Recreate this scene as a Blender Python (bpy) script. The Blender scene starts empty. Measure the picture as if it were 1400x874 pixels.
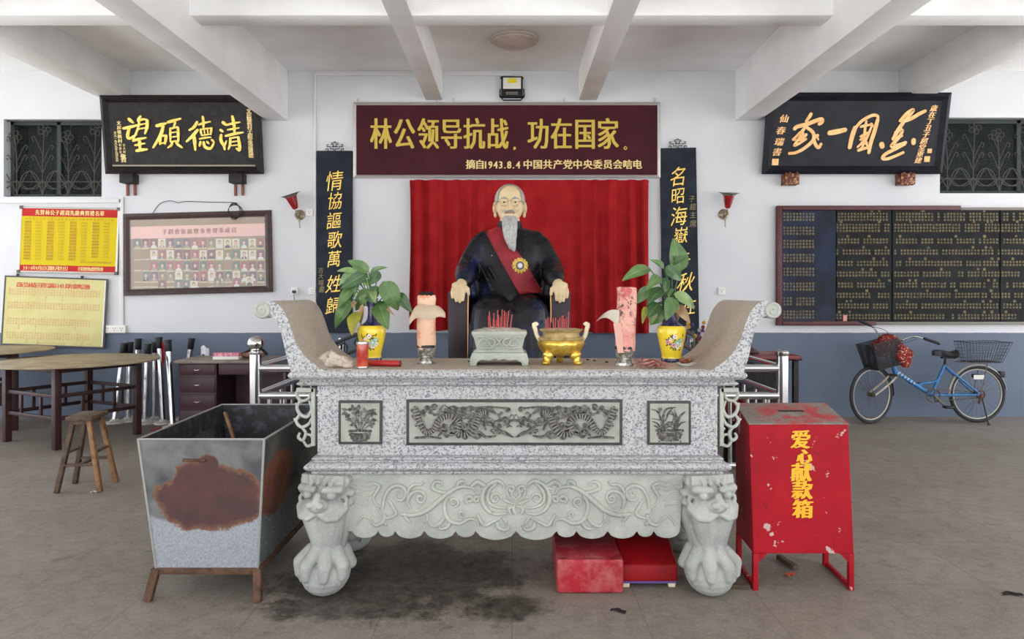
import bpy, bmesh, math, random
from mathutils import Vector, Matrix, Euler, noise as mnoise
from mathutils.bvhtree import BVHTree
random.seed(7)
SC = bpy.context.scene
COL = SC.collection
R = math.radians

# ---------------------------------------------------------------- camera, sky, light, exposure
F, CX, CY, H = 970.0, 700.0, 400.0, 1.48      # focal length (px of a 1400 px wide frame), horizon, eye height
WALL = 8.45
def W(px, py, Y): return Vector(((px - CX) * Y / F, Y, H - (py - CY) * Y / F))
def FL(py): return F * H / (py - CY)            # distance of a floor point seen at row py
cam_d = bpy.data.cameras.new('camera'); cam = bpy.data.objects.new('camera', cam_d); COL.objects.link(cam)
cam.location = (0, 0, H); cam.rotation_euler = (R(90), 0, 0)
cam_d.sensor_width = 36; cam_d.lens = F / 1400 * 36; cam_d.shift_y = -(437 - CY) / 1400; cam_d.clip_start = .05
SC.camera = cam
wd = bpy.data.worlds.new('sky'); SC.world = wd; wd.use_nodes = True
wn = wd.node_tree.nodes; wl = wd.node_tree.links; wn.clear()
w_out = wn.new('ShaderNodeOutputWorld'); w_bg = wn.new('ShaderNodeBackground'); w_tc = wn.new('ShaderNodeTexCoord')
w_sep = wn.new('ShaderNodeSeparateXYZ'); w_rp = wn.new('ShaderNodeValToRGB')
wl.new(w_tc.outputs['Generated'], w_sep.inputs[0]); wl.new(w_sep.outputs[2], w_rp.inputs[0]); wl.new(w_rp.outputs[0], w_bg.inputs[0]); wl.new(w_bg.outputs[0], w_out.inputs[0])
w_rp.color_ramp.elements[0].position = 0.0; w_rp.color_ramp.elements[0].color = (.95, .96, 1, 1)
w_rp.color_ramp.elements[1].position = .9; w_rp.color_ramp.elements[1].color = (.80, .90, 1.08, 1)
w_bg.inputs[1].default_value = 2.2
def area(name, loc, rot, sx, sy, power, col=(1, 1, 1)):
    l = bpy.data.lights.new(name, 'AREA'); l.shape = 'RECTANGLE'; l.size = sx; l.size_y = sy; l.energy = power; l.color = col
    o = bpy.data.objects.new(name, l); o.location = loc; o.rotation_euler = rot; COL.objects.link(o)
sun_d = bpy.data.lights.new('sun', 'SUN'); sun_d.energy = 10.0; sun_d.angle = R(1.5); sun_d.color = (1, .96, .9)
sun = bpy.data.objects.new('sun', sun_d); COL.objects.link(sun); sun.location = (0, -10, 12); sun.rotation_euler = (R(22), R(6), 0)
SC.view_settings.view_transform = 'Standard'; SC.view_settings.look = 'None'
SC.view_settings.gamma = 1; SC.view_settings.use_curve_mapping = False
SC.view_settings.exposure = 0.50
SC.cycles.use_denoising = True
SC.cycles.max_bounces = 8; SC.cycles.diffuse_bounces = 5; SC.cycles.glossy_bounces = 3; SC.cycles.sample_clamp_indirect = 6

# ---------------------------------------------------------------- helpers
def lin(c):
    if isinstance(c, str): c = tuple(int(c[i:i + 2], 16) for i in (0, 2, 4))
    return tuple(((x / 255) / 12.92 if x / 255 <= .04045 else ((x / 255 + .055) / 1.055) ** 2.4) for x in c) + (1,)

class NT:
    def __init__(s, name):
        s.m = bpy.data.materials.new(name); s.m.use_nodes = True; s.t = s.m.node_tree
        s.b = s.t.nodes['Principled BSDF']; s.geo = None; s.tc = None
    def n(s, typ, **kw):
        x = s.t.nodes.new(typ)
        for k, v in kw.items():
            if k.startswith('i_'): x.inputs[k[2:].replace('_', ' ')].default_value = v
            else: setattr(x, k, v)
        return x
    def l(s, a, b): s.t.links.new(a, b)
    def pos(s):
        if not s.geo: s.geo = s.n('ShaderNodeNewGeometry')
        return s.geo.outputs['Position']
    def obj(s):
        if not s.tc: s.tc = s.n('ShaderNodeTexCoord')
        return s.tc.outputs['Object']
    def noise(s, scale, detail=4, vec=None, rough=.55, dist=0):
        x = s.n('ShaderNodeTexNoise', i_Scale=scale, i_Detail=detail, i_Roughness=rough, i_Distortion=dist)
        s.l(vec if vec is not None else s.obj(), x.inputs['Vector']); return x.outputs['Fac']
    def ramp(s, f, lo, hi, a=0, b=1):
        x = s.n('ShaderNodeMapRange', i_From_Min=lo, i_From_Max=hi, i_To_Min=a, i_To_Max=b); s.l(f, x.inputs['Value']); return x.outputs[0]
    def mix(s, f, a, b):
        x = s.n('ShaderNodeMix', data_type='RGBA')
        s.put(f, x.inputs[0]); s.put(a, x.inputs[6]); s.put(b, x.inputs[7]); return x.outputs[2]
    def put(s, v, sock):
        if isinstance(v, (bpy.types.NodeSocket,)): s.l(v, sock)
        else: sock.default_value = v
    def math(s, op, a, b=0.0):
        x = s.n('ShaderNodeMath', operation=op); s.put(a, x.inputs[0]); s.put(b, x.inputs[1]); return x.outputs[0]
    def sep(s, v):
        x = s.n('ShaderNodeSeparateXYZ'); s.l(v, x.inputs[0]); return x.outputs
    def bump(s, h, strength=.3, dist=.01):
        x = s.n('ShaderNodeBump', i_Strength=strength, i_Distance=dist); s.l(h, x.inputs['Height']); s.l(x.outputs[0], s.b.inputs['Normal'])
    def base(s, c): s.put(c, s.b.inputs['Base Color'])
    def props(s, rough=.5, metal=0, spec=.5, coat=0):
        s.put(rough, s.b.inputs['Roughness']); s.put(metal, s.b.inputs['Metallic']); s.b.inputs['Specular IOR Level'].default_value = spec; s.b.inputs['Coat Weight'].default_value = coat
        return s

MATS = {}
def mat(name, col, rough=.55, metal=0, spec=.4, col2=None, ns=10, lo=.4, hi=.65, bump=0, bs=80, coat=0, detail=4, world=False):
    t = NT(name).props(rough, metal, spec, coat)
    v = t.pos() if world else t.obj()
    if col2 is not None: t.base(t.mix(t.ramp(t.noise(ns, detail, v), lo, hi), lin(col), lin(col2)))
    else: t.base(lin(col))
    if bump: t.bump(t.noise(bs, 3, v), bump)
    MATS[name] = t.m
    return t.m

def emat(name, col, e):
    t = NT(name); t.base(lin(col)); t.b.inputs['Emission Color'].default_value = lin(col); t.b.inputs['Emission Strength'].default_value = e
    return t.m

def chain_matrix(o):
    m = o.matrix_basis.copy()
    while o.parent: o = o.parent; m = o.matrix_basis @ m
    return m

def cr(pts, n):
    """Catmull-Rom samples through tuples of any length."""
    P = [tuple(p) for p in pts]
    if len(P) < 3 and n <= 1: return P
    P = [tuple(2 * a - b for a, b in zip(P[0], P[1]))] + P + [tuple(2 * a - b for a, b in zip(P[-1], P[-2]))]
    out = []
    for i in range(1, len(P) - 2):
        for k in range(n):
            t = k / n
            out.append(tuple(.5 * (2 * b + (c - a) * t + (2 * a - 5 * b + 4 * c - d) * t * t + (3 * b - a - 3 * c + d) * t ** 3) for a, b, c, d in zip(P[i - 1], P[i], P[i + 1], P[i + 2])))
    out.append(P[-2])
    return out

class MB:
    def __init__(s): s.v = []; s.f = []; s.m = []; s.mi = 0
    def add(s, vs, fs):
        o = len(s.v); s.v.extend(Vector(v) for v in vs)
        for f in fs: s.f.append(tuple(i + o for i in f)); s.m.append(s.mi)
        return s
    def box(s, c, d, rot=None, top=(1, 1), shift=(0, 0)):
        c = Vector(c); hx, hy, hz = d[0] / 2, d[1] / 2, d[2] / 2; vs = []
        for z in (-1, 1):
            kx, ky = top if z > 0 else (1, 1); sx, sy = shift if z > 0 else (0, 0)
            for x, y in ((-1, -1), (1, -1), (1, 1), (-1, 1)):
                v = Vector((x * hx * kx + sx, y * hy * ky + sy, z * hz)); vs.append(c + (rot @ v if rot else v))
        return s.add(vs, [(3, 2, 1, 0), (4, 5, 6, 7), (0, 1, 5, 4), (1, 2, 6, 5), (2, 3, 7, 6), (3, 0, 4, 7)])
    def bar(s, p0, p1, w, d, up=(0, 0, 1)):
        p0, p1 = Vector(p0), Vector(p1); z = (p1 - p0); L = z.length; z.normalize(); u = Vector(up)
        x = u.cross(z)
        if x.length < 1e-4: x = Vector((1, 0, 0))
        x.normalize(); y = z.cross(x)
        return s.box((p0 + p1) / 2, (w, d, L), Matrix((x, y, z)).transposed())
    def tube(s, pts, r, seg=8, closed=False, flat=1.0, fn=None):
        pts = [Vector(p) for p in pts]; n = len(pts)
        rs = r if isinstance(r, (list, tuple)) else [r] * n
        vs, fs = [], []; prev = None
        for i, p in enumerate(pts):
            a = pts[(i - 1) % n] if (closed or i > 0) else p; b = pts[(i + 1) % n] if (closed or i < n - 1) else p
            t = (b - a); t = t.normalized() if t.length > 1e-9 else Vector((0, 0, 1))
            if fn is not None: y = Vector(fn); x = t.cross(y); x = x.normalized() if x.length > 1e-4 else Vector((1, 0, 0)); y = x.cross(t).normalized() if False else y
            else:
                if prev is None:
                    ref = Vector((0, 0, 1)) if abs(t.z) < .9 else Vector((1, 0, 0)); x = t.cross(ref).normalized()
                else:
                    x = prev - t * prev.dot(t); x = x.normalized() if x.length > 1e-6 else t.orthogonal().normalized()
                y = t.cross(x)
            prev = x
            for k in range(seg):
                g = 2 * math.pi * k / seg; vs.append(p + (x * math.cos(g) + y * math.sin(g) * flat) * rs[i])
        for i in range(n if closed else n - 1):
            j = (i + 1) % n
            for k in range(seg):
                l = (k + 1) % seg; fs.append((i * seg + k, i * seg + l, j * seg + l, j * seg + k))
        if not closed: fs.append(tuple(range(seg))[::-1]); fs.append(tuple((n - 1) * seg + k for k in range(seg)))
        return s.add(vs, fs)
    def cyl(s, p0, p1, r0, r1=None, seg=16): return s.tube([p0, p1], [r0, r0 if r1 is None else r1], seg)
    def lathe(s, prof, c=(0, 0, 0), seg=32, rot=None, wob=None):
        c = Vector(c); vs, fs = [], []
        for r, z in prof:
            for k in range(seg):
                a = 2 * math.pi * k / seg; rr = r * (wob(a, z) if wob else 1); v = Vector((rr * math.cos(a), rr * math.sin(a), z)); vs.append(c + (rot @ v if rot else v))
        n = len(prof)
        for i in range(n - 1):
            for k in range(seg):
                l = (k + 1) % seg; fs.append((i * seg + k, i * seg + l, (i + 1) * seg + l, (i + 1) * seg + k))
        if prof[0][0] > 1e-5: fs.append(tuple(range(seg))[::-1])
        if prof[-1][0] > 1e-5: fs.append(tuple((n - 1) * seg + k for k in range(seg)))
        return s.add(vs, fs)
    def ell(s, c, r, rot=None, u=16, v=10):
        c = Vector(c); r = (r, r, r) if isinstance(r, (int, float)) else r; vs = []; fs = []
        def P(th, ph): q = Vector((r[0] * math.sin(th) * math.cos(ph), r[1] * math.sin(th) * math.sin(ph), r[2] * math.cos(th))); return c + (rot @ q if rot else q)
        vs.append(P(0, 0))
        for i in range(1, v):
            for k in range(u): vs.append(P(math.pi * i / v, 2 * math.pi * k / u))
        vs.append(P(math.pi, 0)); e = len(vs) - 1
        for k in range(u): fs.append((0, 1 + k, 1 + (k + 1) % u)); fs.append((e, e - u + (k + 1) % u, e - u + k))
        for i in range(v - 2):
            for k in range(u):
                a = 1 + i * u; l = (k + 1) % u; fs.append((a + k, a + u + k, a + u + l, a + l))
        return s.add(vs, fs)
    def cap(s, p0, p1, r0, r1, seg=14):
        """tapered capsule (round ended)"""
        p0, p1 = Vector(p0), Vector(p1); d = p1 - p0; L = d.length; d = d.normalized() if L > 1e-9 else Vector((0, 0, 1)); pts, rs = [], []
        for k in range(5): a = R(90 - 85 + k * 85 / 4 - 5 + 0) if 0 else math.pi / 2 * (k / 5); pts.append(p0 - d * r0 * math.cos(a)); rs.append(max(1e-4, r0 * math.sin(a)))
        pts.append(p0); rs.append(r0); pts.append(p1); rs.append(r1)
        for k in range(4, -1, -1): a = math.pi / 2 * (k / 5); pts.append(p1 + d * r1 * math.cos(a)); rs.append(max(1e-4, r1 * math.sin(a)))
        return s.tube(pts, rs, seg)
    def torus(s, c, RR, r, axis=(0, 1, 0), seg=40, rs=8, rot=None):
        c = Vector(c); ax = Vector(axis).normalized(); x = ax.orthogonal().normalized(); y = ax.cross(x)
        return s.tube([c + x * RR * math.cos(2 * math.pi * k / seg) + y * RR * math.sin(2 * math.pi * k / seg) for k in range(seg)], r, rs, True)
    def prism(s, poly, w0, w1, fn=None):
        """2-D outline (u,v) pushed from depth w0 to w1; default plane XZ, depth along Y"""
        fn = fn or (lambda u, v, w: Vector((u, w, v))); n = len(poly)
        vs = [fn(u, v, w0) for u, v in poly] + [fn(u, v, w1) for u, v in poly]
        return s.add(vs, [tuple(range(n)), tuple(range(2 * n - 1, n - 1, -1))] + [(i, i + n, (i + 1) % n + n, (i + 1) % n) for i in range(n)])
    def grid(s, fn, nu, nv, close_u=False):
        vs = [fn(i / nu, j / nv) for j in range(nv + 1) for i in range(nu + 1)]
        return s.add(vs, [(j * (nu + 1) + i, j * (nu + 1) + i + 1, (j + 1) * (nu + 1) + i + 1, (j + 1) * (nu + 1) + i) for j in range(nv) for i in range(nu)])
    def loft(s, rings):
        """list of closed rings with the same number of points"""
        n = len(rings[0]); vs = [p for r in rings for p in r]; fs = []
        for i in range(len(rings) - 1):
            for k in range(n): l = (k + 1) % n; fs.append((i * n + k, i * n + l, (i + 1) * n + l, (i + 1) * n + k))
        fs.append(tuple(range(n))[::-1]); fs.append(tuple((len(rings) - 1) * n + k for k in range(n)))
        return s.add(vs, fs)
    def xf(s, M):
        s.v = [M @ v for v in s.v]; return s
    def merge(s, o, M=None):
        off = len(s.v); s.v.extend((M @ v) if M else v.copy() for v in o.v)
        for f, m in zip(o.f, o.m): s.f.append(tuple(i + off for i in f)); s.m.append(m)
        return s
    def mesh(s, name, mats, smooth=35, bevel=0, bseg=2, recalc=True):
        me = bpy.data.meshes.new(name); me.from_pydata([tuple(v) for v in s.v], [], s.f)
        me.polygons.foreach_set('material_index', s.m)
        for m in (mats if isinstance(mats, (list, tuple)) else [mats]): me.materials.append(m)
        if recalc or bevel:
            bm = bmesh.new(); bm.from_mesh(me)
            if recalc: bmesh.ops.recalc_face_normals(bm, faces=bm.faces)
            if bevel:
                es = [e for e in bm.edges if len(e.link_faces) == 2 and e.calc_face_angle(0) > R(40)]
                bmesh.ops.bevel(bm, geom=es, offset=bevel, segments=bseg, affect='EDGES', profile=.5, clamp_overlap=True)
            bm.to_mesh(me); bm.free()
        if smooth: me.shade_smooth(); me.set_sharp_from_angle(angle=R(smooth))
        me.update(); return me
    def build(s, name, mats, parent=None, world=False, smooth=35, bevel=0, bseg=2, recalc=True, label=None):
        if world and parent: s.xf(chain_matrix(parent).inverted())
        o = bpy.data.objects.new(name, s.mesh(name, mats, smooth, bevel, bseg, recalc)); COL.objects.link(o)
        if parent: o.parent = parent
        if label: o['label'] = label
        return o

def remesh(mb, voxel, smooth=2, factor=.5, sculpt=None):
    me = bpy.data.meshes.new('tmp'); me.from_pydata([tuple(v) for v in mb.v], [], mb.f)
    o = bpy.data.objects.new('tmp', me); COL.objects.link(o)
    m = o.modifiers.new('r', 'REMESH'); m.mode = 'VOXEL'; m.voxel_size = voxel; m.adaptivity = 0
    if smooth: q = o.modifiers.new('s', 'SMOOTH'); q.iterations = smooth; q.factor = factor
    dg = bpy.context.evaluated_depsgraph_get(); dg.update(); e = o.evaluated_get(dg); em = e.to_mesh()
    out = MB(); out.v = [v.co.copy() for v in em.vertices]; out.f = [tuple(p.vertices) for p in em.polygons]; out.m = [0] * len(out.f)
    e.to_mesh_clear(); bpy.data.objects.remove(o); bpy.data.meshes.remove(me)
    if sculpt: out.v = [sculpt(v) for v in out.v]
    return out

def tag(o, label=None, cat=None, group=None, kind=None):
    if label: o['label'] = label
    if cat: o['category'] = cat
    if group: o['group'] = group
    if kind: o['kind'] = kind
    return o
def thing(name, label, cat, loc=(0, 0, 0), rot=(0, 0, 0), group=None):
    o = bpy.data.objects.new(name, None); COL.objects.link(o); o.location = loc; o.rotation_euler = rot; o.empty_display_size = .1
    return tag(o, label, cat, group)
def struct(o): o['kind'] = 'structure'; return o
def copy_tree(o, loc=None, rot=None, label=None, parent=None):
    c = o.copy(); COL.objects.link(c)
    if parent: c.parent = parent
    if loc is not None: c.location = loc
    if rot is not None: c.rotation_euler = rot
    if label: c['label'] = label
    for ch in list(o.children): copy_tree(ch, parent=c)
    return c

# lettering: outlines of the built-in font, placed glyph by glyph on a board's plane (u right, v up, n out of the board)
_G = {}
def glyph(ch, depth=0.0):
    k = (ch, depth)
    if k not in _G:
        c = bpy.data.curves.new('g', 'FONT'); c.body = ch; c.resolution_u = 2; c.extrude = depth
        o = bpy.data.objects.new('g', c); COL.objects.link(o); dg = bpy.context.evaluated_depsgraph_get(); dg.update()
        m = bpy.data.meshes.new_from_object(o.evaluated_get(dg)); vs = [v.co.copy() for v in m.vertices]; fs = [tuple(p.vertices) for p in m.polygons]
        bpy.data.objects.remove(o); bpy.data.curves.remove(c); bpy.data.meshes.remove(m)
        if vs:
            x0, x1 = min(v.x for v in vs), max(v.x for v in vs)
        else: x0 = x1 = 0
        _G[k] = (vs, fs, x0, x1)
    return _G[k]
def put_glyph(mb, ch, u, v, w, h, n=.003, bold=0, boldv=0, depth=0, slant=0, fit=False, rot=0):
    """one CJK-size glyph centred on (u,v), w wide and h high per em"""
    vs, fs, x0, x1 = glyph(ch, depth)
    if not vs: return
    mid = (x0 + x1) / 2; cy = .345; ca, sa = math.cos(rot), math.sin(rot)
    offs = [(0, 0)]
    if bold: offs = [(-bold, -boldv), (0, 0), (bold, boldv)]
    for k, (dx, dy) in enumerate(offs):
        out = []
        for p in vs:
            a = (p.x - mid) * w / (.92); b = (p.y - cy) * h / (.92); a += slant * b
            a, b = a * ca - b * sa, a * sa + b * ca
            out.append(Vector((u + a + dx, -(n + p.z * h + k * 1e-4), v + b + dy)))
        mb.add(out, fs)
def row(mb, text, u0, u1, v, h, w=None, **kw):
    n = len(text); st = (u1 - u0) / n
    for i, ch in enumerate(text): put_glyph(mb, ch, u0 + st * (i + .5), v, w or min(h, st * .98), h, **kw)
def column(mb, text, u, v0, v1, w, h=None, **kw):
    n = len(text); st = (v1 - v0) / n
    for i, ch in enumerate(text): put_glyph(mb, ch, u, v0 + st * (i + .5), w, h or abs(st) * .92, **kw)
def brush(mb, strokes, fn, n0=.012, k=6, taper=(.75, .55)):
    """strokes = [(width, pts)]; a raised brush stroke with rounded ends on the board plane"""
    for si, (w, pts) in enumerate(strokes):
        P = cr(pts, k) if len(pts) > 2 else [tuple(a + (b - a) * t / k for a, b in zip(pts[0], pts[1])) for t in range(k + 1)]
        P = [Vector(fn(*p)) for p in P]; m = len(P); ws = abs(fn(w, 0)[0] - fn(0, 0)[0]) / 2
        L, Rr = [], []
        for i in range(m):
            t = (P[min(i + 1, m - 1)] - P[max(i - 1, 0)]); t = t.normalized() if t.length > 1e-9 else Vector((1, 0)); nn = Vector((-t.y, t.x)); q = i / (m - 1)
            ww = ws * (taper[0] + (1 - taper[0]) * math.sin(math.pi * min(1, q * 1.3)) if q < .5 else 1 - (1 - taper[1]) * (q - .5) * 2)
            L.append(P[i] + nn * ww); Rr.append(P[i] - nn * ww)
        t0 = (P[0] - P[1]).normalized(); t1 = (P[-1] - P[-2]).normalized()
        poly = L + [P[-1] + t1 * ws * .5] + Rr[::-1] + [P[0] + t0 * ws * .5]
        n = n0 + si * 2.5e-4; N = len(poly)
        top = [Vector((p.x, -n, p.y)) for p in poly]; bot = [Vector((p.x, 0.004, p.y)) for p in poly]
        fs = [(N - 1, 0, 2 * m)] if 0 else []
        for i in range(m - 1): fs.append((i, i + 1, 2 * m - 1 - i, 2 * m - i))
        fs.append((m - 1, m, m + 1)); fs.append((0, 2 * m, 2 * m + 1))
        fs += [(i, (i + 1) % N, (i + 1) % N + N, i + N) for i in range(N)]
        mb.add(top + bot, fs)
def frame_ring(mb, u0, u1, v0, v1, w, d0, d1, ins=0.0):
    """mitred picture-frame moulding around (u0..u1, v0..v1), w wide, from depth d0 (back) to d1 (front, -Y)"""
    o = [(u0, v0), (u1, v0), (u1, v1), (u0, v1)]; i_ = [(u0 + w, v0 + w), (u1 - w, v0 + w), (u1 - w, v1 - w), (u0 + w, v1 - w)]
    m_ = [((a[0] + b[0]) / 2, (a[1] + b[1]) / 2) for a, b in zip(o, i_)]
    rings = [[Vector((u, -d0, v)) for u, v in o], [Vector((u, -d1 + ins, v)) for u, v in o], [Vector((u, -d1, v)) for u, v in m_], [Vector((u, -d1 + ins * 1.5, v)) for u, v in i_], [Vector((u, -d0, v)) for u, v in i_]]
    vs = [p for r in rings for p in r]; fs = []
    for a in range(4):
        for k in range(4): l = (k + 1) % 4; fs.append((a * 4 + k, a * 4 + l, a * 4 + 4 + l, a * 4 + 4 + k))
    for k in range(4): l = (k + 1) % 4; fs.append((16 + k, 16 + l, l, k))
    mb.add(vs, fs)

# ---------------------------------------------------------------- materials
def m_wall():
    t = NT('wall_paint').props(.75, 0, .25); z = t.sep(t.pos())[2]
    n1 = t.ramp(t.noise(1.3, 5, t.pos()), .35, .75); n2 = t.ramp(t.noise(9, 4, t.pos()), .66, .78)
    white = t.mix(n1, lin((212, 213, 215)), lin((202, 204, 208))); white = t.mix(t.math('MULTIPLY', n2, .35), white, lin((196, 190, 184)))
    grey = t.mix(n1, lin((108, 118, 134)), lin((96, 106, 122))); sp = t.ramp(t.noise(26, 3, t.pos()), .77, .80)
    grey = t.mix(t.math('MULTIPLY', sp, .7), grey, lin((190, 190, 195)))
    zz = t.math('ADD', z, t.math('MULTIPLY', t.noise(6, 2, t.pos()), .012))
    t.base(t.mix(t.ramp(zz, 1.004, 1.008), grey, white)); t.bump(t.noise(30, 4, t.pos()), .06); return t.m
def m_ceil():
    t = NT('ceiling_paint').props(.85, 0, .2)
    t.base(t.mix(t.ramp(t.noise(2, 5, t.pos()), .4, .7), lin((242, 242, 242)), lin((232, 231, 230)))); t.bump(t.noise(24, 4, t.pos()), .12); return t.m
def m_floor():
    t = NT('floor_tiles').props(.6, 0, .3); p = t.pos()
    br = t.n('ShaderNodeTexBrick', offset=0, squash=1, i_Scale=1.0, i_Mortar_Size=.004, i_Brick_Width=.6, i_Row_Height=.6, i_Mortar_Smooth=.3)
    t.l(p, br.inputs['Vector']); br.inputs['Color1'].default_value = lin((141, 133, 123)); br.inputs['Color2'].default_value = lin((134, 127, 118)); br.inputs['Mortar'].default_value = lin((112, 105, 97))
    c = t.mix(t.ramp(t.noise(1.4, 6, p, .65), .35, .7), br.outputs[0], lin((120, 111, 99)))
    c = t.mix(t.math('MULTIPLY', t.ramp(t.noise(11, 6, p, .7), .45, .7), .55), c, lin((94, 85, 76)))
    c = t.mix(t.math('MULTIPLY', t.ramp(t.noise(60, 3, p, .7), .5, .72), .5), c, lin((160, 152, 142)))
    c = t.mix(t.math('MULTIPLY', t.ramp(t.noise(5, 5, p, .7), .62, .70), .5), c, lin((78, 70, 62)))
    s = t.sep(p)
    def blot(cx, cy, rx, ry):
        a = t.math('MULTIPLY', t.math('SUBTRACT', s[0], cx), 1 / rx); b = t.math('MULTIPLY', t.math('SUBTRACT', s[1], cy), 1 / ry)
        return t.math('SQRT', t.math('ADD', t.math('MULTIPLY', a, a), t.math('MULTIPLY', b, b)))
    d = t.math('MINIMUM', t.math('MINIMUM', blot(-.52, 3.72, .62, .52), blot(-.78, 3.36, .5, .16)), t.math('MINIMUM', blot(-.02, 3.35, .2, .16), blot(-.9, 3.6, .34, .3)))
    d = t.math('ADD', d, t.math('MULTIPLY', t.math('SUBTRACT', t.noise(4.5, 8, p, .8), .5), 2.6))
    msk = t.ramp(d, 1.08, .70); c = t.mix(t.math('MULTIPLY', msk, t.ramp(t.noise(16, 6, p, .75), .34, .62, .95, .55)), c, lin((44, 38, 34)))
    t.base(c); t.put(t.ramp(msk, 0, 1, .62, .45), t.b.inputs['Roughness']); t.bump(t.noise(40, 5, p), .15); return t.m
def m_granite(name, dirt=0.0):
    t = NT(name).props(.45, 0, .4); p = t.pos()
    v = t.n('ShaderNodeTexVoronoi', i_Scale=150.0); t.l(p, v.inputs['Vector']); g = t.sep(v.outputs['Color'])[0]
    c = t.mix(t.ramp(g, .45, .62), lin((180, 181, 182)), lin((150, 151, 153))); c = t.mix(t.ramp(g, .80, .86), c, lin((112, 112, 113)))
    c = t.mix(t.math('MULTIPLY', t.ramp(t.noise(4, 5, p), .45, .7), .35), c, lin((160, 155, 140)))
    if dirt: c = t.mix(dirt, c, t.mix(t.ramp(t.noise(55, 5, p, .7), .35, .65), lin((160, 147, 130)), lin((186, 174, 156))))
    t.base(c); t.bump(t.noise(120, 3, p), .08); return t.m
def m_green(name='grey_green_stone', a=(176, 179, 169), b=(148, 152, 143), dark=(96, 96, 90)):
    t = NT(name).props(.6, 0, .3); p = t.pos()
    c = t.mix(t.ramp(t.noise(6, 5, p), .35, .7), lin(a), lin(b)); c = t.mix(t.math('MULTIPLY', t.ramp(t.noise(90, 3, p), .55, .75), .35), c, lin((205, 207, 200)))
    c = t.mix(t.math('MULTIPLY', t.ramp(t.noise(14, 5, p, .7), .66, .74), .7), c, lin(dark)); t.base(c); t.bump(t.noise(70, 4, p), .12); return t.m
WALLM, CEILM, FLOORM = m_wall(), m_ceil(), m_floor()
GRAN, GRAN_D, STONE = m_granite('white_granite'), m_granite('dusty_granite', .82), m_green()
STONE2 = m_green('pale_burner_stone', (176, 180, 168), (140, 146, 136))
BLACKW = mat('black_lacquer_wood', (30, 27, 27), .45, spec=.2, col2=(44, 40, 39), ns=14)
NAVYW = mat('blue_black_lacquer', (22, 24, 30), .45, spec=.2, col2=(30, 33, 41), ns=9)
NAVYB = mat('faded_navy_board', (30, 35, 44), .6, spec=.15, col2=(42, 48, 58), ns=7)
GOLD = mat('gold_leaf', (238, 190, 74), .38, .25, .5, col2=(255, 224, 120), ns=30)
GOLD2 = mat('rose_gold_leaf', (222, 164, 98), .4, .15, .5, col2=(236, 190, 130), ns=20)
GOLDP = mat('gold_paint', (206, 178, 78), .55, 0, .25)
PALEG = mat('pale_gold_paint', (233, 208, 140), .5)
DULLG = mat('dull_gold_paint', (150, 138, 100), .6, spec=.2)
MAROON = mat('maroon_panel', (62, 23, 31), .6, spec=.15, col2=(72, 26, 34), ns=3)
ALU = mat('aluminium', (196, 192, 188), .4, .7)
STEEL = mat('stainless_steel', (198, 198, 200), .2, 1.0)
CHROME = mat('polished_steel', (205, 205, 205), .12, 1.0)
BLK = mat('black_plastic', (24, 24, 26), .45)
DARK = mat('dark_void', (22, 24, 22), .8)
REDC = mat('red_curtain_cloth', (160, 36, 38), .9, spec=.05, col2=(144, 28, 31), ns=5, bump=.05, bs=300)
REDB = mat('red_board_paint', (178, 36, 36), .6, spec=.2)
YELB = mat('yellow_board_paint', (204, 182, 12), .6, spec=.2)
CREAM = mat('cream_board_paper', (206, 200, 140), .6, spec=.2, col2=(198, 190, 128), ns=3)
OCHRE = mat('ochre_ink', (176, 122, 30), .6)
REDINK = mat('red_ink', (196, 84, 60), .6)
PINKINK = mat('faded_red_ink', (206, 146, 108), .6)
WHITEP = mat('white_plastic', (226, 224, 216), .45)
BROWNF = mat('brown_frame_wood', (66, 46, 44), .5, col2=(54, 38, 36), ns=12)
REDW = mat('mahogany_frame', (86, 40, 42), .45, col2=(74, 34, 36), ns=12)
BOARDBK = mat('kraft_backing', (152, 130, 100), .8, col2=(138, 116, 88), ns=6)
TABW = mat('dark_red_wood', (62, 36, 34), .5, col2=(48, 28, 27), ns=12, bump=.06)
TABTOP = mat('worn_plywood', (164, 150, 120), .65, col2=(142, 128, 100), ns=5, bump=.05)
STOOLW = mat('weathered_wood', (96, 78, 62), .7, col2=(70, 54, 44), ns=16, bump=.15)
STOOLW2 = mat('warm_wood', (150, 112, 74), .65, col2=(112, 80, 54), ns=16, bump=.12)
DESKW = mat('burgundy_laminate', (70, 42, 48), .45, col2=(60, 36, 42), ns=10)
DESKT = mat('worn_desk_top', (132, 122, 110), .55, col2=(110, 96, 88), ns=6)
WHITER = mat('white_base_paint', (216, 214, 208), .5, col2=(190, 186, 178), ns=10)
REDBELT = mat('red_belt', (190, 30, 36), .6)
SILV = mat('silver_trim', (200, 200, 196), .3, .9)
YVASE = mat('yellow_glaze', (240, 210, 50), .2, spec=.6, coat=.4)
BVASE = mat('navy_glaze', (34, 34, 70), .25, spec=.6, coat=.4, col2=(60, 50, 90), ns=30)
IVORY = mat('ivory_horn', (226, 212, 180), .45)
RED = mat('red_lacquer', (178, 36, 30), .35, spec=.5, col2=(150, 28, 24), ns=12)
BROWNW = mat('brown_wood', (104, 62, 42), .6, col2=(80, 46, 34), ns=18)
ASH = mat('incense_ash', (190, 184, 172), .95, spec=.1, col2=(160, 154, 142), ns=40, bump=.5, bs=120)
PINKP = mat('pink_paper', (222, 156, 150), .8, col2=(200, 118, 116), ns=20)
SPINK = mat('stick_red', (196, 66, 66), .7, col2=(214, 110, 100), ns=200)
SKIN = mat('statue_skin_paint', (219, 199, 160), .55, spec=.35, col2=(212, 188, 146), ns=12)
GREYH = mat('grey_hair_paint', (176, 176, 166), .7, col2=(156, 156, 148), ns=30)
GLEAF = None
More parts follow.
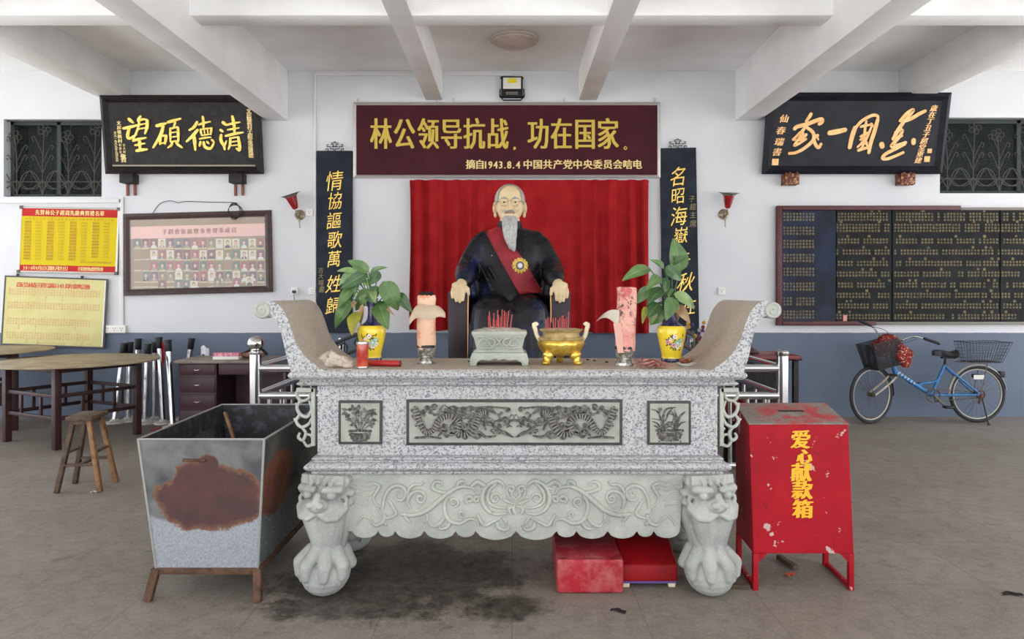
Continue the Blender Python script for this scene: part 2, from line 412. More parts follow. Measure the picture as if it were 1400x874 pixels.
RUSTM = mat('rusty_iron', (98, 74, 58), .8, spec=.2, col2=(74, 54, 42), ns=22, bump=.2)

# ---------------------------------------------------------------- the room
ZC = 4.12; XL, XR, YF = -8.0, 8.0, -3.2
def slab(name, c, d, m): return struct(MB().box(c, d).build(name, m, smooth=0))
slab('floor', (0, 3.3, -.1), (18, 12, .2), FLOORM)
slab('bounce_ground', (0, -2, -.16), (70, 50, .2), mat('pale_concrete', (206, 205, 203), .8, col2=(194, 193, 190), ns=.6, world=True))  # unseen outdoor ground, added pale to bounce light up to the ceiling
slab('dark_void_sheet', (0, WALL + .3, 2.06), (16.6, .02, 4.5), MATS['dark_void'])  # near-black sheet standing in for the unlit space behind the windows
# the back wall is built round its two window openings
wx = [W(5, 0, WALL).x, W(139, 0, WALL).x, W(1285, 0, WALL).x, W(1520, 0, WALL).x]
wz0, wz1 = W(0, 269, WALL).z, W(0, 163, WALL).z
wb = MB()
def wp(x0, x1, z0, z1): wb.box(((x0 + x1) / 2, WALL + .12, (z0 + z1) / 2), (x1 - x0, .24, z1 - z0))
wp(XL - .3, wx[0], 0, ZC + .3); wp(wx[0], wx[1], 0, wz0); wp(wx[0], wx[1], wz1, ZC + .3); wp(wx[1], wx[2], 0, ZC + .3)
wp(wx[2], wx[3], 0, wz0 + .04); wp(wx[2], wx[3], wz1 + .02, ZC + .3); wp(wx[3], XR + .3, 0, ZC + .3)
struct(wb.build('wall_back', WALLM, smooth=0))
YE = -2.6                                                     # where the roof ends towards the open front
slab('ceiling', (0, (WALL + .24 + YE) / 2, ZC + .1), (16.6, WALL + .24 - YE, .2), CEILM)
ZS, ZB = 3.77, 3.525
def beam(name, x0, x1, z, y0=YE, y1=WALL): return struct(MB().box(((x0 + x1) / 2, (y0 + y1) / 2, (z + ZC + .02) / 2), (x1 - x0, y1 - y0, ZC + .02 - z)).build(name, CEILM, smooth=30, bevel=.008))
k = WALL / F
beam('trim_1', (582 - 700) * k, (605 - 700) * k, ZS); beam('trim_2', (791 - 700) * k, (816 - 700) * k, ZS)
beam('trim_3', -2.925, (394 - 700) * k, ZB); beam('trim_4', (1005 - 700) * k, 2.94, ZB)
beam('trim_5', (142 - 700) * k, (179 - 700) * k, ZS); beam('trim_6', (1228 - 700) * k, (1262 - 700) * k, ZS)
struct(MB().box((0, 5.985, (ZS + ZC + .02) / 2 + .003), (16.2, .23, ZC + .02 - ZS)).build('trim_7', CEILM, smooth=30, bevel=.008))
struct(MB().box((0, YE + .1, (ZB + ZC) / 2 + .1), (16.2, .25, ZC + .02 - ZB - .1)).build('trim_8', CEILM, smooth=30, bevel=.008))

# windows with wrought flower grilles, dark green curtains behind
IRON = mat('grille_iron', (74, 70, 66), .6, .3)
GREENC = mat('dark_green_curtain', (38, 48, 44), .85, col2=(30, 36, 34), ns=4)
PANEG = NT('window_glass').props(.15, 0, .15); PANEG.base(lin((40, 46, 46))); PANEG.b.inputs['Alpha'].default_value = .25; PANEG = PANEG.m
GREYF = mat('grey_window_frame', (150, 148, 145), .5)
def window(name, x0, x1, z0, z1):
    f = MB(); w = .045; y = WALL + .14
    for a, b, c_, d in ((x0, x1, z0, z0 + w), (x0, x1, z1 - w, z1), (x0, x0 + w, z0, z1), (x1 - w, x1, z0, z1), ((x0 + x1) / 2 - .025, (x0 + x1) / 2 + .025, z0, z1)):
        f.box(((a + b) / 2, y, (c_ + d) / 2), (b - a, .05, d - c_))
    o = struct(f.build(name, mat('dark_window_frame', (52, 62, 58), .6), smooth=0, bevel=.004))
    struct(MB().box(((x0 + x1) / 2, y + .01, (z0 + z1) / 2), (x1 - x0 - .06, .008, z1 - z0 - .06)).build('window_pane', PANEG, o, smooth=0))
    g = MB(); yg = WALL + .05; n = 0; r = .0055; P = lambda u, v: (u, yg, v); Hh = z1 - z0
    step = .31; xs = x0 + .12
    while xs < x1:
        s = 1 if n % 2 else -1
        top = z1 - (.12 if n % 2 else .22) * Hh
        g.tube([P(xs, z0), P(xs, z0 + .45 * Hh), P(xs + s * .02, top)], r, 6)
        for a in range(5):      # five-petalled flower of wire
            c0 = (xs + s * .02 + .05 * math.cos(a * 1.2566), top + .05 * math.sin(a * 1.2566)); g.torus(P(*c0), .03, r * .8, (0, 1, 0), 10, 5)
        for q, sg in ((.42, 1), (.42, -1), (.55, 1), (.66, -1)):
            g.tube(cr([P(xs, z0 + q * Hh - .1), P(xs + sg * .05, z0 + q * Hh + .02), P(xs + sg * .10, z0 + q * Hh + .12)], 4), r * .8, 5)
            g.tube(cr([P(xs + sg * .10, z0 + q * Hh + .12), P(xs + sg * .13, z0 + q * Hh + .10), P(xs + sg * .11, z0 + q * Hh + .06)], 3), r * .8, 5)
        for sg in (1, -1):
            g.tube(cr([P(xs, z0 + .06), P(xs + sg * .10, z0 + .26 * Hh), P(xs + sg * .16, z0 + .34 * Hh), P(xs + sg * .25, z0 + .26 * Hh), P(xs + sg * step, z0 + .02)], 6), r, 5)
            g.tube(cr([P(xs, z0 + .22 * Hh), P(xs + sg * .12, z0 + .12 * Hh), P(xs + sg * .24, z0 + .12 * Hh), P(xs + sg * step, z0 + .22 * Hh)], 5), r, 5)
        xs += step; n += 1
    for zz in (z0 + .01, z0 + .20 * Hh, z1 - .01): g.tube([P(x0, zz), P(x1, zz)], r, 5)
    struct(g.build('window_grille', IRON, o))
    return o
window('window_1', wx[0], wx[1], wz0, wz1); window('window_2', wx[2], wx[3], wz0 + .04, wz1 + .02)
def drape(name, x0, x1, z0, z1, y, m, folds, amp, label, cat, wobble=.0, nu=None, hem=0):
    nu = nu or int(folds * 10)
    rnd = [random.uniform(.5, 1.5) for _ in range(400)]
    def fn(i, j):
        ph = i * folds; a = amp * (0.55 + .45 * math.sin(i * 7.3 + 1)) * (.55 + .45 * j)
        yy = a * math.sin(2 * math.pi * (ph + .22 * math.sin(ph * 1.7) + .04 * math.sin(j * 6 + ph))) + .25 * a * math.sin(2 * math.pi * ph * 2.3)
        x = x0 + (x1 - x0) * i + wobble * math.sin(j * 5) * (1 if i < .5 else -1) * (abs(i - .5) > .42) * .6
        return Vector((x, y - amp * 1.2 + yy, z1 + (z0 - z1 + hem * (i - .5) + .006 * math.sin(ph * 3)) * j))
    b = MB().grid(fn, nu, 14); n = len(b.v)
    b2 = MB(); b2.merge(b); off = [v + Vector((0, .006, 0)) for v in b.v]
    b2.add(off, [tuple(reversed(f)) for f in b.f])
    return tag(b2.build(name, m, smooth=60, recalc=False), label, cat)
drape('window_curtain', wx[0] + .12, wx[1] - .5, wz0 - .05, wz1 + .05, WALL + .27, GREENC, 7, .012, 'dark green curtain behind the window grille above the yellow notice board', 'curtain')
drape('window_curtain', wx[2] + .15, wx[3] - .02, wz0 - .05, wz1 + .05, WALL + .27, GREENC, 9, .012, 'dark green curtain behind the window grille beside the cursive plaque', 'curtain')

# ---------------------------------------------------------------- things on the back wall
def board_root(name, label, cat, px, py_bottom, Y, tilt=0, roll=0, yaw=0):
    """Empty at the bottom centre of a hung board; local x = right, z = up, -y = out of the wall"""
    return thing(name, label, cat, W(px, py_bottom, Y), (R(tilt), R(roll), R(yaw)))
def flat(mb, u0, u1, v0, v1, d0, d1): return mb.box(((u0 + u1) / 2, -(d0 + d1) / 2, (v0 + v1) / 2), (u1 - u0, abs(d1 - d0), v1 - v0))

# -- the long maroon banner
y = WALL - .01; s = y / F
b = board_root('slogan_board', 'long maroon slogan board with big gold characters above the red curtain', 'signboard', 693, 244, y)
hw, hh = 209 * s, 103 * s
m = MB(); flat(m, -hw + .02, hw - .02, .02, hh - .02, 0, .035); m.build('panel', MAROON, b, smooth=0)
m = MB(); frame_ring(m, -hw, hw, 0, hh, .035, 0, .05, .008); m.build('frame', ALU, b, smooth=20)
m = MB()
for ch, px in zip('林公领导抗战', (521.8, 553.7, 586, 617.7, 648.6, 681.3)): put_glyph(m, ch, (px - 693) * s, (244 - 185.3) * s, 27.5 * s, 41.5 * s, n=.04, bold=.0085, depth=.004)
m.build('slogan_lettering', GOLDP, b, smooth=0, recalc=False); m = MB()
for ch, px in zip('功在国家', (735.4, 767, 799.4, 831)): put_glyph(m, ch, (px - 693) * s, (244 - 185.3) * s, 27.5 * s, 41.5 * s, n=.04, bold=.0085, depth=.004)
m.ell(((703.5 - 693) * s, -.038, (244 - 203.5) * s), (.016, .006, .018)); m.tube([((703.5 - 693) * s, -.04, (244 - 203.5) * s), ((702.6 - 693) * s, -.04, (244 - 206) * s)], .008, 6)
m.torus(((854.3 - 693) * s, -.04, (244 - 203.5) * s), .016, .006, seg=16)
m.build('slogan_lettering', GOLDP, b, smooth=0, recalc=False)
m = MB(); t = '摘自1943.8.4中国共产党中央委员会唁电'; 
xs = [643.5, 656.3, 664.0, 670.6, 677.6, 684.6, 690.3, 696.2, 702.0, 708.2, 721.5, 735, 748.5, 762.3, 776, 789.3, 803.3, 816.7, 830.5, 844, 857.6, 871]
for ch, px in zip(t, xs):
    a = ch in '0123456789.'
    put_glyph(m, ch, (px - 693) * s, (244 - (226 if not a else 226.3)) * s, 12.2 * s if not a else 10.6 * s, 12.5 * s if not a else 12.8 * s, n=.038, bold=.004, boldv=.001)
m.build('source_lettering', PALEG, b, smooth=0, recalc=False)
m = MB()
for px in (490, 597, 620, 771, 895): m.cyl(((px - 693) * s, -.012, hh - .002), ((px - 693) * s, -.012, hh + .035), .007, seg=8); m.torus(((px - 693) * s, -.012, hh + .045), .012, .004, seg=12, rs=5)
m.build('hanging_hook', ALU, b)

# -- black plaques with gilt calligraphy
def plaque(name, label, pxc, pyb, Y, hw_px, h, tilt, wood, fr):
    b = board_root(name, label, 'plaque', pxc, pyb, Y, tilt); s = Y / F; hw = hw_px * s
    m = MB(); flat(m, -hw + .03, hw - .03, .03, h - .03, 0, .03); m.build('panel', wood, b, smooth=0)
    m = MB(); frame_ring(m, -hw, hw, 0, h, fr, 0, .075, .03); m.build('frame', wood, b, smooth=25)
    return b, s, hw
# left: four gilt characters, traced brush strokes (source drawing 1400 wide = 230 px of the wall)
b, s, hw = plaque('carved_plaque', 'black plaque with four bright gold characters, leaning over a window beside a ceiling beam', 254, 238, WALL - .05, 107.2, .905, 7.6, BLACKW, .085)
hq = .905
fn = lambda X, Y: ((140 + X / 6.087 - 249.5) * s + .0, ((237 - 130) - Y / 6.087) * s + .012)
sg = [
 (26, [(1005, 238), (1034, 264)]), (22, [(982, 300), (1006, 318)]), (26, [(990, 340), (984, 385), (1006, 430), (1012, 462)]), (16, [(1006, 440), (1030, 390)]),
 (26, [(1088, 190), (1098, 260), (1100, 335)]), (18, [(1030, 265), (1090, 250), (1150, 240)]), (16, [(1042, 302), (1140, 286)]), (22, [(1022, 352), (1100, 334), (1172, 322)]),
 (20, [(1062, 365), (1058, 420), (1042, 460)]), (14, [(1065, 370), (1130, 358)]), (26, [(1128, 358), (1136, 420), (1132, 466), (1108, 452)]), (11, [(1070, 400), (1122, 392)]), (11, [(1068, 430), (1122, 424)]),
 (24, [(800, 236), (770, 280), (728, 306)]), (26, [(800, 300), (755, 350), (700, 398)]), (28, [(766, 350), (768, 400), (770, 466)]), (18, [(806, 262), (850, 248), (908, 236)]), (22, [(846, 194), (850, 240), (846, 292)]),
 (14, [(818, 300), (916, 286)]), (18, [(822, 302), (830, 350)]), (20, [(914, 286), (903, 342)]), (12, [(830, 347), (904, 336)]), (10, [(852, 302), (855, 340)]), (10, [(880, 298), (882, 338)]), (16, [(808, 376), (860, 366), (904, 362)]),
 (20, [(818, 396), (806, 436)]), (24, [(842, 398), (852, 440), (896, 452), (928, 408)]), (18, [(868, 396), (886, 414)]), (18, [(908, 380), (930, 402)]),
 (28, [(460, 272), (500, 262), (545, 250)]), (28, [(520, 268), (490, 350), (424, 446)]), (24, [(490, 352), (482, 420)]), (16, [(490, 356), (540, 344)]), (24, [(540, 346), (524, 418)]), (14, [(486, 412), (527, 406)]),
 (24, [(556, 242), (610, 228), (668, 212)]), (16, [(622, 240), (602, 284)]), (18, [(576, 288), (570, 400)]), (16, [(578, 292), (642, 278)]), (22, [(640, 280), (636, 398)]), (11, [(582, 326), (634, 318)]), (11, [(580, 362), (634, 354)]), (13, [(576, 398), (636, 390)]), (20, [(586, 404), (574, 428), (546, 448)]), (22, [(616, 402), (634, 424), (664, 446)]),
 (26, [(238, 212), (276, 246)]), (24, [(188, 292), (250, 280), (322, 262)]), (26, [(242, 284), (222, 350), (240, 372), (296, 340)]), (20, [(340, 192), (318, 226), (330, 250)]), (18, [(322, 232), (356, 218), (396, 222)]), (26, [(392, 222), (386, 280), (366, 334)]), (18, [(324, 240), (312, 290), (262, 390)]),
 (12, [(314, 266), (386, 250)]), (12, [(306, 300), (382, 284)]), (22, [(262, 392), (310, 378), (374, 366)]), (18, [(276, 428), (360, 412)]), (26, [(284, 472), (330, 464), (378, 460)]), (24, [(318, 378), (316, 464)])]
m = MB(); brush(m, sg, fn, .05); m.xf(Matrix.Translation((0, .012, 0))); m.build('gilt_characters', GOLD, b, smooth=30, recalc=False)
m = MB(); q = lambda X, Y: fn(X, Y)
column(m, '文房職務村子超堂落成典禮', fn(1225, 0)[0], fn(0, 135)[1], fn(0, 528)[1], .055, .052, n=.034, bold=.003)
m.build('side_lettering', PALEG, b, smooth=0, recalc=False); m = MB()
column(m, '文房後務村', fn(152, 0)[0], fn(0, 230)[1], fn(0, 410)[1], .048, .045, n=.034, bold=.003)
column(m, '吉大村', fn(182, 0)[0], fn(0, 412)[1], fn(0, 495)[1], .03, .032, n=.034, bold=.001); column(m, '村委会', fn(150, 0)[0], fn(0, 412)[1], fn(0, 495)[1], .03, .032, n=.034, bold=.001)
column(m, '敬賀', fn(170, 0)[0], fn(0, 500)[1], fn(0, 565)[1], .06, .05, n=.034, bold=.004)
column(m, '公元一九八九年九月吉日', fn(116, 0)[0], fn(0, 315)[1], fn(0, 560)[1], .03, .032, n=.034, bold=.002)
m.build('side_lettering', PALEG, b, smooth=0, recalc=False)
m = MB(); flat(m, -hw + .09, hw - .09, .088, .106, .03, .042); m.build('inner_fillet', mat('pale_fillet', (150, 138, 120), .5), b, smooth=0)
COPP = mat('copper_strip', (120, 70, 58), .5, .4)
def plaque_bracket(name, label, px, py0, py1, Y0, mt, strips):
    s = WALL / F; c = W(px, py1, WALL)
    t = thing(name, label, 'bracket', (c.x, WALL, c.z), (0, 0, 0), None)
    hgt = (py1 - py0) * s; m = MB(); m.box((0, -.07, hgt / 2 - .012), (.165, .14, hgt)); 
    if not strips:
        for k in range(14): m.ell((random.uniform(-.07, .07), -.138, random.uniform(.015, hgt - .01)), (.018, .012, .012), u=8, v=6)
        for k in range(5): m.ell((random.uniform(-.07, .07), -.12, -.008), (.014, .012, .016), u=8, v=6)
    m.build('block', mt, t, bevel=.008)
    if strips:
        for k, dx in enumerate((-.045, .04)):
            q = MB(); q.box((dx, -.02, -.075 + .004 * k), (.03, .02, .15), top=(1, 1)); q.build('strip', COPP, t, bevel=.003)
    return t
plaque_bracket('plaque_bracket', 'black block bracket with copper strips under the bright gold plaque, nearer the grilled window', 181, 238, 251, 0, BLACKW, True)
plaque_bracket('plaque_bracket', 'black block bracket with copper strips under the bright gold plaque, nearer the ceiling beam', 328, 238, 251, 0, BLACKW, True)
# right: cursive plaque
GBR = mat('gilded_red_bracket', (96, 52, 40), .5, .1, col2=(190, 140, 84), ns=38, lo=.55, hi=.6)
b, s, hw = plaque('carved_plaque', 'blue black plaque with four cursive rose gold characters, leaning out beside a window', 1163, 238, WALL - .05, 122, .93, 11.5, NAVYW, .095)
fn = lambda X, Y: ((1040 + X / 5.185 - 1170) * s, ((237 - 125) - Y / 5.185) * s * 1.01 + .008)
sg = [(24, [(352, 172), (340, 196), (318, 228)]), (28, [(240, 280), (262, 262), (330, 244), (420, 212), (430, 232), (408, 246)]), (22, [(328, 228), (300, 290), (236, 352)]), (24, [(244, 352), (290, 300), (300, 320), (262, 345), (300, 346), (330, 312)]),
 (18, [(300, 320), (250, 386), (280, 378), (332, 344)]), (24, [(318, 262), (372, 300), (380, 350), (330, 402), (270, 436), (216, 444)]), (24, [(412, 318), (384, 340), (392, 372), (420, 404), (438, 376)]), (14, [(384, 346), (402, 330), (416, 352)]),
 (36, [(482, 306), (540, 296), (602, 282)]),
 (32, [(666, 262), (648, 330), (638, 408)]), (22, [(656, 288), (704, 226), (772, 188), (812, 192), (816, 230)]), (28, [(816, 214), (802, 290), (784, 370), (776, 442)]), (18, [(700, 264), (736, 254), (768, 250)]), (18, [(738, 222), (734, 300), (748, 366), (770, 402)]), (16, [(704, 330), (768, 296)]), (18, [(706, 352), (744, 322), (724, 366), (692, 402)]), (16, [(776, 262), (752, 340), (716, 420)]), (22, [(698, 424), (730, 412), (764, 404)]), (20, [(770, 240), (786, 262)]), (14, [(712, 384), (760, 368)]),
 (24, [(970, 226), (1010, 176), (1054, 150), (1026, 196), (984, 238)]), (26, [(1000, 226), (1050, 206), (1100, 176), (1142, 156)]), (28, [(996, 232), (962, 290), (934, 350)]), (22, [(942, 304), (990, 284), (984, 318), (944, 352)]), (18, [(948, 340), (1000, 324)]), (26, [(980, 330), (930, 392), (972, 388), (1030, 368)]), (24, [(1024, 378), (960, 412), (896, 446), (876, 476), (920, 478), (1020, 436)]), (34, [(856, 372), (868, 404)]), (32, [(1078, 346), (1082, 380)])]
m = MB(); brush(m, sg, fn, .05, taper=(.85, .8)); m.xf(Matrix.Translation((0, .012, 0))); m.build('gilt_characters', GOLD2, b, smooth=30, recalc=False)
m = MB()
for ch, X, Y in zip('仙春瑞書', (165, 150, 144, 134), (210, 290, 366, 435)): put_glyph(m, ch, *fn(X, Y), .1, .088, n=.034, bold=.004, slant=.25)
m.build('side_lettering', GOLD2, b, smooth=0, recalc=False); m = MB()
for k, ch in enumerate('歲在丁丑子超堂重建'): u, v = fn(1200 - k * 8.6, 140 + k * 44); put_glyph(m, ch, u, v, .075, .07, n=.034, bold=.004, slant=.25)
m.build('side_lettering', GOLD2, b, smooth=0, recalc=False)
for X, Y, w in ((126, 502, .075), (1203, 426, .05), (1192, 482, .065)):
    m = MB(); u, v = fn(X, Y); flat(m, u - w / 2, u + w / 2, v - w / 2, v + w / 2, .03, .036); m.build('seal_mark', GOLD2, b, smooth=0)
plaque_bracket('plaque_bracket', 'gilded red carved bracket under the cursive plaque, nearer the flower sconce', 1077, 238, 253, 0, GBR, False)
plaque_bracket('plaque_bracket', 'gilded red carved bracket under the cursive plaque, nearer the window grille', 1233, 238, 253, 0, GBR, False)

# -- vertical couplet boards
def couplet(label, px0, px1, py0, py1, chars, small, sx, roll, fin):
    y = WALL - .005; s = y / F; pc = (px0 + px1) / 2
    b = board_root('couplet_board', label, 'couplet board', pc, py1, y, 0, roll); hw = (px1 - px0) / 2 * s; h = (py1 - py0) * s
    m = MB(); flat(m, -hw, hw, 0, h, 0, .04); m.build('panel', NAVYB, b, smooth=0, bevel=.004)
    m = MB()
    for ch, px, py, w, sl in chars: put_glyph(m, ch, (px - pc) * s, (py1 - py) * s, w * .84 * s, w * .98 * s, n=.043, slant=sl + .12, rot=.10)
    m.build('lettering', GOLD, b, smooth=0, recalc=False)
    m = MB()
    for ch, px, py, w in small: put_glyph(m, ch, (px - pc) * s, (py1 - py) * s, w * s, w * 1.1 * s, n=.043, slant=.1)
    m.build('small_lettering', DULLG, b, smooth=0, recalc=False)
    m = MB(); P = lambda u, v: (u * s, -.02, h + v * s)        # scroll finial of bent strap
    for sg in (1, -1):
        m.tube([P(sg * 1, 0), P(sg * 1, 3), P(sg * 6, 3), P(sg * 6, 6), P(sg * 11, 6), P(sg * 11, 8.5), P(sg * 8.5, 8.5)], .006, 6)
        m.tube([P(sg * 9, 0.2), P(sg * 9, 3), P(sg * 12, 3), P(sg * 12, 1.2)], .006, 6); m.tube([P(sg * 2, 6), P(sg * 2, 9), P(sg * 4.5, 9), P(sg * 4.5, 11), P(sg * 1.5, 11), P(0, 13)], .006, 6); m.tube([P(0, 6), P(sg * 4, 6)], .006, 6)
    m.build('finial', MATS['grille_iron'], b)
    return b
couplet('faded navy couplet board behind the plant with the yellow leaf', 434, 482.5, 207, 455,
 [('情', 458.5, 249, 27, .1), ('協', 459, 276, 23, .1), ('謳', 458, 303, 23, .1), ('歌', 459, 329, 23, .1), ('萬', 458, 355, 22, .1), ('姓', 458, 389, 24, .2), ('歸', 457, 419, 24, .1)],
 [('吉', 440, 370, 7), ('大', 440, 378, 7), ('福', 440, 387, 7), ('書', 441, 396, 8)], 0, 0, 1)
couplet('faded navy couplet board behind the plant with the tall upright leaf', 906, 955, 203, 457,
 [('名', 929, 243, 26, .15), ('昭', 929, 269, 22, .05), ('海', 930, 297, 26, .1), ('嶽', 932, 323, 22, .1), ('千', 936, 357, 20, .1), ('秋', 938, 387, 26, .25), ('在', 941, 420, 22, .1)],
 [('子', 948, 273, 8), ('超', 949, 284, 8), ('主', 949, 295, 8), ('席', 949, 307, 9)], 0, -1.0, 1)

# -- red curtain
c = W(0, 246, WALL).z
drape('stage_curtain', W(562, 0, WALL).x, W(885, 0, WALL).x, W(0, 453, WALL).z, c - .015, WALL - .035, REDC, 15, .055, 'red pleated curtain hanging on the wall under the maroon slogan board', 'curtain', .012, 260, -.04)
m = MB(); zr = c - .03; m.cyl((W(560, 0, WALL).x, WALL - .03, zr), (W(887, 0, WALL).x, WALL - .03, zr), .008, seg=8); 
tag(m.build('curtain_rod', ALU), 'thin metal rod at the top hem of the red curtain', 'curtain rod')

# -- flood lamp and ceiling lamp
t = thing('flood_light', 'black square LED flood light with yellow chip above the maroon slogan board', 'lamp', W(700, 137, WALL - .03), (R(-12), 0, 0))
m = MB(); m.box((0, -.06, .135), (.255, .07, .25)); 
for k in range(9): m.box((-.1 + k * .025, -.015, .14), (.008, .04, .2))
for sx in (-1, 1):
    for z in (.02, .25): m.cyl((sx * .127, -.06, z), (sx * .137, -.06, z), .012, seg=8)
m.build('housing', BLK, t, bevel=.008)
m = MB(); m.grid(lambda u, v: Vector(((u - .5) * .21, -.085 - .012 * (1 - max(abs(u - .5), abs(v - .5)) * 2) * -1 - .012, .095 + v * .145)), 6, 6); m.box((0, -.094, .168), (.205, .003, .14)); m.build('reflector', WHITEP, t)
m = MB(); m.box((0, -.099, .198), (.1, .006, .055)); m.build('led_chip', mat('yellow_led_phosphor', (232, 214, 30), .5), t, bevel=.002)
m = MB()
for z in (.05, .03):
    for k_ in range(9): flat(m, -.07 + k_ * .016, -.07 + k_ * .016 + .011, z - .006, z + .006, .0955, .0965)
m.build('rating_plate', ALU, t, smooth=0, recalc=False)
m = MB(); m.tube([(-.14, -.05, .12), (-.145, -.03, .03), (-.1, 0, -.0), (.1, 0, 0), (.145, -.03, .03), (.14, -.05, .12)], .008, 6); m.build('bracket', BLK, t)
p = W(703.5, 55, 7.36)
t = thing('ceiling_lamp', 'round flush ceiling lamp between the two middle beams', 'lamp', (p.x, 7.36, ZC), (0, 0, 0))
m = MB(); m.lathe([(.24, 0), (.252, -.012), (.25, -.03), (.235, -.035)], seg=48); m.build('rim', mat('cream_rim', (206, 196, 184), .5), t)
m = MB(); m.lathe([(.236, -.028), (.225, -.05), (.18, -.072), (.1, -.085), (.0, -.088)], seg=48); m.build('diffuser', mat('dusty_diffuser', (198, 186, 176), .35, col2=(180, 166, 156), ns=9), t)

# -- flower sconces, sockets, trunking
BRASS = mat('antique_brass', (168, 158, 132), .35, .6, col2=(110, 98, 78), ns=40)
REDG = mat('red_glass_shade', (150, 30, 34), .2, spec=.6, col2=(110, 20, 26), ns=30)
LIPG = mat('smoky_glass_lip', (104, 98, 84), .35)
def sconce(label, px, py, lean):
    t = thing('wall_sconce', label, 'wall lamp', W(px, py, WALL), (0, 0, 0))
    m = MB()
    m.lathe([(0, 0), (.062, 0), (.06, .012), (.04, .022), (0, .026)], seg=24, rot=Matrix.Rotation(R(90), 3, 'X')); m.build('backplate', BRASS, t)
    m = MB(); P = cr([(0, -.02, 0), (0, -.09, -.03), (.0, -.15, 0), (0, -.16, .045)], 5); m.tube(P, .009, 8); m.tube(cr([(0, -.03, -.02), (.008, -.05, -.09), (.012, -.04, -.16)], 5), [.012] * 5 + [.007] * 6, 8); m.torus((.03, -.03, .01), .022, .005, (0, 1, 0), 16, 6); m.torus((-.03, -.03, -.01), .022, .005, (0, 1, 0), 16, 6); m.build('arm', BRASS, t)
    c = Vector((0, -.16, .05)); rot = Euler((R(12), R(lean), 0)).to_matrix()
    prof = [(.022, 0), (.034, .02), (.045, .07), (.055, .12), (.062, .15)]
    m = MB(); m.lathe(prof, c, 30, rot, lambda a, z: 1 + .08 * math.cos(5 * a)); m.build('shade', REDG, t)
    m = MB(); m.lathe([(.062, .15), (.078, .172), (.105, .182)], c, 40, rot, lambda a, z: (1 + .08 * math.cos(5 * a)) * (1 if z < .16 else 1 + .16 * math.cos(5 * a))); m.build('shade_lip', LIPG, t)
sconce('red flower wall sconce tilted sideways, with a socket beside its arm', 410, 294, -18)
sconce('red flower wall sconce standing upright between couplet board and cursive plaque', 989, 293, 2)
def socket(label, px, py, w=.085, h=.085, holes=1, dep=.03, plug=False):
    t = thing('wall_socket', label, 'socket', W(px, py, WALL))
    m = MB(); m.box((0, -dep / 2, 0), (w, dep, h)); m.build('faceplate', WHITEP, t, bevel=.004)
    m = MB(); 
    for k in range(holes):
        x = (k - (holes - 1) / 2) * w / holes
        for a, z in ((-.012, .012), (.012, .012), (0, -.012)): m.box((x + a, -dep - .001, z), (.005, .003, .012))
    m.build('socket_hole', BLK, t, smooth=0)
    if plug: m = MB(); m.box((0, -dep - .018, -.01), (.035, .036, .03)); m.tube(cr([(0, -dep - .02, -.02), (.005, -dep - .02, -.15), (-.02, -.01, -.5), (-.02, -.008, -.9)], 5), .004, 6); m.build('plug', BLK, t, bevel=.003)
socket('square wall socket beside the tilted flower sconce', 424, 291)
socket('wall socket with a black plug, above the scrolled end of the altar', 403.5, 398, plug=True)
socket('blank square switch plate close against the couplet board of yellowing leaves', 427.5, 398)
socket('small wall socket to one side of the couplet board near the name board', 986, 398)
socket('long multi socket strip fixed at the corner of the pale yellow board', 159, 450, .26, .09, 3, .045)
def trunk(label, pts, w=.05):
    m = MB()
    for a, b_ in zip(pts[:-1], pts[1:]):
        A, B = W(a[0], a[1], WALL), W(b_[0], b_[1], WALL); A.y = B.y = WALL - .012; d = (B - A).normalized() * w / 2
        m.bar(A - d * .99, B + d * .99, w, .024, up=(0, 1, 0))
    tag(m.build('cable_trunking', mat('trunking_plastic', (214, 213, 212), .5), bevel=.003), label, 'trunking')
trunk('white horizontal cable trunking running above the yellow notice board', [(0, 275), (163.5, 275)], .05)
trunk('white vertical cable trunking dropping to the multi socket strip beside the notice boards', [(167, 272.5), (167, 443.5)], .05)
trunk('thin white vertical cable trunking beside the navy couplet board of the yellow leaf plant', [(431, 453), (431, 102)], .03)
trunk('thin white cable trunking along the wall top towards the flood light', [(434, 102.5), (580, 102.5)], .03)
trunk('short thin white cable trunking between the middle beams by the flood light', [(608, 102.5), (700, 102.5)], .03)

# -- framed photographs
y = WALL - .02; s = y / F
b = board_root('photo_display', 'wide brown framed display of portrait photographs hanging by a black wire', 'picture', 272.5, 402, y, -1.5, -1.5)
hw, hh = 101 * s, 112 * s
m = MB(); flat(m, -hw + .03, hw - .03, .03, hh - .03, 0, .012); m.build('backing', BOARDBK, b, smooth=0)
m = MB(); frame_ring(m, -hw, hw, 0, hh, .075, 0, .045, .012); m.build('frame', BROWNF, b, smooth=25)
q = lambda X, Y: ((160 + X / 6.087 - 272.3) * s, (402 - (270 + Y / 6.087)) * s + (X - 680) * -.000037)
m = MB(); u0, u1, v0, v1 = q(122, 0)[0], q(1242, 0)[0], q(680, 332)[1], q(680, 230)[1]; flat(m, u0, u1, v0, v1, .012, .014); m.build('title_strip', mat('pink_title_paper', (224, 180, 172), .7), b, smooth=0)
m = MB(); row(m, '子超會後處理事會理事成員', q(380, 0)[0], q(1010, 0)[0], (v0 + v1) / 2 , .062, .058, n=.0155, bold=.003); m.build('title_lettering', mat('rust_ink', (140, 84, 58), .7), b, smooth=0, recalc=False)
PHB = [mat('photo_back_%s' % n, c, .5) for n, c in (('plum', (120, 62, 78)), ('rose', (160, 80, 88)), ('slate', (96, 112, 110)), ('cream', (206, 200, 176)), ('teal', (70, 100, 98)), ('olive', (120, 118, 84)), ('violet', (110, 72, 110)))]
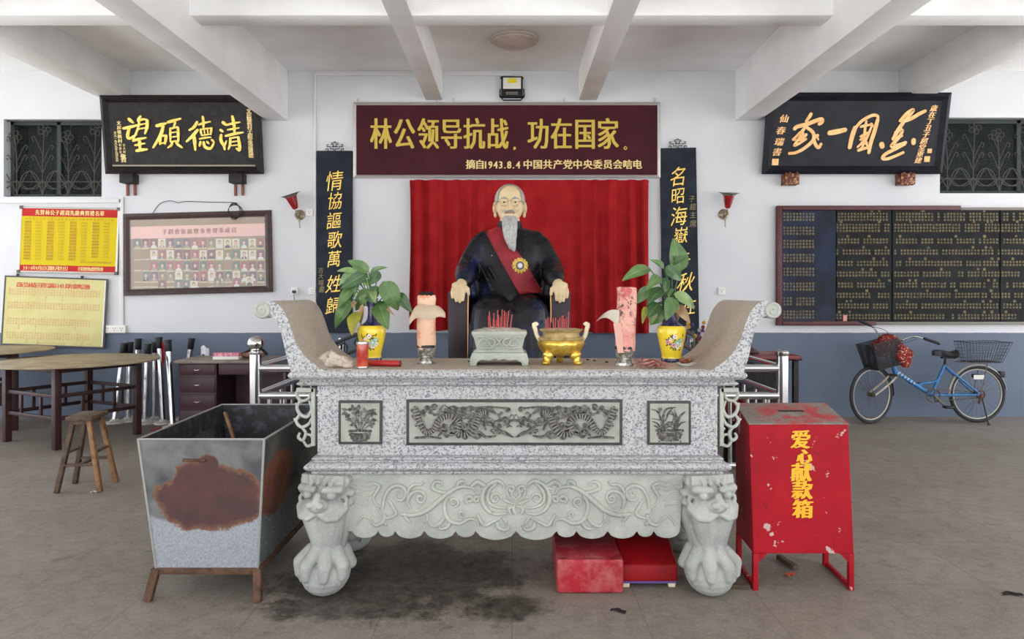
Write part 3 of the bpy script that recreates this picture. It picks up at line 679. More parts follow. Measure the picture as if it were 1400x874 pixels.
PHF = mat('photo_face', (206, 172, 146), .5); PHH = mat('photo_hair', (52, 46, 46), .5); PHS = [mat('photo_suit', (56, 58, 70), .5), mat('photo_shirt', (206, 208, 200), .5), mat('photo_khaki', (150, 140, 110), .5)]
CAP = mat('name_slip', (196, 186, 150), .6)
rows_ = [(345, list(range(16))), (441, list(range(2, 16))), (536, [2, 3, 4, 5, 6, 7, 8, 9, 10, 12, 13, 14, 15]), (618, list(range(1, 16)))]
def photo(u, v, w, h, n):
    m = MB(); bi = random.choice((0, 0, 1, 2, 3, 3, 4, 5, 6, 1)); m.mi = 0; flat(m, u - w / 2, u + w / 2, v - h, v, n, n + .002)
    def disc(cx, cz, rx, rz, dn, mi, half=False):
        m.mi = mi; N = 14; pts = [Vector((cx + rx * math.cos(2 * math.pi * k / N), -(n + dn), max(v - h, cz + rz * math.sin(2 * math.pi * k / N)))) for k in range(N)]; m.add(pts, [tuple(range(N))])
    disc(u, v - h * .98, w * .42, h * .34, .0024, 3); disc(u, v - h * .40, w * .235, h * .25, .0027, 2); disc(u, v - h * .44, w * .20, h * .20, .003, 1)
    if random.random() < .5: disc(u, v - h * .78, w * .08, h * .12, .0033, 4)
    m.build('photograph', [PHB[bi], PHF, PHH, random.choice(PHS), PHS[1]], b, smooth=0, recalc=False)
for r_, (Y, cols) in enumerate(rows_):
    for c_ in range(16):
        X = 178 + c_ * 68.3; u, v = q(X, Y - 2)
        if c_ in cols: photo(u, v, 60 / 6.087 * s, 80 / 6.087 * s, .012)
for X, Y in ((382, 690), (518, 684), (582, 690), (645, 694), (842, 672), (1000, 672), (1108, 660)): u, v = q(X, Y); photo(u, v, 60 / 6.087 * s, 74 / 6.087 * s, .0165)
m = MB()
for Y in (425, 518, 612, 705, 745):
    for c_ in range(16):
        if random.random() < .9: u, v = q(178 + c_ * 68.3, Y + random.uniform(-3, 3)); flat(m, u - .044, u + .044, v - .007, v + .007, .0146, .0158)
m.build('name_slip', CAP, b, smooth=0)
gm = NT('clear_glass').props(.04, 0, .5); gm.base((1, 1, 1, 1)); gm.b.inputs['Alpha'].default_value = .1; GLASS = gm.m
m = MB(); flat(m, -hw + .05, hw - .05, .05, hh - .05, .026, .029); m.build('glass_pane', GLASS, b, smooth=0)
m = MB(); P = lambda X, Y: Vector((q(X, Y)[0], -.03, q(X, Y)[1]))
m.tube(cr([P(310, 140), P(375, 55), P(460, 28), P(530, 45), P(600, 34), P(800, 40), P(960, 42), P(1020, 48)], 5), .004, 5)
for k in range(4): m.tube([P(1000 + (46 + 5 * k) * math.cos(a / 20 * 6.283) + 3 * k, 118 + (70 - 6 * k) * math.sin(a / 20 * 6.283)) + Vector((0, -.025, 0)) for a in range(20)], .0035, 5, True)
m.build('hanging_wire', BLK, b)

# -- the two notice boards
GREYC = mat('grey_corner_plastic', (92, 88, 86), .5)
POOL = '文明德福生金水木成國華建平安志強春秋永興榮光宗祖海山東南'
def notice(name, label, quad, Y, cols):
    """px corners tl,tr,br,bl -> upright board"""
    tl, tr, br, bl = quad; s = Y / F; pxc = (bl[0] + br[0]) / 2; pyb = (bl[1] + br[1]) / 2
    roll = math.degrees(math.atan2(((br[1] - bl[1]) + (tr[1] - tl[1])) / 2, br[0] - bl[0])); sh = math.degrees(math.atan2((tl[0] - bl[0] + tr[0] - br[0]) / 2, bl[1] - tl[1]))
    b = board_root(name, label, 'notice board', pxc, pyb, Y, -2, (roll * .4 + sh * .6)); return b, (br[0] - bl[0]) / 2 * s, (pyb - (tl[1] + tr[1]) / 2) * s, s
b, hw, hh, s = notice('notice_board', 'yellow notice board with red bands of gold lettering at head and foot', ((28, 283), (163, 283.5), (161, 375), (25, 373)), WALL - .03, 0)
m = MB(); flat(m, -hw, hw, 0, hh, 0, .012); m.build('panel', YELB, b, smooth=0)
m = MB(); frame_ring(m, -hw, hw, 0, hh, .022, 0, .02, .004); m.build('frame', ALU, b, smooth=20)
for sx in (-1, 1):
    for z in (0.012, hh - .012): m = MB(); m.box((sx * (hw - .012), -.012, z), (.04, .028, .04)); m.build('corner_cap', GREYC, b, bevel=.005)
def band(v0, v1): m = MB(); flat(m, -hw + .02, hw - .02, v0, v1, .012, .0135); m.build('band', REDB, b, smooth=0)
band(hh - .115, hh - .02); band(.02, .092)
m = MB(); row(m, '先賢林公子超周先慶典賀禮名單', -hw * .70, hw * .70, hh - .07, .06, .05, n=.0145, bold=.002); row(m, '2010年9月5日（農曆七月廿七日）', -hw * .9, hw * .02, .055, .05, .04, n=.0145, bold=.001); row(m, '子超會後處理事會', hw * .2, hw * .72, .055, .048, .04, n=.0145, bold=.001); m.build('gold_lettering', PALEG, b, smooth=0, recalc=False)
m = MB(); vt = hh - .145; dv = (vt - .17) / 13
row(m, '林氏族人子超公周先慶典禮金如下承蒙各界鄉親熱心支持', -hw * .9, hw * .9, vt, .026, .024, n=.0145)
for r_ in range(13):
    for c_ in range(4):
        if r_ == 12 and c_ == 3: continue
        u = -hw * .9 + c_ * hw * .455; v = vt - dv * (r_ + 1.1)
        row(m, '林' + random.choice(POOL) + random.choice(POOL), u, u + .085, v, .027, .026, n=.0145, bold=.0008)
        row(m, ('5000元' if r_ < 2 else '1000元' if r_ < 4 else '500元'), u + .125 + (.01 if r_ > 3 else 0), u + .205, v, .024, .026, n=.0145)
row(m, '理事人員名單另列敬請鄉親諒解', hw * .25, hw * .88, .135, .024, .022, n=.0145)
m.build('small_lettering', OCHRE, b, smooth=0, recalc=False)
b, hw, hh, s = notice('notice_board', 'pale yellow notice board of red columns of names, standing on the plywood table', ((7, 378), (148, 380), (143, 474.5), (2, 473.5)), WALL - .05, 0)
m = MB(); flat(m, -hw, hw, 0, hh, 0, .012); m.build('panel', WHITEP, b, smooth=0)
m = MB(); flat(m, -hw + .015, hw - .035, .012, hh - .02, .012, .0135); m.build('poster', CREAM, b, smooth=0)
m = MB(); frame_ring(m, -hw, hw, 0, hh, .018, 0, .022, .004); m.build('frame', GREYC, b, smooth=20)
for px in (-.75, .5): m = MB(); m.box((px * hw, -.012, hh + .012), (.028, .02, .03)); m.build('clip', BLK, b, bevel=.004)
m = MB(); row(m, '爲紀念林森子超公誕辰', -hw * .76, hw * .02, hh - .105, .06, .052, n=.0145, bold=.003); row(m, '143', hw * .03, hw * .16, hh - .105, .066, .06, n=.0145, bold=.003); row(m, '周年慶典活動', hw * .18, hw * .66, hh - .105, .06, .052, n=.0145, bold=.003); m.build('title_lettering', REDINK, b, smooth=0, recalc=False)
m = MB()
for Y, n_ in ((232, 33), (375, 33), (545, 30), (695, 30)):
    for c_ in range(n_):
        u = -hw * .89 + c_ * hw * .0545 - (232 - Y) * -.0000; L = 3 + (random.random() < .12) * 2
        for k in range(L): put_glyph(m, random.choice(POOL), u, hh - ((Y - 30 - 60) + k * 26) / 7.78 * s, .024, .025, n=.0145)
row(m, '吉大村子超會後處理事會', -hw * .3, hw * .25, .035, .02, n=.0145); row(m, '公元二零一一年敬立', hw * .4, hw * .8, .035, .02, n=.0145)
m.build('small_lettering', PINKINK, b, smooth=0, recalc=False)

# -- the big dark name board
y = WALL - .015; s = y / F
b = board_root('name_board', 'huge glossy black name board of gold characters in a mahogany frame', 'name board', 1270, 445, y)
hh = 163 * s; U = lambda px: (px - 1270) * s; V = lambda py: (445 - py) * s
BLKG = mat('black_panel_blue_reflection', (16, 20, 32), .1, spec=.12, col2=(26, 36, 62), ns=3); BLKG2 = mat('black_stone_panel', (15, 16, 17), .3, spec=.1, col2=(28, 30, 31), ns=4)  # blue reflection on the first panel is put into its base colour
for a, c_, mt in ((1065, 1141, BLKG), (1142.5, 1217, BLKG2), (1218.5, 1364, BLKG2), (1365.5, 1476, BLKG2)):
    m = MB(); flat(m, U(a), U(c_), V(441), V(287), 0, .03); m.build('panel', mt, b, smooth=0, bevel=.003)
m = MB(); flat(m, U(1060), U(1067), 0, hh, 0, .06); flat(m, U(1067.2), U(1310), V(288), hh, 0, .06); flat(m, U(1067.2), U(1195), 0, V(439), 0, .06); m.build('frame', REDW, b, bevel=.008)
m = MB(); flat(m, U(1310.5), U(1480), V(288), hh - .02, 0, .045); flat(m, U(1195.5), U(1480), 0.01, V(440), 0, .045); m.build('ledge', mat('dusty_ledge', (128, 124, 116), .8), b, bevel=.006)
m = MB(); c8 = glyph
def block(px0, px1, py, rows__, pitch=4.35, rp=4.1, sz=3.0, drop=.06):
    px = px0
    while px < px1:
        if random.random() > drop:
            for k in range(rows__): put_glyph(m, random.choice(POOL), U(px), V(py + k * rp), sz * s, sz * s, n=.0335)
        px += pitch
for py in (293, 312, 330, 349, 368, 388, 408, 426): block(1071, 1114 if py < 420 else 1117, py, 3)
for x0, x1 in ((1143, 1214), (1222, 1338), (1341, 1363), (1368, 1474)):
    for i, py in enumerate((293, 308, 328, 343, 358.5, 373, 388, 402, 416.5, 431)):
        block(x0 + (0 if i % 2 else 2.2), x1, py, 3 if i < 2 else 2, drop=.08)
        for k in range(2): put_glyph(m, random.choice(POOL), U(random.uniform(x0, x1)), V(py - 4.3), 3.8 * s, 3.8 * s, n=.0337)
m.build('gold_lettering', DULLG, b, smooth=0, recalc=False)
m = MB(); flat(m, U(1151), U(1156), V(439), V(431), .033, .036); m.build('sticker', mat('pale_red_sticker', (210, 140, 130), .6), b, smooth=0)

# ---------------------------------------------------------------- the granite altar
AC = .027; AY = 3.44; AT = 1.099                     # centre, front, top
altar = thing('altar_table', 'large carved granite altar table with scrolled ends and lion legs', 'altar table', (AC, AY + .335, 0))
def aw(mb, name, m, smooth=35, bevel=0, label=None, recalc=True, par=None): return mb.build(name, m, par or altar, True, smooth, bevel, 3, recalc, label)
def moulded(hx0, y0, y1, prof):
    """slab whose outline steps out by the profile [(z, inset)]; rings from bottom to top"""
    rings = []
    for z, i in prof:
        x = hx0 - i; rings.append([Vector((AC - x, y0 + i, z)), Vector((AC + x, y0 + i, z)), Vector((AC + x, y1 - i, z)), Vector((AC - x, y1 - i, z))])
    return MB().loft(rings)
def bull(z0, z1, i0, r, n=6): return [(z0 + (z1 - z0) * k / n, i0 + r * (1 - math.sin(math.pi * k / n))) for k in range(n + 1)]
pf = [(1.019, .075)] + bull(1.021, 1.044, .032, .014) + [(1.046, .045), (1.052, .045)] + bull(1.054, AT, 0, .02, 8) + [(AT + .0005, .03)]
aw(moulded(1.115, AY, AY + .67, pf), 'top_slab', GRAN, 30)
m = MB(); m.box((AC, AY + .335, AT + .0015), (2.0, .60, .004)); aw(m, 'worn_top', GRAN_D, 0)
m = MB(); m.box((AC, AY + .335, .84), (1.984, .52, .362)); aw(m, 'waist', GRAN, 0, .004)
pf = bull(.588, .606, .03, .006, 4) + bull(.608, .648, 0, .02, 8) + [(.650, .035), (.655, .035)] + bull(.656, .672, .03, .008, 5) + [(.674, .06)]
aw(moulded(1.039, AY, AY + .67, pf), 'base_moulding', GRAN, 30)
# scrolled ends
def scroll_poly():
    s = AY / F; P = lambda px, py: ((px - CX) * s, H - (py - CY) * s)
    out = cr([P(397, 509), P(391, 490), P(387, 472), P(383, 455), P(377, 441), P(370, 434), P(362, 431)], 4)
    inn = cr([P(360, 412.5), P(370, 412), P(380, 417), P(389, 429), P(396, 447), P(403, 467), P(414, 485), P(427, 497), P(442, 507), P(446, 508.7)], 4)
    return [tuple(p) for p in out], [tuple(p) for p in inn], P(357.5, 424.5)
o_, i_, cu = scroll_poly()
for sg, lab in ((1, None), (-1, None)):
    mx = lambda x: x if sg > 0 else 2 * AC - x
    m = MB(); m.mi = 0
    poly = [(mx(x), z) for x, z in o_ + i_]
    m.prism(poly, AY + .012, AY + .655)
    n = len(poly)
    m.m = [0, 0] + [1 if len(o_) - 1 <= k < n - 1 else 0 for k in range(n)]
    cxx = mx(cu[0])
    b = aw(m, 'scroll_end', [GRAN, GRAN_D], 40, .0)
    r = MB(); r.tube([(cxx, AY + .002, cu[1]), (cxx, AY + .008, cu[1]), (cxx, AY + .66, cu[1]), (cxx, AY + .666, cu[1])], [.036, .041, .041, .036], 24)
    for yf in (AY + .001, AY + .667):
        sp = [(cxx + sg * -1 * (.034 - .0023 * k) * math.cos(k * .6 + 1.2) * -1, yf, cu[1] + (.034 - .0023 * k) * math.sin(k * .6 + 1.2)) for k in range(14)]
        r.tube(cr(sp, 3), .005, 6)
    aw(r, 'scroll_roll', STONE, 45, par=b)
# etched panels, black border and drawing raised a hair on pale stone
PALEST = mat('pale_etched_stone', (160, 163, 152), .5, spec=.2, col2=(146, 149, 139), ns=12)
ETCH = mat('etched_black', (66, 64, 61), .55, spec=.2, col2=(112, 109, 103), ns=70, lo=.45, hi=.6); ETCH2 = mat('etched_grey', (128, 126, 119), .55, spec=.2, col2=(82, 80, 76), ns=60, lo=.4, hi=.6); BLKST = mat('black_stone', (44, 43, 42), .3, col2=(56, 55, 53), ns=16)
yw = AY + .075; sw = yw / F
def panel(px0, px1, py0, py1, bw):
    A, B = W(px0, py1, yw), W(px1, py0, yw); m = MB()
    m.box(((A.x + B.x) / 2, yw - .004, (A.z + B.z) / 2), (B.x - A.x, .014, B.z - A.z)); o = aw(m, 'etched_panel', BLKST, 0, .002)
    w = bw * sw; m = MB(); m.box(((A.x + B.x) / 2, yw - .0115, (A.z + B.z) / 2), (B.x - A.x - 2 * w, .003, B.z - A.z - 2 * w)); aw(m, 'pale_ground', PALEST, 0, par=o)
    return o
def etch(strokes, org, k, flip=False, name='engraving', mt=None, par=None, n=.0145, tp=(.6, .35)):
    f = (lambda X, Y: ((org[0] + (X if not flip else -X) * k - CX) * sw, H - (org[1] + Y * k - CY) * sw))
    m = MB(); st = strokes; brush(m, st, f, n, 5, tp)
    m.xf(Matrix.Translation((0, yw, 0))); return aw(m, name, mt or ETCH, 0, recalc=False, par=par)
def leafs(x0, y0, x1, y1, w): return (w, [(x0, y0), ((x0 + x1) / 2, (y0 + y1) / 2), (x1, y1)])
# potted peony
p1 = panel(463.5, 523, 547.5, 607, 3.5)
k = 1 / 3.64; org = (340, 400)
etch([(13, [(500, 688), (555, 685), (614, 688)]), (20, [(506, 704), (555, 708), (608, 704)]), (16, [(512, 720), (555, 724), (604, 720)]), (8, [(520, 734), (555, 736), (594, 734)])], org, k, par=p1, name='engraved_pot', tp=(1, 1))
st = []
for x0, y0, x1, y1, x2, y2 in ((555, 685, 545, 640, 520, 580), (550, 685, 530, 650, 490, 630), (560, 685, 565, 630, 545, 580), (562, 685, 590, 640, 620, 590), (565, 685, 600, 660, 630, 640), (548, 685, 515, 640, 480, 600)): st.append((5, [(x0, y0), (x1, y1), (x2, y2)]))
for x, y, a in ((480, 580, 200), (478, 600, 150), (490, 605, 240), (520, 570, 260), (508, 580, 180), (535, 578, 330), (545, 590, 60), (580, 585, 250), (600, 592, 310), (622, 585, 340), (628, 600, 20), (610, 606, 60), (590, 610, 120), (625, 632, 10), (618, 645, 40), (612, 658, 70), (500, 630, 180), (496, 612, 140), (560, 600, 290), (575, 630, 20), (540, 640, 150), (520, 655, 170), (598, 640, 30), (530, 600, 200), (550, 570, 280)):
    a = R(a); st.append((17, [(x - 9 * math.cos(a), y - 9 * math.sin(a)), (x, y), (x + 12 * math.cos(a), y + 12 * math.sin(a))]))
etch(st, org, k, par=p1)
st = []
for x, y in ((545, 618), (588, 632), (520, 628), (560, 650)):
    for a in range(5): st.append((12, [(x, y), (x + 9 * math.cos(a * 1.257), y + 9 * math.sin(a * 1.257))]))
etch(st, org, k, name='engraved_flowers', mt=ETCH2, par=p1, n=.0175)
# potted orchid
p3 = panel(884.5, 944, 548, 608, 3.5); k = 1 / 3.642; org = (700, 400)
etch([(14, [(714, 686), (782, 684), (850, 686)]), (22, [(722, 702), (782, 706), (842, 702)]), (18, [(728, 719), (782, 724), (836, 719)]), (8, [(738, 733), (782, 736), (826, 733)]), (7, [(732, 736), (728, 742)]), (7, [(834, 736), (838, 742)])], org, k, par=p3, name='engraved_pot', tp=(1, 1))
st = [(18, [(742, 682), (765, 656), (785, 648), (806, 660), (824, 682)]), (10, [(752, 684), (780, 664), (810, 684)])]
for pts, w in (([(745, 680), (735, 620), (720, 590), (692, 580)], 11), ([(750, 680), (750, 620), (765, 580), (812, 570)], 13), ([(742, 680), (720, 650), (695, 640)], 9), ([(756, 680), (745, 640), (695, 625)], 9), ([(735, 682), (715, 665), (702, 662)], 8), ([(800, 680), (812, 620), (780, 600)], 9), ([(806, 680), (816, 620), (805, 580)], 9), ([(812, 680), (830, 620), (858, 592)], 12), ([(814, 680), (836, 650), (860, 642)], 9), ([(790, 660), (805, 610), (783, 585)], 8), ([(735, 600), (733, 580), (735, 574)], 4), ([(760, 640), (775, 600), (800, 570)], 8)): st.append((w, pts))
for a in range(6): st.append((6, [(735, 580), (735 + 11 * math.cos(a * 1.047), 580 + 10 * math.sin(a * 1.047))]))
etch(st, org, k, par=p3)
# twin dragons among clouds (half drawn, mirrored)
p2 = panel(556, 850.5, 546, 608.5, 4); 
def spiral(x, y, r, t=2.2, w=6, s=1, a0=0): return (w, [(x + r * (1 - q / 14) * math.cos(a0 + s * q / 14 * t * 6.28), y + r * (1 - q / 14) * math.sin(a0 + s * q / 14 * t * 6.28)) for q in range(13)])
def dragon():
    st = [(30, [(830, 570), (850, 630), (880, 690), (920, 680), (950, 630), (1000, 610), (1050, 640), (1040, 690), (1090, 700), (1130, 650), (1150, 600), (1190, 590)]),
          (24, [(815, 580), (845, 600), (870, 585)]), (22, [(820, 610), (850, 640), (835, 660)]), (20, [(1190, 590), (1180, 640), (1220, 660)]), (18, [(1160, 570), (1200, 580), (1230, 600)]),
          (14, [(940, 650), (960, 690), (945, 710)]), (14, [(1060, 640), (1020, 590), (990, 580)]), (12, [(1150, 690), (1180, 715), (1230, 710)]), (12, [(1210, 650), (1250, 630), (1240, 605)]), (12, [(1215, 660), (1260, 690), (1310, 715)]),
          (16, [(1010, 570), (1060, 580), (1110, 565)]), (14, [(1120, 600), (1160, 640), (1180, 680)]), (9, [(830, 720), (900, 715), (960, 722)]), (9, [(1100, 575), (1200, 568), (1300, 575)])]
    return st
def clouds():
    st = []
    for x, y, r in ((890, 575, 14), (925, 570, 17), (960, 580, 12), (1010, 690, 22), (1045, 705, 18), (985, 705, 16), (1085, 660, 20), (1110, 690, 22), (1070, 580, 16), (1140, 580, 14), (1110, 620, 18), (1080, 715, 14), (1145, 712, 16), (1030, 650, 16), (975, 660, 12), (1250, 660, 10), (1280, 640, 10), (1290, 580, 12)): st.append(spiral(x, y, r, 1.6, 9, random.choice((1, -1)), random.uniform(0, 6)))
    for x, y in ((1270, 660), (1285, 668), (1300, 640), (1262, 625)): st.append((6, [(x, y), (x + 14, y - 8), (x + 26, y - 2)]))
    st += [(12, [(1240, 700), (1270, 690), (1316, 716)]), (7, [(1250, 640), (1280, 625), (1310, 640)]), (6, [(1290, 660), (1300, 640), (1318, 630)])]
    return st
cxp = 703.3
def puffs():
    r = random.Random(3); st = []
    for x, y, w in ((880, 600, 34), (905, 588, 30), (935, 600, 26), (990, 600, 40), (1020, 585, 44), (1060, 600, 50), (1090, 625, 54), (1120, 655, 50), (1040, 665, 56), (1080, 690, 50), (1000, 690, 46), (960, 680, 34), (1130, 700, 40), (1150, 630, 44), (1175, 600, 40), (1110, 585, 40), (1195, 640, 34), (900, 575, 24), (970, 575, 30), (1215, 690, 24), (1255, 600, 16), (1280, 575, 14)):
        for k in range(3): a = r.uniform(0, 6.28); st.append((w * .62, [(x + w * .3 * math.cos(a), y + w * .22 * math.sin(a)), (x + w * .5 * math.cos(a + .8), y + w * .3 * math.sin(a + .8)), (x + w * .55 * math.cos(a + 1.6), y + w * .3 * math.sin(a + 1.6))]))
    return st
for fl in (False, True):
    og = (340 if not fl else 2 * cxp - 340, 400)
    etch([(w, [(x, min(728, max(562, y))) for x, y in q]) for w, q in puffs()], og, 1 / 3.64, fl, 'engraved_mist', ETCH2, p2, .0142, (.8, .6))
    etch(clouds(), og, 1 / 3.64, fl, 'engraved_clouds', ETCH, p2, .0195)
    etch(dragon(), og, 1 / 3.64, fl, 'engraved_dragon', ETCH, p2, .0245, (.8, .5))
    sc = [(5, [(830 + 0, 570), (838, 600)])]
    base_ = cr(dragon()[0][1], 8)
    sc = [(4, [(a[0] - (b[1] - a[1]) * 2.2, a[1] + (b[0] - a[0]) * 2.2), (a[0] + (b[1] - a[1]) * 2.2, a[1] - (b[0] - a[0]) * 2.2)]) for a, b in zip(base_[:-1:2], base_[1::2])]
    etch(sc, og, 1 / 3.64, fl, 'engraved_scales', mat('etched_pale', (150, 147, 138), .55, spec=.2), p2, .029)
m = []
for x in (1290, 1310, 1330, 1350): m.append((8, [(x - 20, 640), (x, 600 + abs(x - 1320) * .6), (x + 20, 640)]))
etch(m, (340, 400), 1 / 3.64, False, 'engraved_hills', ETCH2, p2, .0147)

# apron with scalloped lower edge and scroll relief
ya = AY + .055; sa = ya / F; X = lambda px: (px - CX) * sa; Z = lambda py: H - (py - CY) * sa
cus = [481, 517, 540, 580, 623, 650, 705.5]; cus = cus + [1411 - c for c in cus[-2::-1]]
low = []
for a, b in zip(cus[:-1], cus[1:]):
    w = b - a; dpt = 3.5 + w * .13; curl = w > 30
    for q in range(9):
        t = q / 9; low.append((X(a + w * t), Z(728.5 + dpt * math.sin(math.pi * t) ** .6 - (1.5 if q == 0 else 0))))
low.append((X(930), Z(727)))
poly = [(X(481) - .02, Z(648)), (X(481) - .02, Z(728))] + low + [(X(930) + .02, Z(648))]
m = MB(); m.prism(poly, ya, ya + .07); apron = aw(m, 'apron', STONE, 30, .006)
for yb in (AY + .55,):
    m = MB(); m.prism(poly, yb, yb + .06); aw(m, 'apron', STONE, 30)
for sx in (-1, 1):
    m = MB(); m.box((AC + sx * .93, AY + .335, .45), (.06, .45, .3)); aw(m, 'apron', STONE, 30, .006)
rel = MB(); k = 320 / 1271
def vine(pts, w, fl, flat=.55, taper=True):
    P = cr(pts, 6); n = len(P); px = [(390 + p[0] * k, 620 + p[1] * k) for p in P]
    if fl: px = [(1411 - a, b) for a, b in px]
    v = [Vector((X(a), ya - .002, Z(b))) for a, b in px]
    w = w * 1.5; flat = .9
    rs = [w * k * sa / 2 * ((.55 + .45 * math.sin(math.pi * min(1, .15 + i / n * 1.0))) if taper else 1) for i in range(n)]
    rel.tube(v, rs, 8, flat=flat)
def curl(x, y, r, s, a0, w, t=1.25): vine([(x + r * (1 - .75 * q / 9) * math.cos(a0 + s * 6.283 * t * q / 9), y + r * (1 - .75 * q / 9) * math.sin(a0 + s * 6.283 * t * q / 9)) for q in range(10)], w, vine.fl)
for fl in (False, True):
    vine.fl = fl
    for yy, x1 in ((150, 470), (172, 500), (195, 480), (225, 470), (250, 450), (275, 440)): vine([(366, yy), (400, yy - 6), (440, yy + 8), (x1, yy - 2)], 9, fl)
    vine([(480, 160), (510, 175), (500, 200), (480, 240), (490, 270), (530, 300)], 16, fl)
    vine([(530, 300), (540, 240), (570, 190), (620, 175), (655, 205), (640, 250), (605, 250), (600, 220), (622, 212)], 18, fl)
    vine([(560, 250), (585, 290), (600, 330), (560, 350), (530, 340), (500, 290)], 16, fl)
    vine([(545, 330), (530, 370), (490, 390), (465, 360)], 18, fl); vine([(465, 360), (430, 340), (405, 360), (390, 395)], 12, fl); vine([(530, 370), (548, 385), (540, 395)], 14, fl)
    vine([(630, 330), (700, 335), (770, 310), (830, 260), (900, 205), (960, 180), (1020, 190), (1040, 215)], 22, fl)
    vine([(640, 320), (660, 355), (680, 375)], 16, fl); vine([(665, 250), (670, 200), (700, 170), (735, 170), (750, 150)], 16, fl); vine([(680, 300), (665, 260), (690, 215), (735, 205), (760, 230), (750, 270), (715, 300)], 16, fl)
    curl(735, 245, 26, 1, 0, 14)
    vine([(880, 215), (830, 205), (800, 185), (815, 155), (850, 160), (850, 180)], 18, fl); vine([(930, 185), (940, 160), (965, 150), (975, 170)], 16, fl)
    vine([(1010, 180), (1040, 155), (1065, 165), (1085, 180), (1060, 195)], 22, fl)
    vine([(890, 225), (865, 270), (870, 330), (900, 370), (950, 380), (1000, 355), (1040, 365), (1050, 395)], 18, fl)
    vine([(870, 340), (840, 380), (800, 395), (775, 365)], 16, fl); curl(915, 265, 28, -1, 1.5, 14); vine([(770, 320), (770, 360), (750, 380)], 14, fl)
    curl(1000, 250, 24, 1, 2, 18); curl(1040, 250, 20, -1, 0, 16); curl(960, 330, 20, 1, 1, 12); vine([(900, 365), (880, 400), (845, 410), (830, 395)], 16, fl)
    vine([(1130, 150), (1085, 190), (1070, 245), (1090, 300), (1140, 330), (1200, 325)], 20, fl); vine([(1150, 160), (1110, 200), (1100, 250), (1130, 285), (1190, 295), (1245, 270)], 16, fl)
    vine([(1120, 165), (1150, 148), (1180, 165), (1185, 190)], 18, fl); curl(1140, 245, 32, -1, 0, 14); vine([(1040, 330), (1080, 390), (1130, 370), (1170, 350)], 16, fl); vine([(1150, 370), (1160, 405), (1200, 415), (1220, 390)], 18, fl); vine([(1180, 350), (1200, 375), (1190, 395)], 14, fl)
    vine([(1185, 250), (1215, 265), (1251, 275)], 14, fl); vine([(1200, 200), (1215, 240), (1251, 250)], 14, fl); curl(1225, 195, 22, 1, 3, 14); vine([(1225, 330), (1215, 300), (1251, 285)], 16, fl)
vine.fl = False
vine([(1251, 250), (1228, 225), (1251, 185)], 14, False); vine([(1251, 250), (1275, 225), (1251, 185)], 14, False); vine([(1251, 330), (1240, 300), (1251, 275)], 18, False)
aw(rel, 'apron_relief', STONE, 60, par=apron)

# openwork brackets hanging beside the waist
for sg in (1, -1):
    def bp(px, py):
        x = (px - CX) * (AY + .09) / F; x = x if sg > 0 else 2 * AC - x
        return Vector((x, AY + .09, H - (py - CY) * (AY + .09) / F))
    m = MB(); B = lambda pts, w, fl=.8: m.tube([bp(*p) for p in cr(pts, 6)], [w * .0036 * (.7 + .3 * math.sin(3.14 * i / (len(pts) * 6 - 6))) for i in range((len(pts) - 1) * 6 + 1)], 8, flat=fl)
    m.box(bp(429, 570) + Vector((0, 0, 0)), (.018, .03, .285)); m.box(bp(418, 533), (.085, .03, .02))
    B([(426, 534), (410, 532), (406, 540), (412, 548), (422, 545), (424, 537)], 3); B([(412, 548), (406, 556), (410, 566), (420, 570), (426, 560), (423, 548)], 3.2); B([(410, 566), (405, 576), (412, 584), (422, 580), (426, 572)], 3)
    B([(412, 584), (418, 592), (414, 602), (408, 598), (410, 592)], 3); B([(414, 602), (420, 610), (428, 606), (426, 596), (420, 594)], 3); B([(405, 576), (402, 572)], 2.6); B([(407, 555), (404, 551)], 2.6); B([(424, 585), (428, 590), (426, 598)], 3); B([(427, 540), (428, 560), (427, 585)], 2.6)
    aw(m, 'openwork_bracket', STONE, 60)

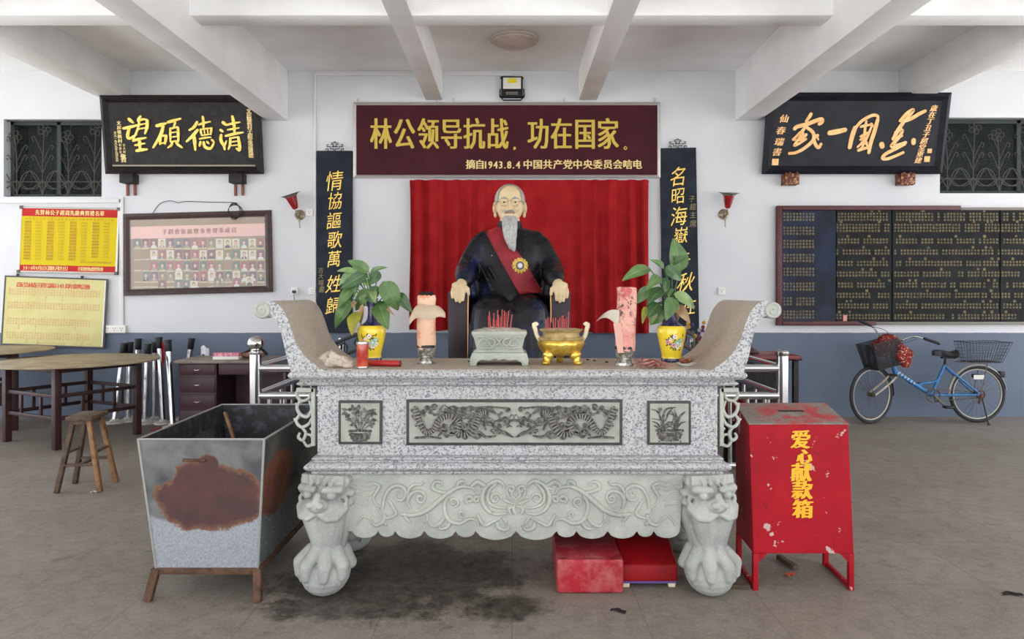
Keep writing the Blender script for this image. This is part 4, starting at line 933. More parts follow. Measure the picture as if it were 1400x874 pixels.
# lion legs, modelled as one skin
def leg_mb():
    """local: x outwards (away from the table centre), -y front, z up; centre of the square leg at 0,0"""
    m = MB(); hz = .588
    m.ell((0, 0, .50), (.128, .125, .10)); m.box((0, 0, .545), (.225, .22, .09)); m.ell((0, .0, .43), (.12, .118, .13))
    # pads of the knee: three long lobes running to the ankle
    m.cap((.055, -.075, .42), (.03, -.03, .245), .066, .052); m.cap((-.05, -.078, .42), (-.012, -.032, .245), .066, .05); m.cap((.075, .02, .42), (.03, .02, .24), .07, .055); m.cap((-.075, .03, .40), (-.02, .03, .24), .065, .055)
    m.cap((0, 0, .32), (0, .0, .16), .092, .066)
    # foot ball and toes
    m.ell((0, -.005, .108), (.122, .118, .108))
    for a in (-62, -22, 20, 60):
        a = R(a - 90); c, s = math.cos(a), math.sin(a)
        m.cap((c * .075, s * .075, .215), (c * .128, s * .122, .165), .036, .034); m.cap((c * .128, s * .122, .165), (c * .128, s * .122, .115), .034, .024); m.cap((c * .128, s * .124, .118), (c * .116, s * .114, .075), .018, .009)
    for a in (40, 90, 140): a = R(a); m.cap((math.cos(a) * .08, math.sin(a) * .08, .2), (math.cos(a) * .122, math.sin(a) * .118, .13), .036, .03)
    # lion mask: brows, eyes, snout, fangs, cheek curls
    m.ell((.0, -.13, .455), (.055, .05, .036)); m.ell((-.026, -.172, .464), (.02, .018, .017)); m.ell((.026, -.172, .464), (.02, .018, .017)); m.cap((0, -.15, .50), (0, -.165, .475), .018, .02)
    for sx in (-1, 1):
        m.ell((sx * .062, -.122, .50), (.024, .026, .021)); m.cap((sx * .03, -.138, .528), (sx * .1, -.118, .53), .016, .02); m.cap((sx * .0, -.14, .425), (sx * .05, -.138, .395), .014, .016); m.cap((sx * .05, -.138, .395), (sx * .09, -.12, .40), .016, .02); m.cap((sx * .09, -.12, .40), (sx * .118, -.09, .435), .02, .018); m.torus((sx * .103, -.085, .47), .02, .011, (0, 1, 0), 12, 6)
        m.cap((sx * .02, -.135, .43), (sx * .075, -.12, .405), .014, .012); m.cap((sx * .075, -.12, .405), (sx * .115, -.08, .425), .014, .02); m.torus((sx * .1, -.075, .555), .02, .012, (0, 1, 0), 12, 6)
        m.cap((sx * .125, -.05, .50), (sx * .12, .05, .50), .022, .018); m.cap((sx * .12, -.05, .455), (sx * .12, .06, .45), .02, .016); m.cap((sx * .11, -.06, .56), (sx * .11, .06, .56), .02, .02)
    for x in (-.05, -.017, .017, .05): m.cap((x, -.118, .555), (x * 1.3, -.108, .582), .013, .011)
    m.cap((0, -.14, .428), (0, -.128, .40), .014, .01)
    return m
lg = remesh(leg_mb(), .0046, 2, .5); zmin = min(v.z for v in lg.v)
for v in lg.v: v.z -= zmin; v.y -= .085 * max(0, 1 - v.z / .588)
LEGS = mat('weathered_leg_stone', (190, 192, 184), .6, col2=(160, 163, 156), ns=8, bump=.1, bs=60)
def leg_stone():
    t = NT('leg_stone').props(.6, 0, .3); p = t.pos(); c = t.mix(t.ramp(t.noise(6, 5, p), .35, .7), lin((172, 174, 166)), lin((142, 145, 140)))
    c = t.mix(t.math('MULTIPLY', t.ramp(t.noise(11, 6, p, .7), .64, .70), .75), c, lin((84, 82, 70))); c = t.mix(t.math('MULTIPLY', t.ramp(t.noise(80, 3, p), .55, .75), .3), c, lin((205, 207, 202))); t.base(c); t.bump(t.noise(60, 4, p), .15); return t.m
LEGM = leg_stone()
me0 = None
for sx, yy, rz in ((-1, AY + .125, -12), (1, AY + .125, 12), (-1, AY + .545, -168), (1, AY + .545, 168)):
    q = MB(); q.v = [v.copy() for v in lg.v]; q.f = lg.f; q.m = lg.m
    M_ = Matrix.Translation((AC + sx * .928, yy, 0)) @ Matrix.Rotation(R(rz), 4, 'Z')
    q.xf(M_); aw(q, 'lion_leg', LEGM, 180, recalc=False)

# ---------------------------------------------------------------- things standing on the altar
def on_altar(px, py): Y = F * (H - AT) / (py - CY); p = W(px, py, Y); return Vector((p.x, Y, AT + .0036)), Y / F
LEAFM = []
def leaf_mat(name, a, b, vein):
    t = NT(name).props(.38, 0, .45); o = t.obj(); c = t.mix(t.ramp(t.noise(18, 4, t.pos()), .35, .7), lin(a), lin(b)); t.base(c); t.bump(t.noise(60, 3, t.pos()), .12)
    t.b.inputs['Subsurface Weight'].default_value = 0; return t.m
LG = [leaf_mat('leaf_green', (74, 104, 56), (98, 128, 76), 0), leaf_mat('leaf_dark', (52, 84, 48), (70, 102, 60), 0), leaf_mat('leaf_light', (112, 138, 82), (136, 158, 104), 0), leaf_mat('leaf_yellow', (168, 160, 44), (140, 150, 60), 0), leaf_mat('leaf_brown', (150, 118, 84), (176, 146, 108), 0)]
def vase(name, label, px, py, cat='vase'):
    p, s = on_altar(px, py); t = thing(name, label, cat, p)
    m = MB(); m.lathe([(0, .0), (.056, 0), (.058, .008), (.054, .02)], seg=40); m.build('foot', BVASE, t)
    body = [(.054, .02), (.053, .032), (.058, .06), (.067, .1), (.0745, .135), (.0775, .16), (.0765, .178), (.070, .190), (.062, .196)]
    m = MB(); m.lathe([tuple(q) for q in cr(body, 4)], seg=48); m.build('body', YVASE, t, smooth=80)
    m = MB(); m.lathe([tuple(q) for q in cr([(.063, .195), (.05, .204), (.032, .22), (.022, .25), (.021, .30), (.030, .335), (.036, .34), (.031, .338), (.016, .30), (.014, .25)], 3)], seg=40); m.build('neck', BVASE, t, smooth=80)
    m = MB(); m.lathe([(.0365, .338), (.038, .341), (.0365, .344), (.032, .341)], seg=40); m.build('lip', BVASE, t)
    # enamelled spray of flowers following the glaze
    bp = [tuple(q) for q in cr(body, 6)]
    def rad(z):
        for a, b in zip(bp[:-1], bp[1:]):
            if a[1] <= z <= b[1]: return a[0] + (b[0] - a[0]) * (z - a[1]) / max(1e-6, b[1] - a[1])
        return bp[-1][0]
    def pt(a, z, d): r = rad(z) + d; th = -math.pi / 2 + a / .075; return Vector((r * math.cos(th), r * math.sin(th), z))
    def dot(mb, a, z, ra, rz, d, rot=0, n=9): mb.add([pt(a + ra * math.cos(k * 6.283 / n) * math.cos(rot) - rz * math.sin(k * 6.283 / n) * math.sin(rot), z + ra * math.cos(k * 6.283 / n) * math.sin(rot) + rz * math.sin(k * 6.283 / n) * math.cos(rot), d) for k in range(n)], [tuple(range(n))])
    cols = [mat('enamel_white', (230, 226, 220), .3), mat('enamel_pink', (214, 150, 170), .3), mat('enamel_green', (60, 104, 62), .3), mat('enamel_black', (34, 40, 34), .3), mat('enamel_rose', (170, 60, 90), .3), mat('enamel_celadon', (150, 190, 160), .3)]
    m = MB(); rnd = random.Random(px)
    m.mi = 3
    for k in range(22): dot(m, rnd.uniform(-.045, .05), rnd.uniform(.07, .15), .010, .0035, .0008, rnd.uniform(0, 3))
    m.mi = 2
    for k in range(22): dot(m, rnd.uniform(-.04, .055), rnd.uniform(.065, .14), .008, .004, .0012, rnd.uniform(0, 3))
    for a, z, r, c in ((-.038, .11, .013, 1), (.02, .105, .02, 5), (-.005, .095, .014, 1), (.04, .12, .014, 5), (.002, .14, .013, 0), (.022, .085, .013, 0), (-.02, .125, .010, 0), (.045, .095, .012, 0)):
        m.mi = c
        for k in range(6): dot(m, a + r * .55 * math.cos(k * 1.047), z + r * .55 * math.sin(k * 1.047), r * .45, r * .45, .0018 + k * .00004)
        m.mi = 4 if c < 5 else 0; dot(m, a, z, r * .3, r * .3, .0024)
    m.build('enamel_flowers', cols, t, smooth=0, recalc=False)
    return t, p, s
def plant(name, label, vp, leaves, stems, yv):
    t = thing(name, label, 'plant', (vp.x, vp.y, vp.z + .30))
    m = MB(); base = Vector((vp.x, vp.y, vp.z + .28))
    for b, tip, w, ci in leaves:
        B = W(b[0], b[1], yv); q = base.lerp(B, .5) + Vector((0, 0, .03))
        m.tube(cr([tuple(base), tuple(q), tuple(B)], 5), .0032, 6)
    m.build('stem', LG[1], t, True)
    for i, (b, tip, w, ci) in enumerate(leaves):
        y0 = yv + random.uniform(-.03, .03); y1 = yv + random.uniform(-.13, .02) if i % 3 else yv + random.uniform(.0, .08)
        B, T = W(b[0], b[1], y0), W(tip[0], tip[1], y1); ax = T - B; L = ax.length; ax.normalize(); wd_ = w * yv / F / 2
        n = Vector((random.uniform(-.5, .5), -1, random.uniform(.1, .6))); n = (n - ax * n.dot(ax)).normalized(); sd = ax.cross(n).normalized()
        droop = L * random.uniform(.06, .14)
        def fn(u, v):
            tt = v; ww = wd_ * (math.sin(math.pi * min(1, tt ** .62)) ** .8) * (1.0 if tt < .98 else .2) if 0 < tt < 1 else 0
            x = (u - .5) * 2; bend = droop * math.sin(math.pi * tt); fold = .22 * ww * abs(x); wave = .05 * ww * math.sin(tt * 14 + x * 2) * abs(x)
            return B + ax * (L * tt) + sd * (x * ww) + n * (bend - 0 + fold + wave - .0)
        m = MB(); m.grid(fn, 8, 14); f0 = list(m.f); nv = len(m.v)
        m.add([v - n * .0012 for v in m.v], [tuple(reversed(f)) for f in f0])
        vm = MB(); vm.tube([fn(.5, v / 10) + n * .0008 for v in range(1, 10)], .0014, 5)
        lf = m.build('leaf', LG[ci], t, True, smooth=180, recalc=False); vm.build('midrib', LG[2] if ci < 3 else LG[4], lf, True)
    return t
K = lambda ox: (lambda x, y: (ox + x / 4.6, 350 + y / 4.6))
v1, vp, vs_ = vase('flower_vase', 'yellow enamelled vase behind the small red candle jar', 508, 494.5)
k4 = K(400)
lv = [((480, 100), (345, 28), 75, 0), ((400, 95), (278, 96), 38, 2), ((468, 108), (298, 208), 80, 1), ((380, 110), (292, 190), 62, 0), ((486, 112), (598, 72), 42, 0), ((548, 100), (478, 182), 68, 1), ((572, 160), (664, 345), 125, 0), ((660, 235), (752, 358), 72, 1), ((532, 190), (496, 306), 88, 1), ((468, 205), (398, 346), 80, 0), ((378, 195), (284, 332), 74, 0), ((412, 165), (384, 262), 50, 1), ((372, 280), (268, 458), 90, 0), ((538, 288), (602, 466), 115, 0), ((418, 350), (374, 502), 95, 3), ((352, 210), (345, 300), 72, 1), ((455, 150), (474, 192), 55, 2), ((585, 300), (646, 378), 24, 4), ((440, 305), (428, 440), 36, 4), ((395, 290), (380, 330), 40, 4), ((470, 230), (510, 300), 50, 1), ((455, 240), (440, 330), 60, 0), ((500, 220), (520, 300), 54, 2)]
plant('vase_plant', 'bushy green plant with one yellow drooping leaf, in the vase near the candle jar', vp, [(k4(*a), k4(*b), w / 4.6, c) for a, b, w, c in lv], 0, vp.y - .01)
v2, vp, vs_ = vase('flower_vase', 'yellow enamelled vase beside the pink paper strips', 918, 495.5)
k4 = K(700)
lv = [((1062, 95), (1012, -112), 118, 0), ((862, 76), (690, 158), 86, 0), ((956, 72), (868, 24), 46, 0), ((965, 70), (1066, 156), 88, 1), ((928, 130), (842, 214), 72, 0), ((960, 138), (962, 244), 58, 1), ((872, 198), (778, 302), 78, 0), ((962, 208), (848, 312), 98, 1), ((1000, 205), (985, 262), 52, 0), ((1018, 238), (1148, 336), 80, 2), ((922, 298), (852, 392), 84, 1), ((1012, 262), (968, 408), 92, 0), ((955, 340), (868, 434), 74, 0), ((842, 318), (820, 428), 38, 3), ((1042, 308), (1122, 424), 62, 4), ((1022, 288), (1042, 414), 34, 4), ((890, 310), (870, 440), 60, 2), ((1010, 40), (1090, 10), 60, 1)]
plant('vase_plant', 'green plant with a tall upright leaf and tan dried leaves, in the other vase', vp, [(k4(*a), k4(*b), w / 4.6, c) for a, b, w, c in lv], 0, vp.y - .01)

# candles in cut glass holders
def wax(name, cols, ns, burnt):
    t = NT(name).props(.5, 0, .4); o = t.obj(); z = t.sep(o)[2]; c = t.mix(t.ramp(t.noise(ns, 5, o), .35, .65), lin(cols[0]), lin(cols[1])); c = t.mix(t.ramp(t.noise(13, 4, o), .52, .62), c, lin(cols[2]))
    if burnt: c = t.mix(t.math('MULTIPLY', t.ramp(t.noise(24, 5, o, .7, 1.5), .56, .60), t.ramp(z, .1, .3)), c, lin((40, 30, 32)))
    t.base(c); t.bump(t.noise(40, 4, o), .25); return t.m
WAX1 = wax('salmon_wax', ((214, 170, 142), (224, 190, 160), (206, 132, 90)), 8, False); WAX2 = wax('pink_wax', ((206, 134, 122), (220, 178, 156), (186, 92, 92)), 9, True)
FLAPM = mat('translucent_wax_skin', (176, 158, 134), .5, col2=(190, 172, 146), ns=12); FLAPM2 = mat('cream_wax_skin', (206, 198, 182), .5, col2=(192, 182, 164), ns=12)
GLASSH = mat('cut_glass_holder', (196, 194, 184), .12, .6, .6, col2=(110, 108, 100), ns=60); CHAR = mat('charred_wick', (30, 26, 26), .9)
def candle_holder(t):
    m = MB(); m.lathe([(0, 0), (.050, 0), (.052, .006), (.046, .014), (.048, .020), (.038, .026), (.042, .034), (.036, .040), (.044, .048), (.046, .070), (.050, .076), (.050, .090), (.044, .09), (.042, .07), (0, .07)], seg=32); m.build('candle_holder', GLASSH, t, smooth=60)
p, s = on_altar(583, 498); t = thing('altar_candle', 'pale salmon candle with a slumped wax skin, near the stone incense burner', 'candle', p)
candle_holder(t)
m = MB(); m.lathe([(.048, .082), (.0505, .085), (.0505, .098), (.049, .1)], seg=32); m.build('collar', BLK, t)
m = MB(); m.lathe([(0, .075), (.049, .078), (.0505, .12), (.0495, .2), (.049, .27), (.047, .31), (.046, .345), (.042, .362), (.03, .366), (0, .355)], seg=40, wob=lambda a, z: 1 + .025 * math.sin(3 * a + z * 20) + (.10 * math.sin(a * 2 + 1) if z > .34 else 0)); m.build('candle', WAX1, t, smooth=80)
m = MB(); 
for k in range(9): a = k * .7; m.ell((.03 * math.cos(a), .03 * math.sin(a), .366 + .006 * math.sin(k * 2)), (.012, .012, .012), u=8, v=6)
m.ell((-.037, -.01, .34), (.014, .012, .014), u=10, v=6); m.build('charred_rim', CHAR, t)
def skin(fn, nm, mt, t, n0=14, n1=10):
    m = MB(); m.grid(fn, n0, n1); f0 = list(m.f); cnt = len(m.v); ns = []
    m.add([v + Vector((0, .002, .001)) for v in m.v], [tuple(reversed(f)) for f in f0]); m.build(nm, mt, t, smooth=180, recalc=False)
def fl1(u, v):
    x = -.085 + .19 * u; arch = .305 - 3.9 * (x - .0) ** 2 * (1 if x > 0 else 2.6) + .01 * math.sin(u * 9); wdt = .050 * (math.sin(math.pi * (.12 + .8 * u)) ** .7)
    return Vector((x, -.056 - .018 * math.sin(math.pi * u) + .01 * math.sin(v * 3), arch - wdt * (v - .2) * 1.5))
skin(fl1, 'wax_skin', FLAPM, t)
p, s = on_altar(854, 501); t = thing('altar_candle', 'tall pink candle with charred patches, near the yellow vase of dried leaves', 'candle', p)
candle_holder(t); m = MB(); m.lathe([(.048, .084), (.0505, .087), (.0505, .1), (.049, .102)], seg=32); m.build('collar', BLK, t)
m = MB(); m.lathe([(0, .075), (.049, .078), (.0505, .12), (.0505, .2), (.050, .3), (.049, .36), (.05, .40), (.044, .405), (.03, .39), (0, .37)], seg=40, rot=Matrix.Rotation(R(2.0), 3, 'Y'), wob=lambda a, z: 1 + .03 * math.sin(4 * a + z * 25) + (.12 * math.sin(a + 4) if z > .36 else 0)); m.build('candle', WAX2, t, smooth=80)
skin(lambda u, v: Vector((-.150 + .115 * u + .0 * v, -.045 + .02 * v - .02 * math.sin(3 * u), .262 + .028 * math.sin(u * 2.2) - (.055 * v) * (u ** 1.5 * 1.6 + .12) - .03 * (1 - u) ** 3)), 'wax_skin', FLAPM2, t)
skin(lambda u, v: Vector((-.066 + .04 * u + .022 * v, -.045 * (1 - u * .2) - .01, .22 - .15 * v)), 'wax_skin', mat('pink_wax_skin', (206, 160, 144), .5), t, 6, 8)

# stone incense burner
p, s = on_altar(683, 498.5); t = thing('incense_burner', 'carved pale stone rectangular incense burner heaped with ash', 'incense burner', p)
bx, by = .135, .095
def tap(prof, hx, hy):
    m = MB(); m.loft([[Vector((sx * (hx + o), sy * (hy + o), z)) for sx, sy in ((-1, -1), (1, -1), (1, 1), (-1, 1))] for z, o in prof]); return m
m = MB(); 
pl = [(-.150, 0), (-.118, 0), (-.112, .018), (-.09, .03), (-.05, .026), (-.02, .036), (0, .026), (.02, .036), (.05, .026), (.09, .03), (.112, .018), (.118, 0), (.150, 0), (.152, .03), (.14, .066), (-.14, .066), (-.152, .03)]
m.prism(pl, -.105, -.075); m.prism(pl, .075, .105); m.box((0, 0, .05), (.27, .19, .028))
for sx in (-1, 1): m.box((sx * .135, 0, .022), (.03, .2, .044))
m.build('stand', STONE2, t, bevel=.004)
tap([(.062, -.006), (.07, 0), (.085, -.012), (.14, .0), (.158, .010), (.166, .012), (.176, .012), (.176, -.01), (.166, -.02)], bx - .005, by - .005).build('body', STONE2, t, bevel=.002)
m = MB()
for sx in (-1, 1):
    for pts in ([(.11, .11), (.09, .135), (.06, .13), (.055, .105), (.08, .1)], [(.06, .14), (.03, .135), (.02, .115), (.04, .1), (.05, .115)], [(.02, .1), (0, .12), (.015, .14)], [(.115, .145), (.1, .15), (.08, .145)], [(.11, .095), (.07, .09), (.03, .095)]):
        m.tube([(sx * a, -by + .003 - (z - .09) * .10, z) for a, z in cr(pts, 5)], .005, 6)
m.build('relief', STONE2, t)
m = MB()
def heap(hx, hy, z, hh, round_=False):
    def fn(u, v):
        a, b = (u - .5) * 2, (v - .5) * 2
        if round_: r = max(abs(a), abs(b)); l = math.hypot(a, b) or 1; a, b = a * r / l, b * r / l
        k_ = max(0, 1 - max(abs(a), abs(b)) ** 2.5) if not round_ else max(0, 1 - math.hypot(a, b) ** 2)
        return Vector((a * hx, b * hy, z + hh * k_ + .008 * mnoise.noise(Vector((a * 6, b * 6, 1.3 + hx)))))
    return fn
m.grid(heap(bx + .0, by + .0, .172, .02), 22, 16); m.grid(lambda u, v: heap(bx - .001, by - .001, .168, 0)(1 - u, v), 2, 2); m.build('ash', ASH, t, smooth=180, recalc=False)
m = MB(); m.add([Vector((.11, -.07, .19)), Vector((.15, -.085, .187)), Vector((.152, -.05, .192)), Vector((.12, -.04, .196))], [(0, 1, 2, 3), (3, 2, 1, 0)]); 
sp1 = p.copy()
STICKS = []
def sticks(pts, base_p, zroot, group, label, lens, burner):
    for i, (px, ptop, lean) in enumerate(pts):
        y = base_p.y + random.uniform(-.05, .04); r = W(px, 0, y); root = Vector((r.x, y, zroot)); L = max(.03, H - (ptop - CY) * y / F - zroot)
        o = thing('incense_stick', label, 'incense stick', root, (R(random.uniform(-4, 4)), R(lean), 0), group)
        m = MB(); m.cyl((0, 0, -.012), (0, 0, L), .0026, .0022, 6); m.build('stick', SPINK, o); m = MB(); m.cyl((0, 0, L), (0, 0, L + .004), .0024, .0016, 6); m.build('burnt_tip', CHAR, o)
st = [(668.5, 432, -3), (671, 426, -5), (674, 436, 2), (676, 428, -2), (678, 437, 4), (680.5, 424, 0), (682, 431, -1), (684, 433, 3), (686, 423, 1), (689, 424.5, 2), (691, 427, 3), (693, 425, 5), (697, 430, 9)]
sticks(st, sp1, AT + .185, 'incense sticks in the stone burner', 'thin red incense stick standing in the ash of the stone burner', 0, t)
# bronze gilt tripod censer
p, s = on_altar(767, 498.5); t = thing('incense_burner', 'gilded bronze incense burner on three lion feet with ivory handles', 'incense burner', p)
BRZ = mat('gilt_bronze', (206, 166, 56), .3, .75, .5, col2=(236, 206, 110), ns=26, bump=.3, bs=45); BRZD = mat('dusty_gilt_bronze', (198, 178, 130), .5, .4, .5, col2=(158, 132, 78), ns=22)
m = MB(); m.lathe([tuple(q) for q in cr([(0, .05), (.06, .048), (.095, .06), (.116, .085), (.124, .11), (.116, .130)], 4)], seg=56, wob=lambda a, z: 1 + .012 * math.sin(10 * a) * math.sin(z * 90)); m.build('bowl', BRZ, t, smooth=80)
m = MB(); m.lathe([(.118, .128), (.124, .133), (.118, .14), (.1, .146), (.095, .155), (.098, .166), (.112, .176), (.116, .182), (.11, .185), (.092, .18), (.09, .15)], seg=56); m.build('rim', BRZD, t)
for a in (-142, -38, 90):
    a = R(a); c, sn = math.cos(a), math.sin(a); m = MB(); m.ell((c * .088, sn * .088, .052), (.03, .03, .032)); m.cap((c * .098, sn * .098, .04), (c * .098, sn * .098, .012), .02, .019); m.ell((c * .108, sn * .108, .012), (.022, .024, .012)); m.ell((c * .112, sn * .112, .058), (.012, .012, .012)); m.build('lion_foot', BRZ, t, smooth=60)
for sx in (-1, 1):
    m = MB(); P = cr([(sx * .112, 0, .125), (sx * .128, 0, .15), (sx * .135, 0, .18), (sx * .142, 0, .2), (sx * .134, 0, .212), (sx * .125, 0, .203)], 4); m.tube(P, [.012] * len(P), 10); m.ell((sx * .138, 0, .208), (.016, .014, .012)); m.build('handle', IVORY, t, smooth=80)
m = MB(); m.grid(heap(.094, .094, .172, .014, True), 18, 18); m.build('ash', ASH, t, smooth=180, recalc=False)
st = [(747.5, 436, -4), (749.5, 434, -2), (752, 433, 1), (757, 435, -3), (759, 434, 2), (763.5, 437, -2), (765.5, 434, 0), (768, 432, 1), (770, 431, 0), (771.5, 436, 3), (774, 434, 2), (776.5, 426, 2)]
sticks(st, p, AT + .176, 'incense sticks in the bronze burner', 'thin red incense stick standing in the ash of the gilded bronze burner', 0, t)

# small things
p, s = on_altar(495.5, 504); t = thing('candle_jar', 'small red glass candle jar beside the crumpled cloth', 'candle jar', p)
RG = mat('red_votive_glass', (158, 44, 30), .15, spec=.5, coat=.4, col2=(196, 92, 66), ns=18)
m = MB(); m.lathe([(0, 0), (.028, 0), (.0295, .004), (.0295, .125), (.027, .127), (.0265, .11), (0, .11)], seg=28); m.build('jar', RG, t); m = MB(); m.lathe([(.0298, .118), (.031, .122), (.0298, .130), (.0275, .130)], seg=28); m.build('rim', SILV, t); m = MB(); m.lathe([(.0298, 0), (.031, .003), (.0298, .008)], seg=28); m.build('base_ring', SILV, t)
p, s = on_altar(526, 502); t = thing('red_tube', 'red lacquered wooden tube lying in front of the yellow vase', 'tube', p, (0, 0, R(-12)))
m = MB(); m.cyl((-.085, 0, .0155), (.085, 0, .0155), .0155, seg=20); m.build('tube', RED, t, bevel=.002); m = MB(); m.torus((.084, 0, .0155), .0135, .003, (1, 0, 0), 20, 6); m.build('end_ring', BROWNW, t)
CLOTH = mat('soiled_cloth', (206, 196, 182), .9, col2=(186, 172, 156), ns=14, bump=.2)
p, s = on_altar(461, 502.5); p.x += .0
def rag(u, v):
    a, b = (u - .5) * 2, (v - .5) * 2; e = max(0, 1 - max(abs(a), abs(b)) ** 4)
    z = e * (.012 + .05 * math.exp(-((a + .45) ** 2 * 5 + b * b * 1.5)) + .03 * math.exp(-((a - .2) ** 2 * 3 + (b - .2) ** 2 * 3)) + .016 * (1 + math.sin(a * 9 + b * 4 + math.sin(b * 5) * 2)) * (1 - .4 * abs(a)))
    return Vector((a * .088 + .012 * math.sin(b * 4), b * .055 + .012 * math.sin(a * 5 + 1), z + .001))
m = MB(); rope_ = lambda P_, r: [m.cap(a, b, r0, r1) for a, b, r0, r1 in zip([Vector(q) for q in P_[:-1]], [Vector(q) for q in P_[1:]], r[:-1], r[1:])]
rope_(cr([(-.07, -.02, .016), (-.085, .0, .03), (-.065, .012, .055), (-.035, .01, .058), (-.01, .0, .042), (.03, -.005, .034), (.07, -.01, .02), (.088, -.012, .014)], 4), [.014] * 6 + [.02] * 6 + [.024] * 6 + [.022] * 5 + [.016, .014, .013, .012, .01, .008])
rope_(cr([(-.05, -.035, .012), (-.03, -.03, .03), (.01, -.03, .024), (.05, -.03, .016), (.08, -.03, .01)], 4), [.013] * 5 + [.018] * 6 + [.013] * 6)
m.ell((.0, .0, .016), (.085, .045, .02)); m.ell((-.055, .0, .02), (.04, .035, .022)); m.ell((.03, .02, .02), (.05, .03, .026)); m.ell((-.02, .03, .02), (.05, .03, .03))
o = remesh(m, .0035, 1, .5, lambda v: Vector((v.x + .010 * mnoise.noise(v * 30), v.y + .012 * mnoise.noise(v * 34 + Vector((5, 0, 0))), max(.0006, v.z + .016 * abs(mnoise.noise(v * 38 + Vector((0, 7, 0)))) * min(1, v.z * 40) - .004)))).build('cleaning_rag', CLOTH, None, smooth=180, recalc=False); o.location = p; o.rotation_euler = (0, 0, R(-8)); tag(o, 'crumpled pale cloth rag lying against the scrolled end', 'cloth')
for i in range(16):
    px = 872 + random.uniform(0, 44); py = random.uniform(501, 506) if px > 890 else random.uniform(496, 505); p, s = on_altar(px, py); L = random.uniform(.07, .15); w = random.uniform(.012, .02); a = random.uniform(-.5, .35); cu_ = random.uniform(-.01, .02)
    m = MB(); fn = lambda u, v: Vector(((u - .5) * L, (v - .5) * w + .012 * math.sin(u * 4 + i), .002 + .004 * (i % 5) + .012 * math.sin(u * 3.1) * (.5 + (i % 3)) * .6 + .004 * math.sin(u * 14 + v)))
    m.grid(fn, 12, 3); f0 = list(m.f); m.add([v - Vector((0, 0, .0012)) for v in m.v], [tuple(reversed(f)) for f in f0]); o = m.build('paper_strip', PINKP, None, smooth=180, recalc=False); o.location = p; o.rotation_euler = (0, 0, a)
    tag(o, 'pink paper strip in the loose heap between pink candle and saucer', 'paper', 'pink paper strips on the altar')
p, s = on_altar(938, 502); t = thing('offering_saucer', 'white saucer holding brown food at the foot of the scrolled end', 'saucer', p)
m = MB(); m.lathe([(0, 0), (.025, 0), (.03, .004), (.046, .014), (.050, .018), (.046, .017), (.028, .008), (0, .007)], seg=36); m.build('dish', mat('white_porcelain', (226, 224, 218), .2, spec=.6), t, smooth=80)
p2_ = p + Vector((-.002, 0, .012)); m = MB()
for k in range(9): m.ell((random.uniform(-.022, .022), random.uniform(-.018, .018), .008 + .006 * (k % 3)), (.016, .013, .011), Euler((random.random(), random.random(), random.random())).to_matrix(), 10, 7)
o = remesh(m, .003, 2).build('offering_food', mat('brown_pastry', (128, 78, 44), .5, col2=(96, 54, 32), ns=40), None, smooth=180); o.location = p2_; tag(o, 'brown lump of food lying on the white saucer', 'food')
CRB = mat('dead_ash_bits', (70, 62, 56), .9)
for px, py in ((641, 496), (812, 495), (803, 493.5), (829, 497), (721, 498)):
    p, s = on_altar(px, py); m = MB(); m.ell((0, 0, .004), (random.uniform(.006, .012), .006, .004), u=8, v=6); m.ell((.008, .004, .003), (.006, .005, .003), u=8, v=6); o = m.build('ash_crumb', CRB); o.location = p; tag(o, 'dark crumb of burnt incense lying on the altar top', 'ash crumb', 'burnt crumbs on the altar')
# dried flower bunch showing behind the scroll end
c = W(952, 470, 4.9); t = thing('dried_bouquet', 'small bunch of purple and yellow flowers behind the scrolled end near the saucer', 'flowers', (c.x, 4.9, .75))
FCOL = [mat('petal_purple', (70, 46, 90), .8), mat('petal_yellow', (176, 130, 44), .8), mat('petal_red', (104, 30, 36), .8), mat('petal_white', (170, 160, 156), .8)]
m = MB()
for k in range(9): x = random.uniform(-.06, .06); m.tube(cr([(0, 0, .0), (x * .4, 0, .2), (x, random.uniform(-.03, .03), .42 + random.uniform(-.03, .08))], 5), .003, 5)
m.build('stem', LG[1], t)
for k in range(15):
    x, z = random.uniform(-.07, .07), random.uniform(.40, .53); m = MB(); y0 = random.uniform(-.04, .03)
    for a in range(6): m.ell((x + .008 * math.cos(a * 1.047), y0 + .004 * math.sin(a * 2 + k), z + .008 * math.sin(a * 1.047)), (.0065, .005, .0065), u=7, v=5)
    m.ell((x, y0 - .004, z), .004, u=7, v=5); m.build('blossom', FCOL[k % 4], t)
# pot carrying that bunch stands on a narrow shelf behind the altar
t = thing('side_stand', 'dark wooden plant stand carrying the flower bunch behind the altar', 'stand', (c.x, 4.9, 0))
m = MB(); m.box((0, 0, .735), (.26, .26, .03)); m.build('stand_top', TABW, t, bevel=.004)
for sx in (-1, 1):
    for sy in (-1, 1): m = MB(); m.box((sx * .1, sy * .1, .36), (.03, .03, .72)); m.build('leg', TABW, t, bevel=.003)

